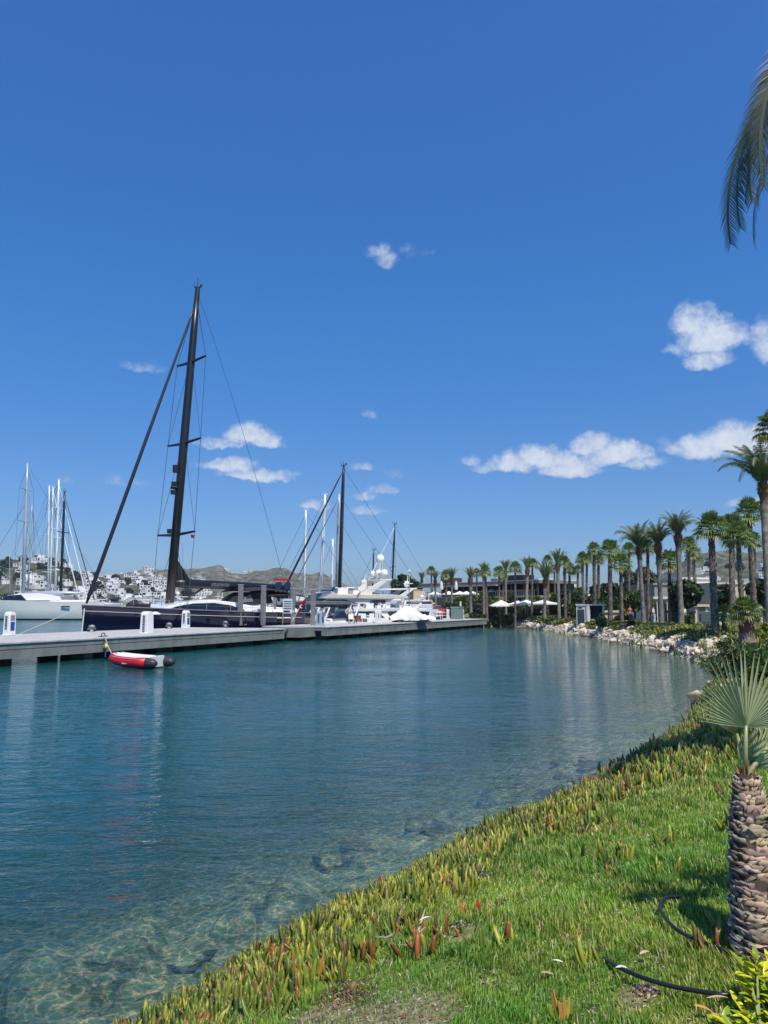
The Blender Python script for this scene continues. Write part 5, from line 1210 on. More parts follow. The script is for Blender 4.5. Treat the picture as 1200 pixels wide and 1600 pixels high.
def tree(name, p, h, rx, rz, col, seed, lab, cat='tree', n=1500, leaf=.3, grp=None, ry=None, clumps=18, trunk=.18, trunk_h=None, alt=None, altp=0):
    r = empty(name, tuple(p), 0, lab, cat, grp); ry = ry or rx; th = trunk_h if trunk_h is not None else h - rz
    t = MB(); t.tube([(0, 0, -.1), (.05, 0, th * .5), (0, .05, th)], [trunk, trunk * .8, trunk * .6], 7)
    for k in range(4):
        a = k * 1.6 + seed; t.tube([(0, 0, th * .75), (math.cos(a) * rx * .35, math.sin(a) * ry * .35, th + rz * .4)], [trunk * .5, trunk * .2], 5)
    t.build('trunk', 'bark', r)
    foliage(n, rx, ry, rz, leaf, col, seed, clumps, parent=r, z0=h - rz, alt=alt, altp=altp); return r
DG = (.035, .065, .02); MG = (.075, .13, .028); YG = (.26, .30, .045); OL = (.10, .12, .055)
def at_ground(px, Y):
    X = atx(px, Y, 1.2); return Vector((X, Y, zg(X, Y)))
def topz(py, Y): return at(600, py, Y).z
k = 0
for (px_, Y, ty, wpx, col, lab) in [(632, 152, 897, 20, DG, 'dense dark tree at the left end of the shore, next to the restaurant'), (646, 160, 902, 18, MG, 'mid green tree just left of the first date palm'), (640, 146, 915, 14, DG, 'low dark tree behind the beige box'),
   (1072, 66, 904, 28, DG, 'round dark clipped tree left of the cream building'), (1131, 62, 913, 18, DG, 'round dark clipped tree in front of the cream building'), (992, 75, 922, 17, MG, 'round mid green tree between two date palms'),
   (948, 92, 905, 26, DG, 'broad dark tree behind the fan palms'), (1000, 110, 884, 26, OL, 'tall grey green olive tree above the kiosk'), (906, 105, 918, 22, MG, 'bushy green tree left of the kiosk'), (880, 108, 922, 20, DG, 'dark green bushy tree near the white umbrellas'),
   (1195, 60, 905, 24, DG, 'dark tree at the right edge behind the tall date palm'), (970, 104, 915, 20, DG, 'dark tree between the olive tree and the kiosk'), (764, 132, 928, 10, DG, 'small dark tree in front of the restaurant')]:
    p = at_ground(px_, Y); h = topz(ty, Y) - p.z; r_ = wpx / F * Y; k += 1
    tree('tree', p, h, r_, min(h * .42, r_ * .95), col, 700 + k, lab, leaf=.22 + Y * .0016, n=2400, trunk=.14)
HEDGE = [(705, 118, 938, 14), (722, 116, 930, 16), (744, 115, 934, 16), (766, 113, 940, 15), (690, 124, 944, 12), (735, 122, 927, 18), (715, 128, 932, 14), (757, 126, 926, 15), (781, 125, 930, 14), (800, 124, 926, 15), (822, 122, 930, 14), (842, 120, 930, 14), (862, 118, 926, 13), (884, 96, 934, 13), (900, 94, 940, 12), (868, 108, 944, 12), (816, 109, 956, 12), (838, 108, 955, 10),
   (790, 110, 956, 12), (770, 112, 957, 13), (924, 88, 927, 14), (944, 86, 926, 13), (962, 84, 932, 14), (980, 82, 938, 12), (1000, 84, 942, 12), (850, 112, 947, 14), (893, 99, 955, 12), (760, 108, 960, 10), (742, 109, 958, 10)]
bcol = [('dark green', DG), ('mid green', MG), ('bright yellow green', YG), ('olive green', OL)]; bc = {}
for i, (px_, Y, ty, wpx) in enumerate(sorted(HEDGE)):
    nm, col = bcol[[0, 1, 0, 2, 1, 0, 3, 1][i % 8]]; bc[nm] = bc.get(nm, -1) + 1
    p = at_ground(px_, Y); h = topz(ty, Y) - p.z; r_ = wpx / F * Y
    o = empty('bush', tuple(p), 0, f'{nm} rounded garden bush, {ordinal(bc[nm])} {nm} bush from the left', 'bush', 'garden bushes below the restaurant')
    foliage(1100, r_, r_ * .8, h * .52, .3, col, 800 + i, 12, parent=o, z0=h * .5, name='foliage')
    MB().tube([(0, 0, -.1), (0, 0, h * .6)], [.12, .05], 6).build('stem', 'bark', o)
for i, (px_, py, ty, wpx, col, lab, alt) in enumerate([(940, 985, 958, 9, MG, 'upright green bush on the bank in front of the kiosk', None), (1088, 985, 975, 18, YG, 'low yellow green hedge clump under the clipped tree', None), (1066, 984, 976, 14, YG, 'low yellow green hedge clump left of the clipped tree', None), (1140, 990, 978, 13, YG, 'low yellow green hedge clump beside the small dark palm', None),
    (1150, 987, 976, 10, YG, 'yellow green hedge clump by the stout palm', None), (1110, 987, 976, 12, OL, 'olive hedge clump behind the shaggy palm foot', None), (1196, 1003, 975, 14, YG, 'yellow green shrub near the right edge', None), (1040, 983, 972, 14, OL, 'low olive shrub between palm trunks', None), (1015, 983, 974, 10, MG, 'small green shrub at a palm foot', None),
    (986, 982, 970, 7, (.16, .03, .02), 'dark red leaved shrub between palms', None), (1075, 980, 960, 12, MG, 'spiky green plant under the round clipped tree', None), (972, 974, 963, 16, DG, 'low dark shrub right of the kiosk', None), (878, 968, 958, 14, MG, 'green shrub on the bank below the umbrellas', None)]):
    p = hit(px_, py); h = topz(ty, p.y) - p.z; r_ = wpx / F * p.y
    o = empty('shrub', tuple(p), 0, lab, 'shrub'); foliage(900, r_, r_ * .9, h * .55, .16, col, 900 + i, 12, parent=o, z0=h * .5, name='foliage')
    MB().tube([(0, 0, -.1), (0, 0, h * .6)], [.06, .03], 6).build('stem', 'bark', o)
# oleander near the right edge
p = pix(1182, 1052, 1.15); p.z = zg(p.x, p.y)
o = empty('oleander_bush', tuple(p), 0, 'broad glossy green oleander bush behind the small foreground palm', 'bush')
foliage(7000, 1.25, 1.0, .62, .035, (.05, .10, .022), 950, 40, parent=o, z0=.55, name='foliage', elong=5.0, alt=(.2, .24, .08), altp=.12, shell=.85, spread=.3)
st_ = MB()
for i in range(9): a = i * .7; st_.tube([(0, 0, 0), (math.cos(a) * .7, math.sin(a) * .6, .8)], [.03, .012], 5)
st_.build('stem', 'bark', o)
# ------------------------------------------------------------------ buildings on the shore
mat('render_cream', (.62, .54, .42), 0.9, var=.12, vscale=.8); mat('render_white', (.72, .69, .62), 0.9, var=.1, vscale=.8); mat('render_grey', (.33, .32, .30), 0.9, var=.18, vscale=.8)
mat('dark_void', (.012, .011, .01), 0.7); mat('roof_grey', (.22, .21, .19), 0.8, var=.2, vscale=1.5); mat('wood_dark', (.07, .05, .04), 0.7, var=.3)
mat('window_glass', (.03, .05, .06), 0.1, spec=.7); mat('umbrella_cloth', (.80, .78, .71), 0.9, transl=.15); mat('tile_red', (.32, .12, .07), 0.8, var=.3)
def line_xy(p, ang): return p
rA, rB = at_ground(664, 150), at_ground(846, 128)
u = (rB - rA); Lr = Vector((u.x, u.y, 0)).length; ar_ = math.atan2(u.y, u.x)
rs = empty('restaurant_building', (rA.x, rA.y, 1.2), ar_, 'long low restaurant building with a dark open terrace and flat grey roof', 'building')
b = MB(); b.box(0, Lr, .3, 9, 0, 3.1); b.build('lower_wall', 'render_grey', rs)
b = MB(); b.box(-.3, Lr + .3, -1.2, 9, 3.1, 3.4); b.build('terrace_floor', 'render_grey', rs)
b = MB(); b.box(0, Lr, 4.5, 9, 3.4, 5.45); b.build('back_wall', 'dark_void', rs)  # near-black colour paints in the shade at the back of the terrace
b = MB(); b.box(-.6, Lr + .5, -1.0, 9.4, 5.45, 5.95); b.build('roof', 'roof_grey', rs)
b = MB(); b.box(-.4, Lr * .7, -1.6, -1.0, 5.15, 5.4); b.build('awning_edge', 'render_grey', rs)
b = MB(); b.box(-.6, Lr + .5, -1.05, -1.01, 5.86, 5.98); b.build('roof_fascia', 'alu_grey', rs)
for i in range(11):
    x = i * Lr / 10; MB().box(x - .12, x + .12, -.9, -.66, 3.4, 5.45).build('column', 'wood_dark', rs)
b = MB(); b.box(0, Lr, -1.15, -1.1, 4.25, 4.32)
for i in range(60): b.box(i * Lr / 60, i * Lr / 60 + .04, -1.15, -1.1, 3.4, 4.25)
b.build('terrace_railing', 'render_grey', rs)
for (x0, x1, hh, m) in ((2.4, 5.2, 1.1, 'wood_dark'), (19.5, 23, 1.1, 'dark_void'), (25, 28.5, 1.0, 'wood_dark'), (15.5, 17, .6, 'roof_grey')):
    if x1 < Lr: b = MB(); b.box(x0, x1, 2, 5, 5.952, 5.95 + hh); b.build('roof_unit', m, rs)
def umbrella(p, h, w, lab, grp, closed=False):
    r = empty('umbrella', tuple(p), rnd.uniform(0, 1.5), lab, 'umbrella', grp)
    MB().tube([(0, 0, 0), (0, 0, h)], .04, 6).build('pole', 'wood_dark', r)
    c = MB()
    if closed:
        c.lathe([(.30, h * .42), (.34, h * .5), (.24, h * .8), (.08, h * .98), (.02, h)], 9); c.build('folded_canopy', 'umbrella_cloth', r)
    else:
        hw = w / 2; e = h * .80; n = 4
        vs = [(0, 0, h)]; 
        for ring, z in ((.5, h - (h - e) * .62), (1.0, e), (1.0, e - .16)):
            for j in range(16):
                a = 2 * math.pi * j / 16; q = max(abs(math.cos(a)), abs(math.sin(a))); vs.append((hw * ring * math.cos(a) / q, hw * ring * math.sin(a) / q, z))
        c.add(vs, [(0, 1 + j, 1 + (j + 1) % 16) for j in range(16)] + [(1 + k_ * 16 + j, 1 + (k_ + 1) * 16 + j, 1 + (k_ + 1) * 16 + (j + 1) % 16, 1 + k_ * 16 + (j + 1) % 16) for k_ in range(2) for j in range(16)])
        c.build('canopy', 'umbrella_cloth', r)
    return r
for i, px_ in enumerate((690, 713, 739)):
    Y = 141; z = 4.6; p = (atx(px_, Y, z), Y, z); umbrella(p, at(px_, 910, Y).z - z + .3, 1, f'tall closed cream umbrella on the terrace, {ordinal(i)} closed one from the left', 'closed umbrellas on the terrace', True)
for i, px_ in enumerate((678, 699, 716, 726, 735, 764, 784, 803, 812, 826)):
    Y = 140; z = 4.0 if px_ < 750 else 4.6; tpz = at(px_, 924 if px_ < 750 else 920, Y).z; p = (atx(px_, Y, z) , Y - 3.2, z - 1.2); umbrella(p, tpz - z + 1.2, 2.3, f'open cream umbrella on the terrace, {ordinal(i)} open one from the left', 'open umbrellas on the terrace')
for i, (px_, Y, w_, ty) in enumerate(((783, 112, 3.4, 937), (811, 111, 3.0, 938), (823, 108, 3.2, 937), (850, 106, 3.4, 937), (770, 118, 2.6, 941))):
    p = at_ground(px_, Y); umbrella(p, topz(ty, Y) - p.z, w_, f'big white umbrella below the restaurant, {ordinal(i)} of the big ones listed from the taller palms' if False else ['big white square umbrella between the leftmost pair of slim date palms', 'big white square umbrella in the middle of the lower row, behind its neighbour', 'big white square umbrella in the middle of the lower row, in front', 'big white square umbrella at the right end of the lower row', 'smaller white umbrella at the left end of the lower row'][i], 'big white umbrellas below the restaurant')
def block(name, px0, px1, Y, ty, lab, m, depth=8, wins=(), roofm=None, by=None, ang=0.0, canopy=False):
    x0, x1 = atx(px0, Y, 2), atx(px1, Y, 2); zb = 1.2 if by is None else at(px0, by, Y).z; h = at(600, ty, Y).z - zb; W_ = x1 - x0
    r = empty(name, (x0, Y, zb), ang, lab, 'building')
    b = MB(); b.box(0, W_, 0, depth, 0, h); b.build('wall', m, r)
    b = MB(); b.box(-.15, W_ + .15, -.15, depth + .15, h, h + .22); b.build('roof', roofm or m, r)
    for (fx, fz, ww, hh) in wins:
        f = MB(); f.box(fx * W_, fx * W_ + ww, -.06, .1, fz * h, fz * h + hh); fo = f.build('window', 'render_grey', r)
        f = MB(); f.box(fx * W_ + .06, fx * W_ + ww - .06, -.09, -.062, fz * h + .06, fz * h + hh - .06); f.build('pane', 'window_glass', fo)
    if canopy:
        f = MB(); f.box(-.4, W_ + .4, -2.2, -.2, 2.3, 2.5); f.build('canopy', 'render_white', r)
        for i in range(4): MB().tube([(W_ * i / 3, -2.0, 0), (W_ * i / 3, -2.0, 2.3)], .06, 5).build('column', 'render_white', r)
    return r
block('white_building', 843, 866, 138, 906, 'white stepped villa behind the large date palm, left block', 'render_white', wins=[(.25, .55, .8, 1.2), (.6, .55, .8, 1.2)])
block('white_building', 864, 884, 141, 912, 'white villa block with dark openings between palms', 'render_white', wins=[(.2, .5, 1.4, 1.6), (.65, .5, 1.0, 1.6)])
block('white_building', 884, 905, 136, 908, 'white villa block with a brown shutter left of the fan palms', 'render_white', wins=[(.3, .5, .8, 2.0), (.6, .5, .8, 2.0)])
block('white_building', 906, 960, 150, 926, 'low white house behind the fan palms and dark trees', 'render_white', wins=[(.2, .6, 1.4, 1.0), (.7, .6, 1.4, 1.0)])
block('grey_building', 1024, 1066, 92, 914, 'plain grey concrete building behind the open date palms', 'render_grey', depth=10, wins=[(.1, .1, 1.1, 1.3), (.55, .1, 1.2, 1.3)])
block('white_pavilion', 1016, 1062, 76, 940, 'white shop pavilion with a flat canopy below the grey building', 'render_white', depth=6, wins=[(.15, .1, .9, 1.6), (.5, .1, .9, 1.6)], canopy=True)
block('cream_building', 1064, 1118, 97, 905, 'pale building with white roof behind the round clipped tree', 'render_white', wins=[(.7, .2, 1, 1.2)])
block('cream_building', 1118, 1192, 90, 913, 'cream flat roofed building behind the shaggy palms', 'render_cream', depth=9, wins=[(.3, .35, .9, 1.3), (.52, .35, .9, 1.3), (.85, .3, .7, 1.2)])
block('cream_building', 1160, 1215, 74, 938, 'lower stepped cream building at the right edge', 'render_cream', depth=8, wins=[(.2, .3, 2.0, .8)])
b_ = block('white_container', 1118, 1142, 66, 960, 'small white container cabin behind the small dark palm', 'white_paint', depth=3, wins=[(.72, .1, .5, 1.4)])
block('market_stall', 1064, 1084, 70, 958, 'dark blue fronted stall under the round clipped tree', 'cloth_navy', depth=3)
block('white_pavilion', 1086, 1106, 72, 948, 'white gabled stall with an open side right of the dark stall', 'render_cream', depth=4, wins=[(.2, .1, .8, 1.4)])
block('garden_wall', 940, 1010, 82, 957, 'low pink grey garden wall behind the kiosk', 'render_cream', depth=.4)
block('garden_wall', 690, 760, 121, 955, 'dark stone garden wall below the hedge', 'render_grey', depth=.5)
# kiosk
ky = 80.0; kx = atx(901, ky, 1); kz = zg(kx, ky); kt = at(901, 944, ky).z
ks = empty('kiosk', (kx, ky, kz - .1), R(-14), 'small pale kiosk with glazed left face and rounded column near the bank', 'kiosk'); hh = kt - kz + .1
b = MB(); b.box(0, .9, 0, 1.8, 0, hh - .15); b.build('wall', 'alu', ks)
b = MB(); b.box(.1, .8, -.04, -.001, .35, hh - .55); b.build('glazed_panel', 'window_glass', ks)
b = MB(); b.box(.2, .6, -.04, -.001, hh - .42, hh - .3); b.build('sign', 'dark_mark', ks)
b = MB(); b.lathe([(.24, 0), (.24, hh - .1), (.26, hh - .1), (.26, hh)], 16, (1.15, .1, 0)); b.build('round_column', 'render_white', ks, smooth=False)
b = MB(); b.box(-.05, 2.9, -.08, 1.9, hh - .15, hh); b.build('roof', 'alu', ks)
b = MB(); b.box(1.4, 2.6, .5, 1.8, 0, hh - .15); b.build('back_panel', 'cloth_navy', ks)
b = MB(); b.box(1.45, 1.8, .3, .45, .2, 1.1); b.box(1.9, 2.2, .32, .45, .3, .9); b.build('counter', 'white_paint', ks)
b = MB(); b.box(2.6, 2.8, .0, 1.8, 0, hh - .15); b.build('side_wall', 'render_white', ks)
b = MB(); b.box(.9, 1.6, -.3, .2, 0, .45); b.build('bench_block', 'render_white', ks)
# parked cars behind the pier
for i, (px_, Y, m, lb) in enumerate([(674, 118, 'red_paint', 'red parked car behind the pier cabin, left one'), (684, 121, 'red_paint', 'darker red parked car just right of the other')]):
    p = at_ground(px_, Y); r = empty('parked_car', (p.x, p.y, p.z + .5), R(8), lb, 'car', 'red cars parked behind the pier')
    b = MB(); b.slab([(-2, .3), (-2.05, .75), (-1.7, .9), (1.2, .92), (2.0, .75), (2.05, .3)], .85, .82); b.build('body', m, r, bevel=.05)
    b = MB(); b.slab([(-1.6, .9), (-1.1, 1.4), (.4, 1.42), (1.1, .92)], .78, .62); b.build('cabin', 'window_glass', r)
    b = MB(); b.slab([(-1.15, 1.38), (-1.0, 1.46), (.35, 1.48), (.45, 1.4)], .66, .62); b.build('car_roof', m, r)
    for x in (-1.3, 1.3):
        for y in (-.8, .8): MB().tube([(x, y - .1, .3), (x, y + .1, .3)], .32, 12).build('wheel', 'dark_mark', r)
for px_, py, sh, tr__, lb in [(985, 975, 'cloth_red', 'cloth_navy', 'person in a dark red top on the bank between palm trunks'), (1022, 978, 'cloth_white', 'cloth_white', 'person dressed in white beside a date palm trunk'), (1036, 977, 'cloth_white', 'cloth_tan', 'person in a white top and tan trousers near the white pavilion'), (1069, 979, 'cloth_white', 'cloth_tan', 'person in white standing right of the tallest date palm trunk'),
      (897, 967, 'cloth_white', 'cloth_white', 'person in white bending left of the kiosk')]:
    p = hit(px_, py); person(p, rnd.uniform(0, 6), lb, sh, tr__)
# ------------------------------------------------------------------ houses on the hills
mat('house_white', (.74, .73, .70), 0.9, var=.1, vscale=.3)
def house_mesh(k):
    g = random.Random(k); b = MB(); w, d, h = g.uniform(7, 12), g.uniform(6, 9), g.uniform(3, 5.5)
    b.box(-w / 2, w / 2, -d / 2, d / 2, -3, h, 0)
    x2 = g.uniform(.3, .6) * w; b.box(-w / 2, -w / 2 + x2, -d / 2 + 1.2, d / 2 - .01, h, h + 2.8, 0)
    b.box(w / 2, w / 2 + 2.6, -d / 2 + .5, d / 2 - 1, -3, h * .55, 0)
    n = 3
    for i in range(n):
        x = -w / 2 + (i + .5) * w / n; b.box(x - .8, x + .8, -d / 2 - .05, -d / 2 - .01, h - 2.4, h - .7, 1)
    b.box(-w / 2 + .8, -w / 2 + x2 - .8, -d / 2 + 1.1, -d / 2 + 1.19, h + .6, h + 2.1, 1)
    if k % 4 == 3:
        z = h + .02; b.add([(-w / 2 + x2 + .1, -d / 2, z), (w / 2 + .2, -d / 2, z), (w / 2 + .2, d / 2, z), (-w / 2 + x2 + .1, d / 2, z), (0 + x2 / 2, 0, z + 1.6), (w / 2 - 1.5, 0, z + 1.6)], [(0, 1, 5, 4), (1, 2, 5), (2, 3, 4, 5), (3, 0, 4)], 2)
    return b
protos = []
for k in range(6):
    o = house_mesh(k).build('house', ['house_white', 'dark_void', 'tile_red' if k != 3 else 'roof_grey']); tag(o, 'x', 'house', 'x'); protos.append(o)
hused = set()
def put_house(hill, u_, v_, sc_, lab, grp):
    X, Y, Z = hill.pt([u_], [v_]); k = rnd.randrange(6); loc = (float(X[0]), float(Y[0]), float(Z[0]) + .3); rz = rnd.uniform(-.9, .9)
    if k not in hused:
        o = protos[k]; hused.add(k); o.location = loc; o.rotation_euler = (0, 0, rz); o.scale = (sc_,) * 3; o['label'] = lab; o['group'] = grp
    else: dup(protos[k], loc, rz, sc_, lab, grp)
for i in range(95):
    put_house(hill_left, rnd.uniform(-440, -205 if rnd.random() < .8 else -190), rnd.choice([rnd.uniform(.05, .55), rnd.uniform(.05, .98)]), rnd.uniform(.55, 1.0), 'white flat roofed house on the wooded left hillside', 'white houses on the left hillside')
for i in range(75):
    uu = atx(rnd.uniform(130, 330), 1500, 20); put_house(hill_far, uu, rnd.choice([rnd.uniform(.1, .5), rnd.uniform(.2, .99) if uu < atx(240, 1500) else rnd.uniform(.1, .4)]), rnd.uniform(.7, 1.4), 'distant white house scattered on the dry grey hill', 'white houses on the distant dry hill')
for i in range(16):
    uu = atx(rnd.uniform(350, 400), 1500, 20); put_house(hill_far, uu, rnd.uniform(.8, .95), rnd.uniform(.6, .9), 'distant white house near the crest of the far ridge', 'white houses near the far ridge crest')
for i in range(55):
    uu = atx(rnd.uniform(960, 1230), 800, 20); put_house(hill_right, uu, rnd.choice([rnd.uniform(.02, .3), rnd.uniform(.1, .5)]), rnd.uniform(.4, .75), 'white house on the slope of the right hand hill', 'white houses on the right hand hill')
# low quay buildings behind the far boats
for i, (px0, px1, Y, ty) in enumerate([(452, 500, 420, 935), (500, 560, 440, 938), (300, 345, 380, 937), (195, 240, 360, 934), (575, 625, 400, 940)]):
    block('quay_building', px0, px1, Y, ty, ['long low pale quay building behind the white masts', 'low pale quay building behind the domed yacht', 'low white quay building behind the boom', 'low white quay building behind the navy bow', 'low pale quay building behind the rear yacht'][i], 'house_white', depth=10, wins=[(.1, .4, 3, 2), (.4, .4, 3, 2), (.7, .4, 3, 2)])
# trees on the left hill: each its own
tcache = []
for i in range(110):
    hill = hill_left if i < 75 else hill_right
    uu = rnd.uniform(-440, -170) if i < 75 else atx(rnd.uniform(970, 1230), 800, 20)
    v_ = rnd.uniform(.05, .9) if i < 75 else rnd.uniform(.05, .6)
    X, Y, Z = hill.pt([uu], [v_]); s_ = rnd.uniform(.7, 1.5)
    if len(tcache) < 3:
        o = foliage(700, 4.2, 4.2, 3.0, .9, DG, 1000 + i, 12, name='hill_tree', z0=2.0); tcache.append(o); tag(o, 'x', 'tree', 'x')
    else:
        o = tcache[i % 3].copy(); COL.objects.link(o)
    o.location = (float(X[0]), float(Y[0]), float(Z[0])); o.scale = (s_,) * 3; o.rotation_euler = (0, 0, i)
    o['label'] = 'dark rounded tree among the houses of the left hillside' if i < 75 else 'dark rounded tree on the slope of the right hand hill'
    o['group'] = 'trees on the left hillside' if i < 75 else 'trees on the right hand hill'
# ------------------------------------------------------------------ rocks
mat('limestone', (.70, .61, .48), 0.9, col2=(.46, .38, .28), vscale=2.2, bump=.03, bscale=8, detail=8)
mat('wet_rock', (.50, .43, .28), 0.8, col2=(.15, .14, .09), vscale=3.0, bump=.04, bscale=9, detail=8)
def rock_mesh(seed, m, name, flat=.45):
    g = np.random.default_rng(seed); import bmesh
    bm = bmesh.new(); bmesh.ops.create_icosphere(bm, subdivisions=3, radius=.5)
    cuts = g.normal(0, 1, (9, 3)); cuts /= np.linalg.norm(cuts, axis=1)[:, None]; dd = g.uniform(.26, .42, 9)
    for v in bm.verts:
        p = np.array(v.co)
        for c, d in zip(cuts, dd):
            e = p @ c
            if e > d: p = p - c * (e - d)
        p += .02 * np.array([math.sin(p[1] * 17 + seed), math.sin(p[2] * 15), math.sin(p[0] * 19)]); p[2] *= flat / .6; v.co = p
    me = bpy.data.meshes.new(name); bm.to_mesh(me); bm.free(); me.materials.append(M[m]); return link(name, me)
rks = [rock_mesh(i, 'limestone', 'shore_rock', [.4, .5, .6, .35, .45, .55][i]) for i in range(6)]
shp = np.array([pix(x, y, 0) for x, y in [(1075, 1115), (1108, 1092), (1128, 1068), (1128, 1048), (1095, 1034), (1050, 1021), (1000, 1010), (950, 1000), (900, 991), (850, 984), (800, 978), (775, 976.5)]])
seg = np.linalg.norm(np.diff(shp[:, :2], axis=0), axis=1); cs = np.concatenate([[0], np.cumsum(seg)])
def along(s_):
    i = min(int(np.searchsorted(cs, s_, 'right')) - 1, len(seg) - 1); t_ = (s_ - cs[i]) / seg[i]; a, b = shp[i], shp[i + 1]; p = a + (b - a) * t_; d = (b - a) / seg[i]
    return p[0], p[1], d[1], -d[0]          # point and direction into the land
used_r = set(); stuffV = []
def rockwidth(s_): return 1.2 + .6 * math.sin(s_ * .31) + .45 * math.sin(s_ * .83 + 1)
gr = random.Random(5); n_ind = 0
for i in range(2300):
    s_ = 1.2 + (cs[-1] - 1.2) * gr.random() ** 1.25; x, y, nx2, ny2 = along(s_); w_ = max(.9, rockwidth(s_)); o_ = gr.uniform(-.3, w_); x += nx2 * o_ + gr.uniform(-.2, .2); y += ny2 * o_
    size = gr.choice([gr.uniform(.25, .5), gr.uniform(.4, .85)]) if i < 290 else gr.uniform(.1, .34)
    size *= min(1, .35 + s_ / 9)
    z = zg(x, y) + size * .08; rot = (gr.uniform(-.5, .5), gr.uniform(-.5, .5), gr.uniform(0, 6.3)); sc3 = (size * gr.uniform(.8, 1.5), size * gr.uniform(.6, .95), size * gr.uniform(.7, 1.1))
    k = gr.randrange(6)
    if i < 290:
        lb = 'pale limestone boulder in the rough band along the water edge'
        if k not in used_r: used_r.add(k); o = rks[k]; o.location = (x, y, z); o.rotation_euler = rot; o.scale = sc3; tag(o, lb, 'rock', 'pale boulders along the water edge')
        else: dup(rks[k], (x, y, z), scale=sc3, rot=rot)
    else: stuffV.append((k, x, y, z, rot, sc3))
Vs, Fs = [], []; off = 0; from_me = {}
for k in range(6):
    me = rks[k].data; from_me[k] = (np.array([v.co[:] for v in me.vertices]), np.array([p.vertices[:] for p in me.polygons]))
from mathutils import Euler
for k, x, y, z, rot, sc3 in stuffV:
    v, f = from_me[k]; Rm = np.array(Euler(rot).to_matrix()); vv = (v * np.array(sc3)) @ Rm.T + np.array([x, y, z]); Vs.append(vv); Fs.append(f + off); off += len(v)
o = npmesh('shore_rubble', np.concatenate(Vs), tris=np.concatenate(Fs), mats=['limestone']); tag(o, 'small pale limestone rubble filling the rough band between the boulders', 'rubble', kind='stuff')
lm = M['limestone'].node_tree; NL = NT(lm); lb_ = lm.nodes['Principled BSDF']; srcL = lb_.inputs['Base Color'].links[0].from_socket
gz_ = NL.n('ShaderNodeSeparateXYZ'); lm.links.new(NL.n('ShaderNodeNewGeometry').outputs['Position'], gz_.inputs[0])
wet = NL.smooth(NL.m('ADD', gz_.outputs[2], NL.m('MULTIPLY', NL.noise(NL.n('ShaderNodeTexCoord').outputs['Object'], 5.0, 4), .12)), .10, .24, 1.0, 0.0)
dirt = NL.smooth(NL.noise(NL.n('ShaderNodeTexCoord').outputs['Object'], 1.1, 7, .7), .5, .7)
cL = NL.mix(NL.m('MULTIPLY', dirt, .55), srcL, (.24, .19, .13)); cL = NL.mix(wet, cL, (.10, .085, .055)); lm.links.new(cL, lb_.inputs['Base Color'])
uw = [rock_mesh(30 + i, 'wet_rock', 'submerged_rock', .5) for i in range(4)]; uu_ = set()
nearS = SHA[3:13]
for i in range(110):
    j = gr.randrange(len(nearS) - 1); t_ = gr.random(); a, b = nearS[j], nearS[j + 1]; d = (b - a) / np.linalg.norm(b - a); p = a + (b - a) * t_; o_ = gr.uniform(-.05, 3.2) if i > 30 else gr.uniform(-.1, .35)
    x, y = p[0] - d[1] * o_, p[1] + d[0] * o_; size = gr.uniform(.25, .9) if o_ > .5 else gr.uniform(.15, .35); z = min(zg(x, y) + size * .05, -.07 - size * .42); k = gr.randrange(4)
    sc3 = (size * gr.uniform(.9, 1.5), size, size * gr.uniform(.6, 1)); rot = (gr.uniform(-.3, .3), gr.uniform(-.3, .3), gr.uniform(0, 6))
    if k not in uu_: uu_.add(k); o = uw[k]; o.location = (x, y, z); o.scale = sc3; o.rotation_euler = rot; tag(o, 'brown algae covered rock lying under the clear shallow water', 'rock', 'submerged rocks near the bank')
    else: dup(uw[k], (x, y, z), scale=sc3, rot=rot)
# ------------------------------------------------------------------ ground cover
mat('succulent', (1, 1, 1), 0.35, attr=True, transl=.12)
mat('grass_blade', (1, 1, 1), 0.5, attr=True, transl=.3)
def icewidth(x, y):            # how far the ice plant reaches inland
    r = np.hypot(x, y); return np.interp(y, [2, 4, 6, 8, 10, 13, 17], [.95, 1.05, 1.35, 1.95, 3.2, 6, 14]) + .28 * lump(x, y, 1.7, 3.0) + .15 * lump(x, y, 5.0, 1.0)
def scatter(n, rlo, rhi, alo, ahi, g):
    a = g.uniform(alo, ahi, n); r = np.exp(g.uniform(math.log(rlo), math.log(rhi), n)); return np.sin(a) * r, np.cos(a) * r
g = np.random.default_rng(3)
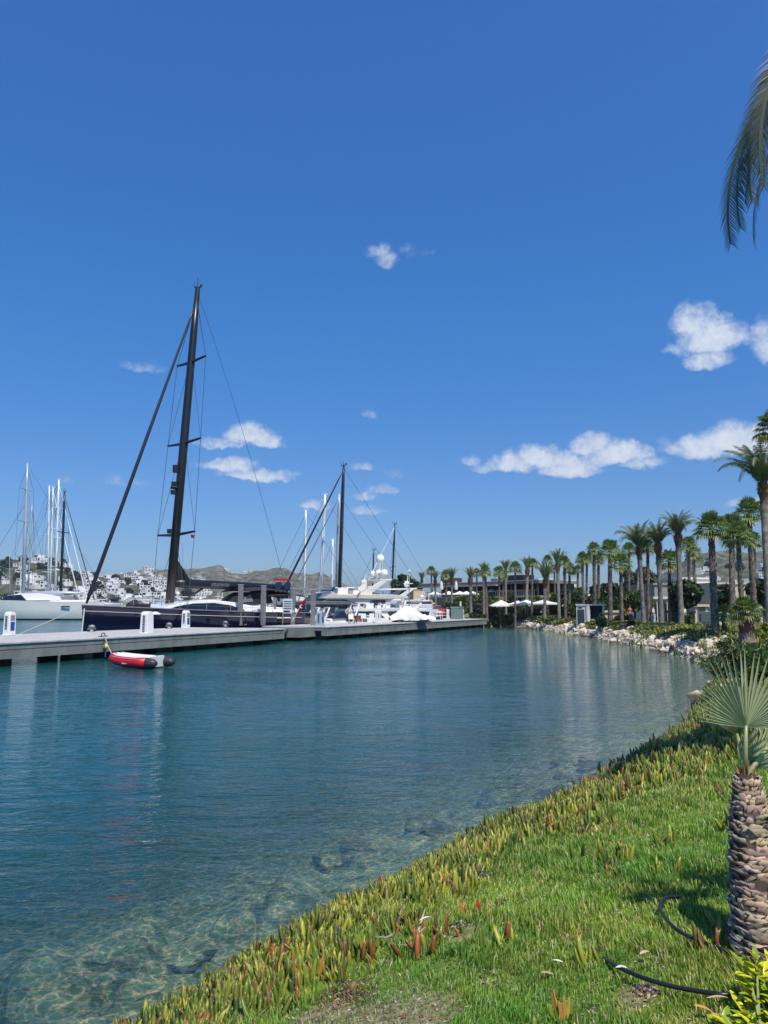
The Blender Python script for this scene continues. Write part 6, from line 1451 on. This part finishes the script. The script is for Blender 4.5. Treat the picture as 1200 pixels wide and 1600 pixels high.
# ice plant: three sided curved fingers in tufts
def iceplant():
    nT = 15000; x, y = scatter(nT, 3.2, 60, R(-32), R(62), g); d = sdist(x, y); w = icewidth(x, y)
    ok = (d > -.05) & (d < w + .15 * g.normal(0, 1, nT)) & ~((bare(x, y) > .35) & (g.random(nT) < .85)); 
    tx_, ty_ = x[ok], y[ok]
    # a band on the very edge so that the outline stays thick
    m = 2300; j = g.integers(2, 13, m); a, b = SHA[j], SHA[j + 1]; t_ = g.random((m, 1)); e = a + (b - a) * t_; dv = b - a; dv /= np.linalg.norm(dv, axis=1)[:, None]
    off_ = g.uniform(-.02, .5, (m, 1)); e = e + np.stack([dv[:, 1], -dv[:, 0]], -1) * off_
    # loose tufts in the grass
    mm = 520; lx, ly = scatter(mm, 3.0, 14, R(-5), R(30), g); dl = sdist(lx, ly); lk = (dl > icewidth(lx, ly)) & (lump(lx, ly, 2.2, 7) > .35) & (np.hypot(lx - 1.45, ly - 3.15) > .75); 
    tx_ = np.concatenate([tx_, e[:, 0], lx[lk]]); ty_ = np.concatenate([ty_, e[:, 1], ly[lk]])
    r = np.hypot(tx_, ty_); per = 8; N = len(tx_) * per
    tz = zground(tx_, ty_)
    size = np.interp(r, [3, 6, 12, 30, 60], [.112, .122, .15, .26, .42])
    tone = .9 * lump(tx_, ty_, 1.3, 9) + .5 * g.normal(0, 1, len(tx_)) + np.interp(sdist(tx_, ty_), [0, .3, .8, 1.5], [-1.1, -.5, .6, .5])
    rp = lambda a_: np.repeat(a_, per, 0)
    X, Y, Z, S, TN = rp(tx_), rp(ty_), rp(tz), rp(size) * g.uniform(.4, 1.3, N), rp(tone) + .5 * g.normal(0, 1, N)
    X = X + g.normal(0, 1, N) * S * .42; Y = Y + g.normal(0, 1, N) * S * .42
    az_ = g.uniform(0, 2 * math.pi, N); tilt = np.abs(g.normal(0, .42, N)) + (g.random(N) < .08) * .8; bend = g.uniform(-.3, .9, N)
    W_ = S * g.uniform(.10, .155, N)
    rings = []; levels = [0, .45, .8]; wl = [1.0, 1.0, .7]
    px_, py_, pz_ = X, Y, Z - .01; ang = tilt; prev = 0; C = []
    for li, (l, w_) in enumerate(zip(levels, wl)):
        dl_ = (l - prev) * S; ang_ = np.clip(tilt - bend * l * .8, -1.2, 1.6)
        px_ = px_ + np.sin(ang_) * np.cos(az_) * dl_; py_ = py_ + np.sin(ang_) * np.sin(az_) * dl_; pz_ = pz_ + np.cos(ang_) * dl_; prev = l
        for k in range(3):
            a2_ = az_ + k * 2 * math.pi / 3; rings.append(np.stack([px_ + np.cos(a2_) * W_ * w_, py_ + np.sin(a2_) * W_ * w_, pz_], -1))
    ang_ = np.clip(tilt - bend, -1.2, 1.6); dl_ = (1 - prev) * S
    rings.append(np.stack([px_ + np.sin(ang_) * np.cos(az_) * dl_, py_ + np.sin(ang_) * np.sin(az_) * dl_, pz_ + np.cos(ang_) * dl_], -1))
    V = np.stack(rings, 1)
    base = np.array([.14, .21, .03])[None] * np.ones((N, 1)); yel = np.array([.36, .38, .05]); red = np.array([.36, .12, .04]); drk = np.array([.06, .12, .03])
    base = np.where((TN > .9)[:, None], yel, base); base = np.where((TN < -.7)[:, None], drk, base); base = np.where(((TN > .1) & (TN < .5))[:, None], np.array([.21, .24, .035]), base)
    redm = (g.random(N) < .035) | ((np.repeat(lump(tx_, ty_, .9, 4.4), per) > .75) & (g.random(N) < .45)); base = np.where(redm[:, None], red, base); base = base * g.uniform(.55, 1.3, (N, 1)); brn = g.random(N) < .10; base = np.where(brn[:, None], np.array([.20, .11, .05]), base)
    tipc = base * .6 + np.where(redm[:, None], red, np.array([.2, .13, .03])) * .5
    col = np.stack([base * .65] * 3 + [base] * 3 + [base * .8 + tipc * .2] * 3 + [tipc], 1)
    i0 = (np.arange(N) * 10)[:, None, None]
    q = np.array([[a + k, a + (k + 1) % 3, a + 3 + (k + 1) % 3, a + 3 + k] for a in (0, 3) for k in range(3)])[None] + i0
    t_ = np.array([[6 + k, 6 + (k + 1) % 3, 9] for k in range(3)])[None] + i0
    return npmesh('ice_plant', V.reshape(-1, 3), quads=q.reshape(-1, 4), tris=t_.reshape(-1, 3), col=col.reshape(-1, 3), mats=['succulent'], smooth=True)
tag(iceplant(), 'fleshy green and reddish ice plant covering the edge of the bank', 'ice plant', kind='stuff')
def grass():
    N0 = 560000; x, y = scatter(N0, 2.2, 22, R(-12), R(58), g); d = sdist(x, y); w = icewidth(x, y)
    b = bare(x, y); patch = lump(x, y, 2.3, 2.2) * .5 + lump(x, y, 6.5, .7) * .35
    ok = (d > w - .3 + .15 * g.normal(0, 1, N0)) & (g.random(N0) < np.clip(1.0 - np.clip(b, 0, 1) * 1.6, .16, 1)) & (g.random(N0) < np.clip(1.0 + patch, .4, 1))
    x, y, d, b, patch = x[ok], y[ok], d[ok], b[ok], patch[ok]; N = len(x); z = zground(x, y, d); r = np.hypot(x, y)
    long_ = np.clip(patch * 1.2 + .5, .12, 1.6)
    h = np.interp(r, [2.5, 6, 14, 22], [.034, .046, .075, .12]) * (.45 + long_) * g.uniform(.5, 1.35, N) * np.where(b > .1, .5, 1)
    w_ = np.interp(r, [2.5, 6, 14, 22], [.0019, .0032, .0075, .013]) * g.uniform(.7, 1.4, N)
    az_ = g.uniform(0, 2 * math.pi, N); ln = np.abs(g.normal(0, .45, N)) * h; fx, fy = np.cos(az_) * ln + h * .15 * np.sin(x * 3), np.sin(az_) * ln + h * .12
    sa_ = az_ + math.pi / 2 + g.uniform(-.6, .6, N); sx, sy = np.cos(sa_) * w_, np.sin(sa_) * w_
    z0_ = z - .004
    V = np.stack([np.stack([x - sx, y - sy, z0_], -1), np.stack([x + sx, y + sy, z0_], -1), np.stack([x + fx * .4 + sx * .8, y + fy * .4 + sy * .8, z + h * .6], -1), np.stack([x + fx * .4 - sx * .8, y + fy * .4 - sy * .8, z + h * .6], -1), np.stack([x + fx, y + fy, z + h * .95], -1)], 1)
    base = np.array([.21, .36, .04])[None] * np.ones((N, 1)); base = base * (1 + .25 * lump(x, y, 1.5, 6)[:, None])
    yel = (g.random(N) < .16 + .2 * np.clip(b, 0, 1) + .12 * (patch < -.1)); base = np.where(yel[:, None], np.array([.42, .42, .09]), base)
    dry = (g.random(N) < .06 + .45 * np.clip(b * 1.4, 0, 1)); base = np.where(dry[:, None], np.array([.55, .46, .26]), base); base = base * np.clip(1 - .35 * patch, .6, 1.3)[:, None] * np.array([1, 1, 1]); mot = lump(x, y, .9, 1.9)[:, None] + .6 * lump(x, y, 4.1, 5.0)[:, None]; base = base * (1 + np.clip(mot, -1, 1) * np.array([.5, .16, .3])); base *= g.uniform(.65, 1.3, (N, 1))
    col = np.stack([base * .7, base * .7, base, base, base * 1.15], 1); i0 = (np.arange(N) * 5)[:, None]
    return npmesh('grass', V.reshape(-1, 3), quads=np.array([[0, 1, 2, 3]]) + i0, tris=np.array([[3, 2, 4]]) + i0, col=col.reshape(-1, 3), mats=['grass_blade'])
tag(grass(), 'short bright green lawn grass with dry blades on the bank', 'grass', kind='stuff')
# far bank carpet of ice plant: low clumps
def carpet():
    n = 26000; s_ = cs[-1] * g.random(n) ** 1.1; P = np.array([along(v) for v in s_]); w = np.array([max(.9, rockwidth(v)) for v in s_]); o_ = w + np.abs(g.normal(0, 1, n)) * 1.7 - .2
    x = P[:, 0] + P[:, 2] * o_; y = P[:, 1] + P[:, 3] * o_; z = zground(x, y); r = np.hypot(x, y); S = np.interp(r, [15, 40, 110], [.12, .2, .42]) * g.uniform(.6, 1.3, n)
    az_ = g.uniform(0, 6.28, n); a = np.stack([np.cos(az_), np.sin(az_), np.zeros(n)], -1) * S[:, None] * .35; up = np.stack([g.normal(0, .4, n), g.normal(0, .4, n), np.ones(n)], -1) * S[:, None]
    p = np.stack([x, y, z - .02], -1); V = np.stack([p - a, p + a, p + up + a * .5, p + up - a * .5], 1)
    tn = lump(x, y, .5, 2) + .7 * g.normal(0, 1, n); base = np.where((tn > .4)[:, None], np.array([.26, .24, .05]), np.array([.12, .16, .03])); base = np.where((tn < -.8)[:, None], np.array([.06, .09, .02]), base) * g.uniform(.7, 1.25, (n, 1))
    return npmesh('bank_ground_cover', V.reshape(-1, 3), quads=np.arange(n * 4).reshape(-1, 4), col=np.repeat(base, 4, 0), mats=['leaf'])
tag(carpet(), 'olive green ground cover carpeting the far bank above the rocks', 'ground cover', kind='stuff')
# litter of small clods and dry bits in the bare patches
def litter():
    n = 16000; x, y = scatter(n, 2.5, 9, R(-12), R(34), g); d = sdist(x, y); b = bare(x, y); ok = (d > .25) & ((b > .02) | (g.random(n) < .03)); x, y = x[ok], y[ok]; n = len(x); z = zground(x, y)
    S = g.uniform(.004, .015, n); az_ = g.uniform(0, 6.28, n); a = np.stack([np.cos(az_), np.sin(az_), g.uniform(-.3, .5, n)], -1) * S[:, None]; b_ = np.stack([-np.sin(az_), np.cos(az_), g.uniform(-.4, .4, n)], -1) * S[:, None] * g.uniform(.2, .6, n)[:, None]
    p = np.stack([x, y, z + .006], -1); V = np.stack([p - a, p + b_, p + a, p - b_], 1); c = np.where((g.random(n) < .35)[:, None], np.array([.5, .43, .32]), np.where((g.random(n) < .3)[:, None], np.array([.25, .07, .05]), np.array([.17, .12, .08]))) * g.uniform(.6, 1.25, (n, 1))
    return npmesh('dry_litter', V.reshape(-1, 3), quads=np.arange(n * 4).reshape(-1, 4), col=np.repeat(c, 4, 0), mats=['leaf'])
tag(litter(), 'dry leaf litter and clods in the bare patches of the lawn', 'leaf litter', kind='stuff')

# ------------------------------------------------------------------ small palm in the foreground
def gpt(px, py, dz=0.0):
    p = hit(px, py)
    if dz: q = pix(px, py, p.z + dz); q.z = zg(q.x, q.y) + dz; return q
    return p
pb = gpt(1198, 1500); ptop = at(1165, 1208, pb.y + .32)
pr = empty('fan_palm', tuple(pb), 0, 'small young fan palm with a scaly brown trunk in the right foreground', 'palm tree')
lean = ptop - pb; g2 = np.random.default_rng(21)
V, Q, T, C = [], [], [], []; nz, n = 30, 22
def tax(t): return np.array([lean.x * t, lean.y * t, lean.z * t])
def trad(t): return np.interp(t, [0, .1, .5, .9, 1], [.15, .142, .115, .068, .05])
for i in range(nz + 1):
    t_ = i / nz; c = tax(t_)
    for j in range(n):
        a = 2 * math.pi * j / n; rr = trad(t_) * .93 * (1 + g2.uniform(-.04, .04)); V.append(tuple(c + np.array([rr * math.cos(a), rr * math.sin(a), 0]))); C.append(np.array([.10, .065, .045]) * g2.uniform(.5, 1.1))
for i in range(nz):
    for j in range(n): Q.append((i * n + j, i * n + (j + 1) % n, (i + 1) * n + (j + 1) % n, (i + 1) * n + j))
rows = 40; k0 = len(V)
for i in range(rows):                                     # overlapping cut leaf bases
    m_ = 9 + i % 3
    for j in range(m_):
        if g2.random() < .13: continue
        t_ = min(1, max(0, .01 + (i + g2.uniform(-.45, .45)) / rows * .98))
        a = 2 * math.pi * (j + .5 * (i % 2) + g2.uniform(-.3, .3)) / m_; r_ = trad(t_); o_ = np.array([math.cos(a), math.sin(a), 0]); s_ = np.array([-math.sin(a), math.cos(a), 0])
        w_ = r_ * 2 * math.pi / m_ * g2.uniform(.5, .85); c = tax(t_) + o_ * r_ * .88; hgt_ = g2.uniform(.004, .026); outw = g2.uniform(.010, .044) * (.6 + 2.5 * r_)
        lo = c - np.array([0, 0, .02]); nn = 6; top = []
        for q in range(nn):
            e = (q / (nn - 1) * 2 - 1); top.append(c + s_ * w_ * e + o_ * (outw * (1 - .55 * e * e) + g2.uniform(-.005, .005)) + np.array([0, 0, hgt_ * (1 - .3 * e * e) + g2.uniform(-.010, .014)]))
        V += [tuple(lo - s_ * w_), tuple(lo + s_ * w_)] + [tuple(v) for v in top] + [tuple(c - o_ * .012 + np.array([0, 0, hgt_ * .55]))]
        cb_ = np.array([.20, .145, .10]) * g2.uniform(.55, 1.3); ce = np.array([.50, .40, .29]) * g2.uniform(.35, 1.5) * np.array([1, g2.uniform(.85, 1.05), g2.uniform(.75, 1.05)])
        C += [cb_ * .6] * 2 + [ce * g2.uniform(.8, 1.15) for q in range(nn)] + [cb_ * .4]
        T += [(k0, k0 + 1, k0 + 5), (k0, k0 + 5, k0 + 4), (k0, k0 + 4, k0 + 3), (k0, k0 + 3, k0 + 2), (k0 + 1, k0 + 7, k0 + 6), (k0 + 1, k0 + 6, k0 + 5)] + [(k0 + 2 + q, k0 + 3 + q, k0 + 8) for q in range(nn - 1)]; k0 += 9
for i in range(1100):                                      # loose fibres
    t_ = g2.random(); a = g2.uniform(0, 6.28); o_ = np.array([math.cos(a), math.sin(a), 0]); s_ = np.array([-math.sin(a), math.cos(a), 0]); p = tax(t_) + o_ * trad(t_); l_ = g2.uniform(.01, .045)
    e = p + o_ * l_ * g2.uniform(.2, .9) + s_ * l_ * g2.uniform(-.9, .9) + np.array([0, 0, l_ * g2.uniform(-.3, .9)]); V += [tuple(p - s_ * .0016), tuple(p + s_ * .0016), tuple(e)]; C += [np.array([.55, .5, .42]) * g2.uniform(.4, 1.1)] * 3; T.append((k0, k0 + 1, k0 + 2)); k0 += 3
npmesh('trunk', np.array(V), quads=Q, tris=T, col=np.array(C), mats=['fan_bark'], parent=pr)
b = MB(); tt_ = Vector(lean)
for i in range(16):
    a = i * .8; b.tube([tt_ + Vector((.03 * math.cos(a), .03 * math.sin(a), -.02)), tt_ + Vector((.055 * math.cos(a), .055 * math.sin(a), .03 + .02 * math.sin(i * 3)))], [.008, .003], 4)
mat('fibre_orange', (.35, .16, .07), 0.9); b.build('crown_fibre', 'fibre_orange', pr)
def bigfan(p0, hub, tipdir, rad, ns, spread, seed, col, faceto, droop=.03):
    """leaf with folded segments whose blade faces roughly towards `faceto`"""
    g3 = np.random.default_rng(seed); hub = np.array(hub); d = np.array(tipdir, float); d /= np.linalg.norm(d); up = np.array(faceto, float); up -= d * (up @ d); up /= np.linalg.norm(up)
    V = []; T = []; C = []; k0 = 0; side = np.cross(d, up)
    for i in range(ns):
        a = (i / (ns - 1) - .5) * spread; l = rad * (1 - .38 * (abs(a) / (spread / 2)) ** 2) * g3.uniform(.93, 1.05)
        dd = d * math.cos(a) + side * math.sin(a) + up * .22 * abs(math.sin(a)); dd /= np.linalg.norm(dd); ps = np.cross(dd, up); ps /= np.linalg.norm(ps); w0 = math.tan(spread / ns / 2)
        cf = np.array(col) * g3.uniform(.85, 1.15); st = 8; wv_ = g3.uniform(-.02, .02)
        for k in range(st + 1):
            q = k / st; c = hub + dd * l * q + ps * wv_ * q * q * l + np.array([0, 0, -1]) * droop * l * q ** 3 * g3.uniform(.8, 1.2)
            w_ = w0 * l * min(q, .5) * (1 if q < .5 else max(.04, (1 - (q - .5) / .5) ** .8)) + .0006; f_ = up * w_ * .8
            V += [c - ps * w_ + f_, c - f_, c + ps * w_ + f_]; C += [cf * (.9 + .25 * (q > .8)), cf * 1.2, cf * .9]
            if k < st:
                o_ = k0 + k * 3; T += [(o_, o_ + 1, o_ + 4), (o_, o_ + 4, o_ + 3), (o_ + 1, o_ + 2, o_ + 5), (o_ + 1, o_ + 5, o_ + 4)]
        k0 += (st + 1) * 3
    return npmesh('frond', np.array(V), tris=T, col=np.array(C), mats=['palm_leaf_near'], parent=pr)
mat('petiole_green', (.30, .34, .13), 0.4)
SG = (.33, .38, .19)
def W2L(v): return Vector(v) - pb
hubs = [(at(1166, 1137, ptop.y + .0), (.06, .12, 1), .41, 34, R(168), (-.1, -1, .15), 31, 1.0), (at(1152, 1150, ptop.y + .22), (-.42, .1, .9), .29, 14, R(56), (-.3, -1, -.1), 32, .8),
        (at(1176, 1200, ptop.y + .12), (.55, .1, .85), .32, 20, R(110), (.1, -1, .3), 33, 1.0), (at(1192, 1170, ptop.y + .35), (.85, .2, .35), .40, 24, R(170), (0, -.7, .7), 34, .5), (at(1215, 1150, ptop.y + .2), (.9, -.2, .7), .4, 24, R(170), (-.3, -.7, .7), 35, .7)]
for hb_, td, rad, ns, sp_, ft, sd, kf in hubs:
    f = bigfan(None, W2L(hb_), td, rad, ns, sp_, sd, tuple(c * kf for c in SG), ft)
    b = MB(); q0 = Vector(lean) + Vector((.01 * (sd % 3 - 1), .01, -.02)); q1 = W2L(hb_); b.tube([q0, q0.lerp(q1, .5) + Vector((0, 0, .01)), q1 + Vector((0, 0, .01))], [.017, .012, .008], 7); b.build('petiole', 'petiole_green', f, smooth=True)
# ------------------------------------------------------------------ hoses
mat('hose_black', (.012, .012, .013), 0.35)
def hose(pts, lab, rad=.0100):
    P = [gpt(x, y, z) for x, y, z in pts]; Q_ = []
    for i in range(len(P) - 1):
        a = P[max(i - 1, 0)]; b = P[i]; c = P[i + 1]; d = P[min(i + 2, len(P) - 1)]
        for k in range(6):
            t_ = k / 6; Q_.append(.5 * ((2 * b) + (c - a) * t_ + (2 * a - 5 * b + 4 * c - d) * t_ ** 2 + (3 * b - a - 3 * c + d) * t_ ** 3))
    Q_.append(P[-1]); o = MB().tube(Q_, rad, 10).build('irrigation_hose', 'hose_black', smooth=True); tag(o, lab, 'hose'); return o
hose([(1062, 1402, .04), (1042, 1404, .06), (1031, 1418, .06), (1040, 1436, .055), (1058, 1454, .05), (1085, 1467, .03), (1110, 1477, .03), (1140, 1488, .045), (1175, 1505, .04), (1230, 1520, .03)], 'black irrigation hose curling through the grass beside the palm trunk')
hose([(944, 1498, .01), (972, 1514, .045), (1010, 1529, .055), (1050, 1541, .05), (1095, 1550, .05), (1130, 1555, .05), (1158, 1553, .04)], 'black irrigation hose ending at the yellow leaved shrub', .0095)
# ------------------------------------------------------------------ yellow shrub in the corner
mat('yellow_leaf', (1, 1, 1), 0.3, attr=True, transl=.25)
ys = empty('yellow_shrub', tuple(gpt(1205, 1640)), 0, 'bright yellow green broad leaved shrub in the lower right corner', 'shrub'); yb = Vector(ys.location); g4 = np.random.default_rng(8)
def shrub_leaf(base, d, up, l, w, col, V, Q, C):
    d = d / np.linalg.norm(d); s_ = np.cross(d, up); s_ /= np.linalg.norm(s_); u_ = np.cross(s_, d); k0 = len(V); st = 6
    for k in range(st + 1):
        q = k / st; ww = w * math.sin(math.pi * min(q * .93 + .05, 1)) ** .8; c = base + d * l * q - u_ * l * .18 * q * q
        V += [tuple(c - s_ * ww + u_ * ww * .35), tuple(c), tuple(c + s_ * ww + u_ * ww * .35)]; C += [col, col * .82, col * 1.05]
        if k < st: o_ = k0 + k * 3; Q += [(o_, o_ + 1, o_ + 4, o_ + 3), (o_ + 1, o_ + 2, o_ + 5, o_ + 4)]
V, Q, C = [], [], []; stems = MB()
for i, (px_, py, Yd) in enumerate([(1182, 1500, -.05), (1165, 1512, .0), (1192, 1520, -.1), (1150, 1570, -.1), (1175, 1552, -.12), (1195, 1545, -.1), (1130, 1602, -.2), (1165, 1588, -.2), (1190, 1580, -.2), (1205, 1500, .0), (1180, 1610, -.3), (1150, 1620, -.3), (1205, 1560, -.15), (1115, 1615, -.2), (1215, 1600, -.3)]):
    tip_ = at(px_, py, yb.y + .38 + Yd * .9) - yb; root_ = Vector((g4.uniform(-.05, .12), g4.uniform(-.1, .1), 0)); stems.tube([root_, root_.lerp(tip_, .6) + Vector((0, 0, .03)), tip_], [.006, .004, .003], 5)
    for k in range(13):
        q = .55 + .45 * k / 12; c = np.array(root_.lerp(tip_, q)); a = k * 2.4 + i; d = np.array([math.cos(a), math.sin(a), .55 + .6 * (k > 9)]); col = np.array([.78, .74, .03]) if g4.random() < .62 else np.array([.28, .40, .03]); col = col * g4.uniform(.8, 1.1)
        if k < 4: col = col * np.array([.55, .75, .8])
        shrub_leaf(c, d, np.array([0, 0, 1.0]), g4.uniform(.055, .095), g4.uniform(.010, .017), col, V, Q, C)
for px_, py in [(1128, 1588), (1105, 1575)]:
    c = np.array(at(px_ + 10, py + 8, yb.y + .25) - yb); shrub_leaf(c, np.array([-.9, .1, .5]), np.array([0, 0, 1.]), .08, .013, np.array([.75, .38, .12]), V, Q, C)
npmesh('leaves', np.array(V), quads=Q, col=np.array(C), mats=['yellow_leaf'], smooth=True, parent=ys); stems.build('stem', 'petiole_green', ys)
# ------------------------------------------------------------------ twigs, seaweed, fallen leaves
mat('driftwood', (.42, .37, .30), 0.9, var=.3, vscale=20); mat('dry_leaf', (.55, .42, .24), 0.8, var=.3, vscale=15); mat('white_leaf', (.62, .62, .50), 0.7)
def twig(pts, lab, rad=.006, forks=3, seed=0):
    g5 = random.Random(seed); P = [gpt(*p) for p in pts]; b = MB(); b.tube(P, [rad] * (len(P) - 1) + [rad * .3], 6)
    for i in range(forks):
        q = P[g5.randrange(len(P) - 1)]; b.tube([q, q + Vector((g5.uniform(-.08, .08), g5.uniform(-.05, .05), g5.uniform(.0, .05)))], [rad * .7, rad * .2], 5)
    o = b.build('dry_twig', 'driftwood'); tag(o, lab, 'twig')
twig([(565, 1472, .05), (585, 1465, .07), (602, 1468, .08), (612, 1464, .09), (618, 1475, .03)], 'bleached twig lying over the ice plant left of the bare patch', .006, 2, 1)
twig([(640, 1478, .02), (652, 1462, .05), (660, 1440, .11), (664, 1428, .14)], 'brown upright forked stem beside a dead leaf clump', .007, 4, 2)
twig([(592, 1515, .02), (600, 1500, .03), (612, 1505, .03), (606, 1520, .02)], 'small curled pale twig on the bare soil', .004, 2, 3)
def clump(px, py, n, size, cols, lab, seed, name='dead_plant_clump', cat='dead plant'):
    g6 = np.random.default_rng(seed); c = gpt(px, py); V, Q, C = [], [], []
    for i in range(n):
        a = g6.uniform(0, 6.28); r_ = size * g6.random() ** .7; p = np.array([c.x + math.cos(a) * r_, c.y + math.sin(a) * r_, 0.0]); p[2] = zg(p[0], p[1]) + g6.uniform(0, .03) * (1 - r_ / size * .5) * size / .06
        d = g6.normal(0, 1, 3); d[2] = abs(d[2]) * .6; d /= np.linalg.norm(d); s_ = np.cross(d, g6.normal(0, 1, 3)); s_ /= np.linalg.norm(s_); l = g6.uniform(.006, .017) * (1 if size < .15 else .75); k0 = len(V)
        V += [tuple(p - s_ * l * .3), tuple(p + d * l), tuple(p + s_ * l * .3), tuple(p - d * l)]; Q.append((k0, k0 + 1, k0 + 2, k0 + 3)); C += [np.array(cols[g6.integers(len(cols))]) * g6.uniform(.6, 1.2)] * 4
    o = npmesh(name, np.array(V), quads=Q, col=np.array(C), mats=['leaf']); tag(o, lab, cat); return o
clump(750, 1372, 420, .085, [(.05, .04, .035), (.3, .27, .23), (.12, .08, .06), (.03, .03, .03)], 'dark heap of dried seed heads at the edge of the ice plant', 1)
clump(716, 1448, 260, .06, [(.5, .45, .36), (.05, .04, .04), (.3, .24, .18)], 'pale dried clump on the bare soil next to red leaves', 2)
clump(782, 1416, 200, .09, [(.3, .24, .18), (.08, .05, .04), (.5, .42, .3)], 'scatter of brown dry bits between two grass patches', 3)
clump(1008, 1552, 260, .06, [(.4, .28, .2), (.25, .15, .1), (.5, .4, .3)], 'patch of crumbly brown leaf bits below the lower hose', 4)
clump(545, 1560, 900, .16, [(.25, .07, .05), (.45, .35, .28), (.12, .07, .06), (.5, .2, .1)], 'reddish dead leaves on the bare soil at the lower edge', 5)
def leafobj(px, py, dz, dx, dy, l, w, m, lab):
    c = np.array(gpt(px, py, dz)); V, Q, C = [], [], []; shrub_leaf(c, np.array([dx, dy, .25]), np.array([0, 0, 1.]), l, w, np.array([1, 1, 1.]), V, Q, C); o = npmesh('fallen_leaf', np.array(V), quads=Q, mats=[m], smooth=True); tag(o, lab, 'leaf')
leafobj(845, 1520, .03, .9, -.5, .06, .010, 'dry_leaf', 'pale tan fallen leaf lying in the middle of the lawn')
leafobj(962, 1512, .05, .9, -.2, .05, .012, 'white_leaf', 'whitish leaf lying at the left end of the lower hose')
leafobj(1000, 1492, .05, .8, .3, .055, .012, 'dry_leaf', 'brown curled leaf standing above the lower hose')
leafobj(880, 1505, .05, -.9, .3, .05, .008, 'white_leaf', 'thin greyish leaf left of the lower hose end')
leafobj(1138, 1560, .05, -.9, -.2, .10, .008, 'dry_leaf', 'long pale dry leaf hanging from the yellow shrub')
leafobj(655, 1444, .12, .6, .2, .07, .008, 'white_leaf', 'long pale leaf rising from the brown forked stem')
# a few big bright ice plant rosettes on the bare edge
def rosette(px, py, n, l, cols, lab, seed):
    g7 = np.random.default_rng(seed); c = gpt(px, py); b = MB(); 
    for i in range(n):
        a = g7.uniform(0, 6.28); t_ = g7.uniform(.1, .9); o_ = Vector((math.cos(a), math.sin(a), 0)); p = c + o_ * g7.uniform(0, .04); ll = l * 1.3 * g7.uniform(.55, 1.1); q1 = p + (o_ * math.sin(t_) + Vector((0, 0, math.cos(t_)))) * ll * .5; q2 = q1 + (o_ * math.sin(t_ * .4) + Vector((0, 0, math.cos(t_ * .4)))) * ll * .5
        b.cm = int(g7.integers(len(cols))); w_ = l * .09; b.tube([p, q1, q1.lerp(q2, .7), q2], [w_, w_ * 1.05, w_ * .7, .0008], 3)
    o = b.build('succulent_rosette', cols, smooth=False); tag(o, lab, 'succulent plant', 'bright succulent tufts on the bank edge')
mat('suc_yellow', (.33, .36, .05), 0.35, transl=.12); mat('suc_green', (.12, .21, .03), 0.35, transl=.12); mat('suc_red', (.45, .07, .035), 0.4, transl=.1); mat('suc_orange', (.5, .22, .05), 0.4)
rosette(580, 1492, 16, .11, ['suc_yellow', 'suc_yellow', 'suc_green'], 'bright yellow green succulent tuft left of the bare patch', 1)
rosette(505, 1500, 12, .12, ['suc_yellow', 'suc_green'], 'yellow green succulent tuft with spreading fingers near the water edge', 2)
rosette(540, 1545, 8, .09, ['suc_green', 'suc_green', 'suc_red'], 'small green succulent tuft with one red finger on bare soil', 3)
rosette(480, 1540, 14, .12, ['suc_green', 'suc_yellow', 'suc_orange'], 'dense green succulent tuft at the lower bank edge', 4)
rosette(425, 1570, 14, .11, ['suc_green', 'suc_red', 'suc_yellow'], 'green succulent tuft with red fingers at the lower bank edge', 5)
rosette(650, 1460, 10, .11, ['suc_green', 'suc_orange'], 'green and orange succulent tuft around the forked stem', 6)
rosette(738, 1430, 9, .09, ['suc_red', 'suc_orange', 'suc_green'], 'reddish brown succulent tuft in the bare gap of the lawn', 7)
rosette(885, 1598, 9, .1, ['suc_yellow', 'suc_orange', 'suc_green'], 'yellow and brown succulent tuft at the bottom of the lawn', 8)
rosette(655, 1412, 12, .12, ['suc_green', 'suc_yellow'], 'tall green succulent tuft above the forked stem', 9)
# ------------------------------------------------------------------ haze in the air
hz = bpy.data.materials.new('haze'); hz.use_nodes = True; ht = hz.node_tree; ht.nodes.clear()
pv = ht.nodes.new('ShaderNodeVolumePrincipled'); pv.inputs['Color'].default_value = (.78, .85, 1.0, 1); pv.inputs['Density'].default_value = 0.00016; pv.inputs['Anisotropy'].default_value = 0.3
ho_ = ht.nodes.new('ShaderNodeOutputMaterial'); ht.links.new(pv.outputs[0], ho_.inputs['Volume'])
b = MB(); b.box(-3300, 3700, -1000, 7100, -9, 130); hzo = b.build('haze', hz); tag(hzo, 'thin pale blue air haze over the bay', 'haze', kind='stuff')
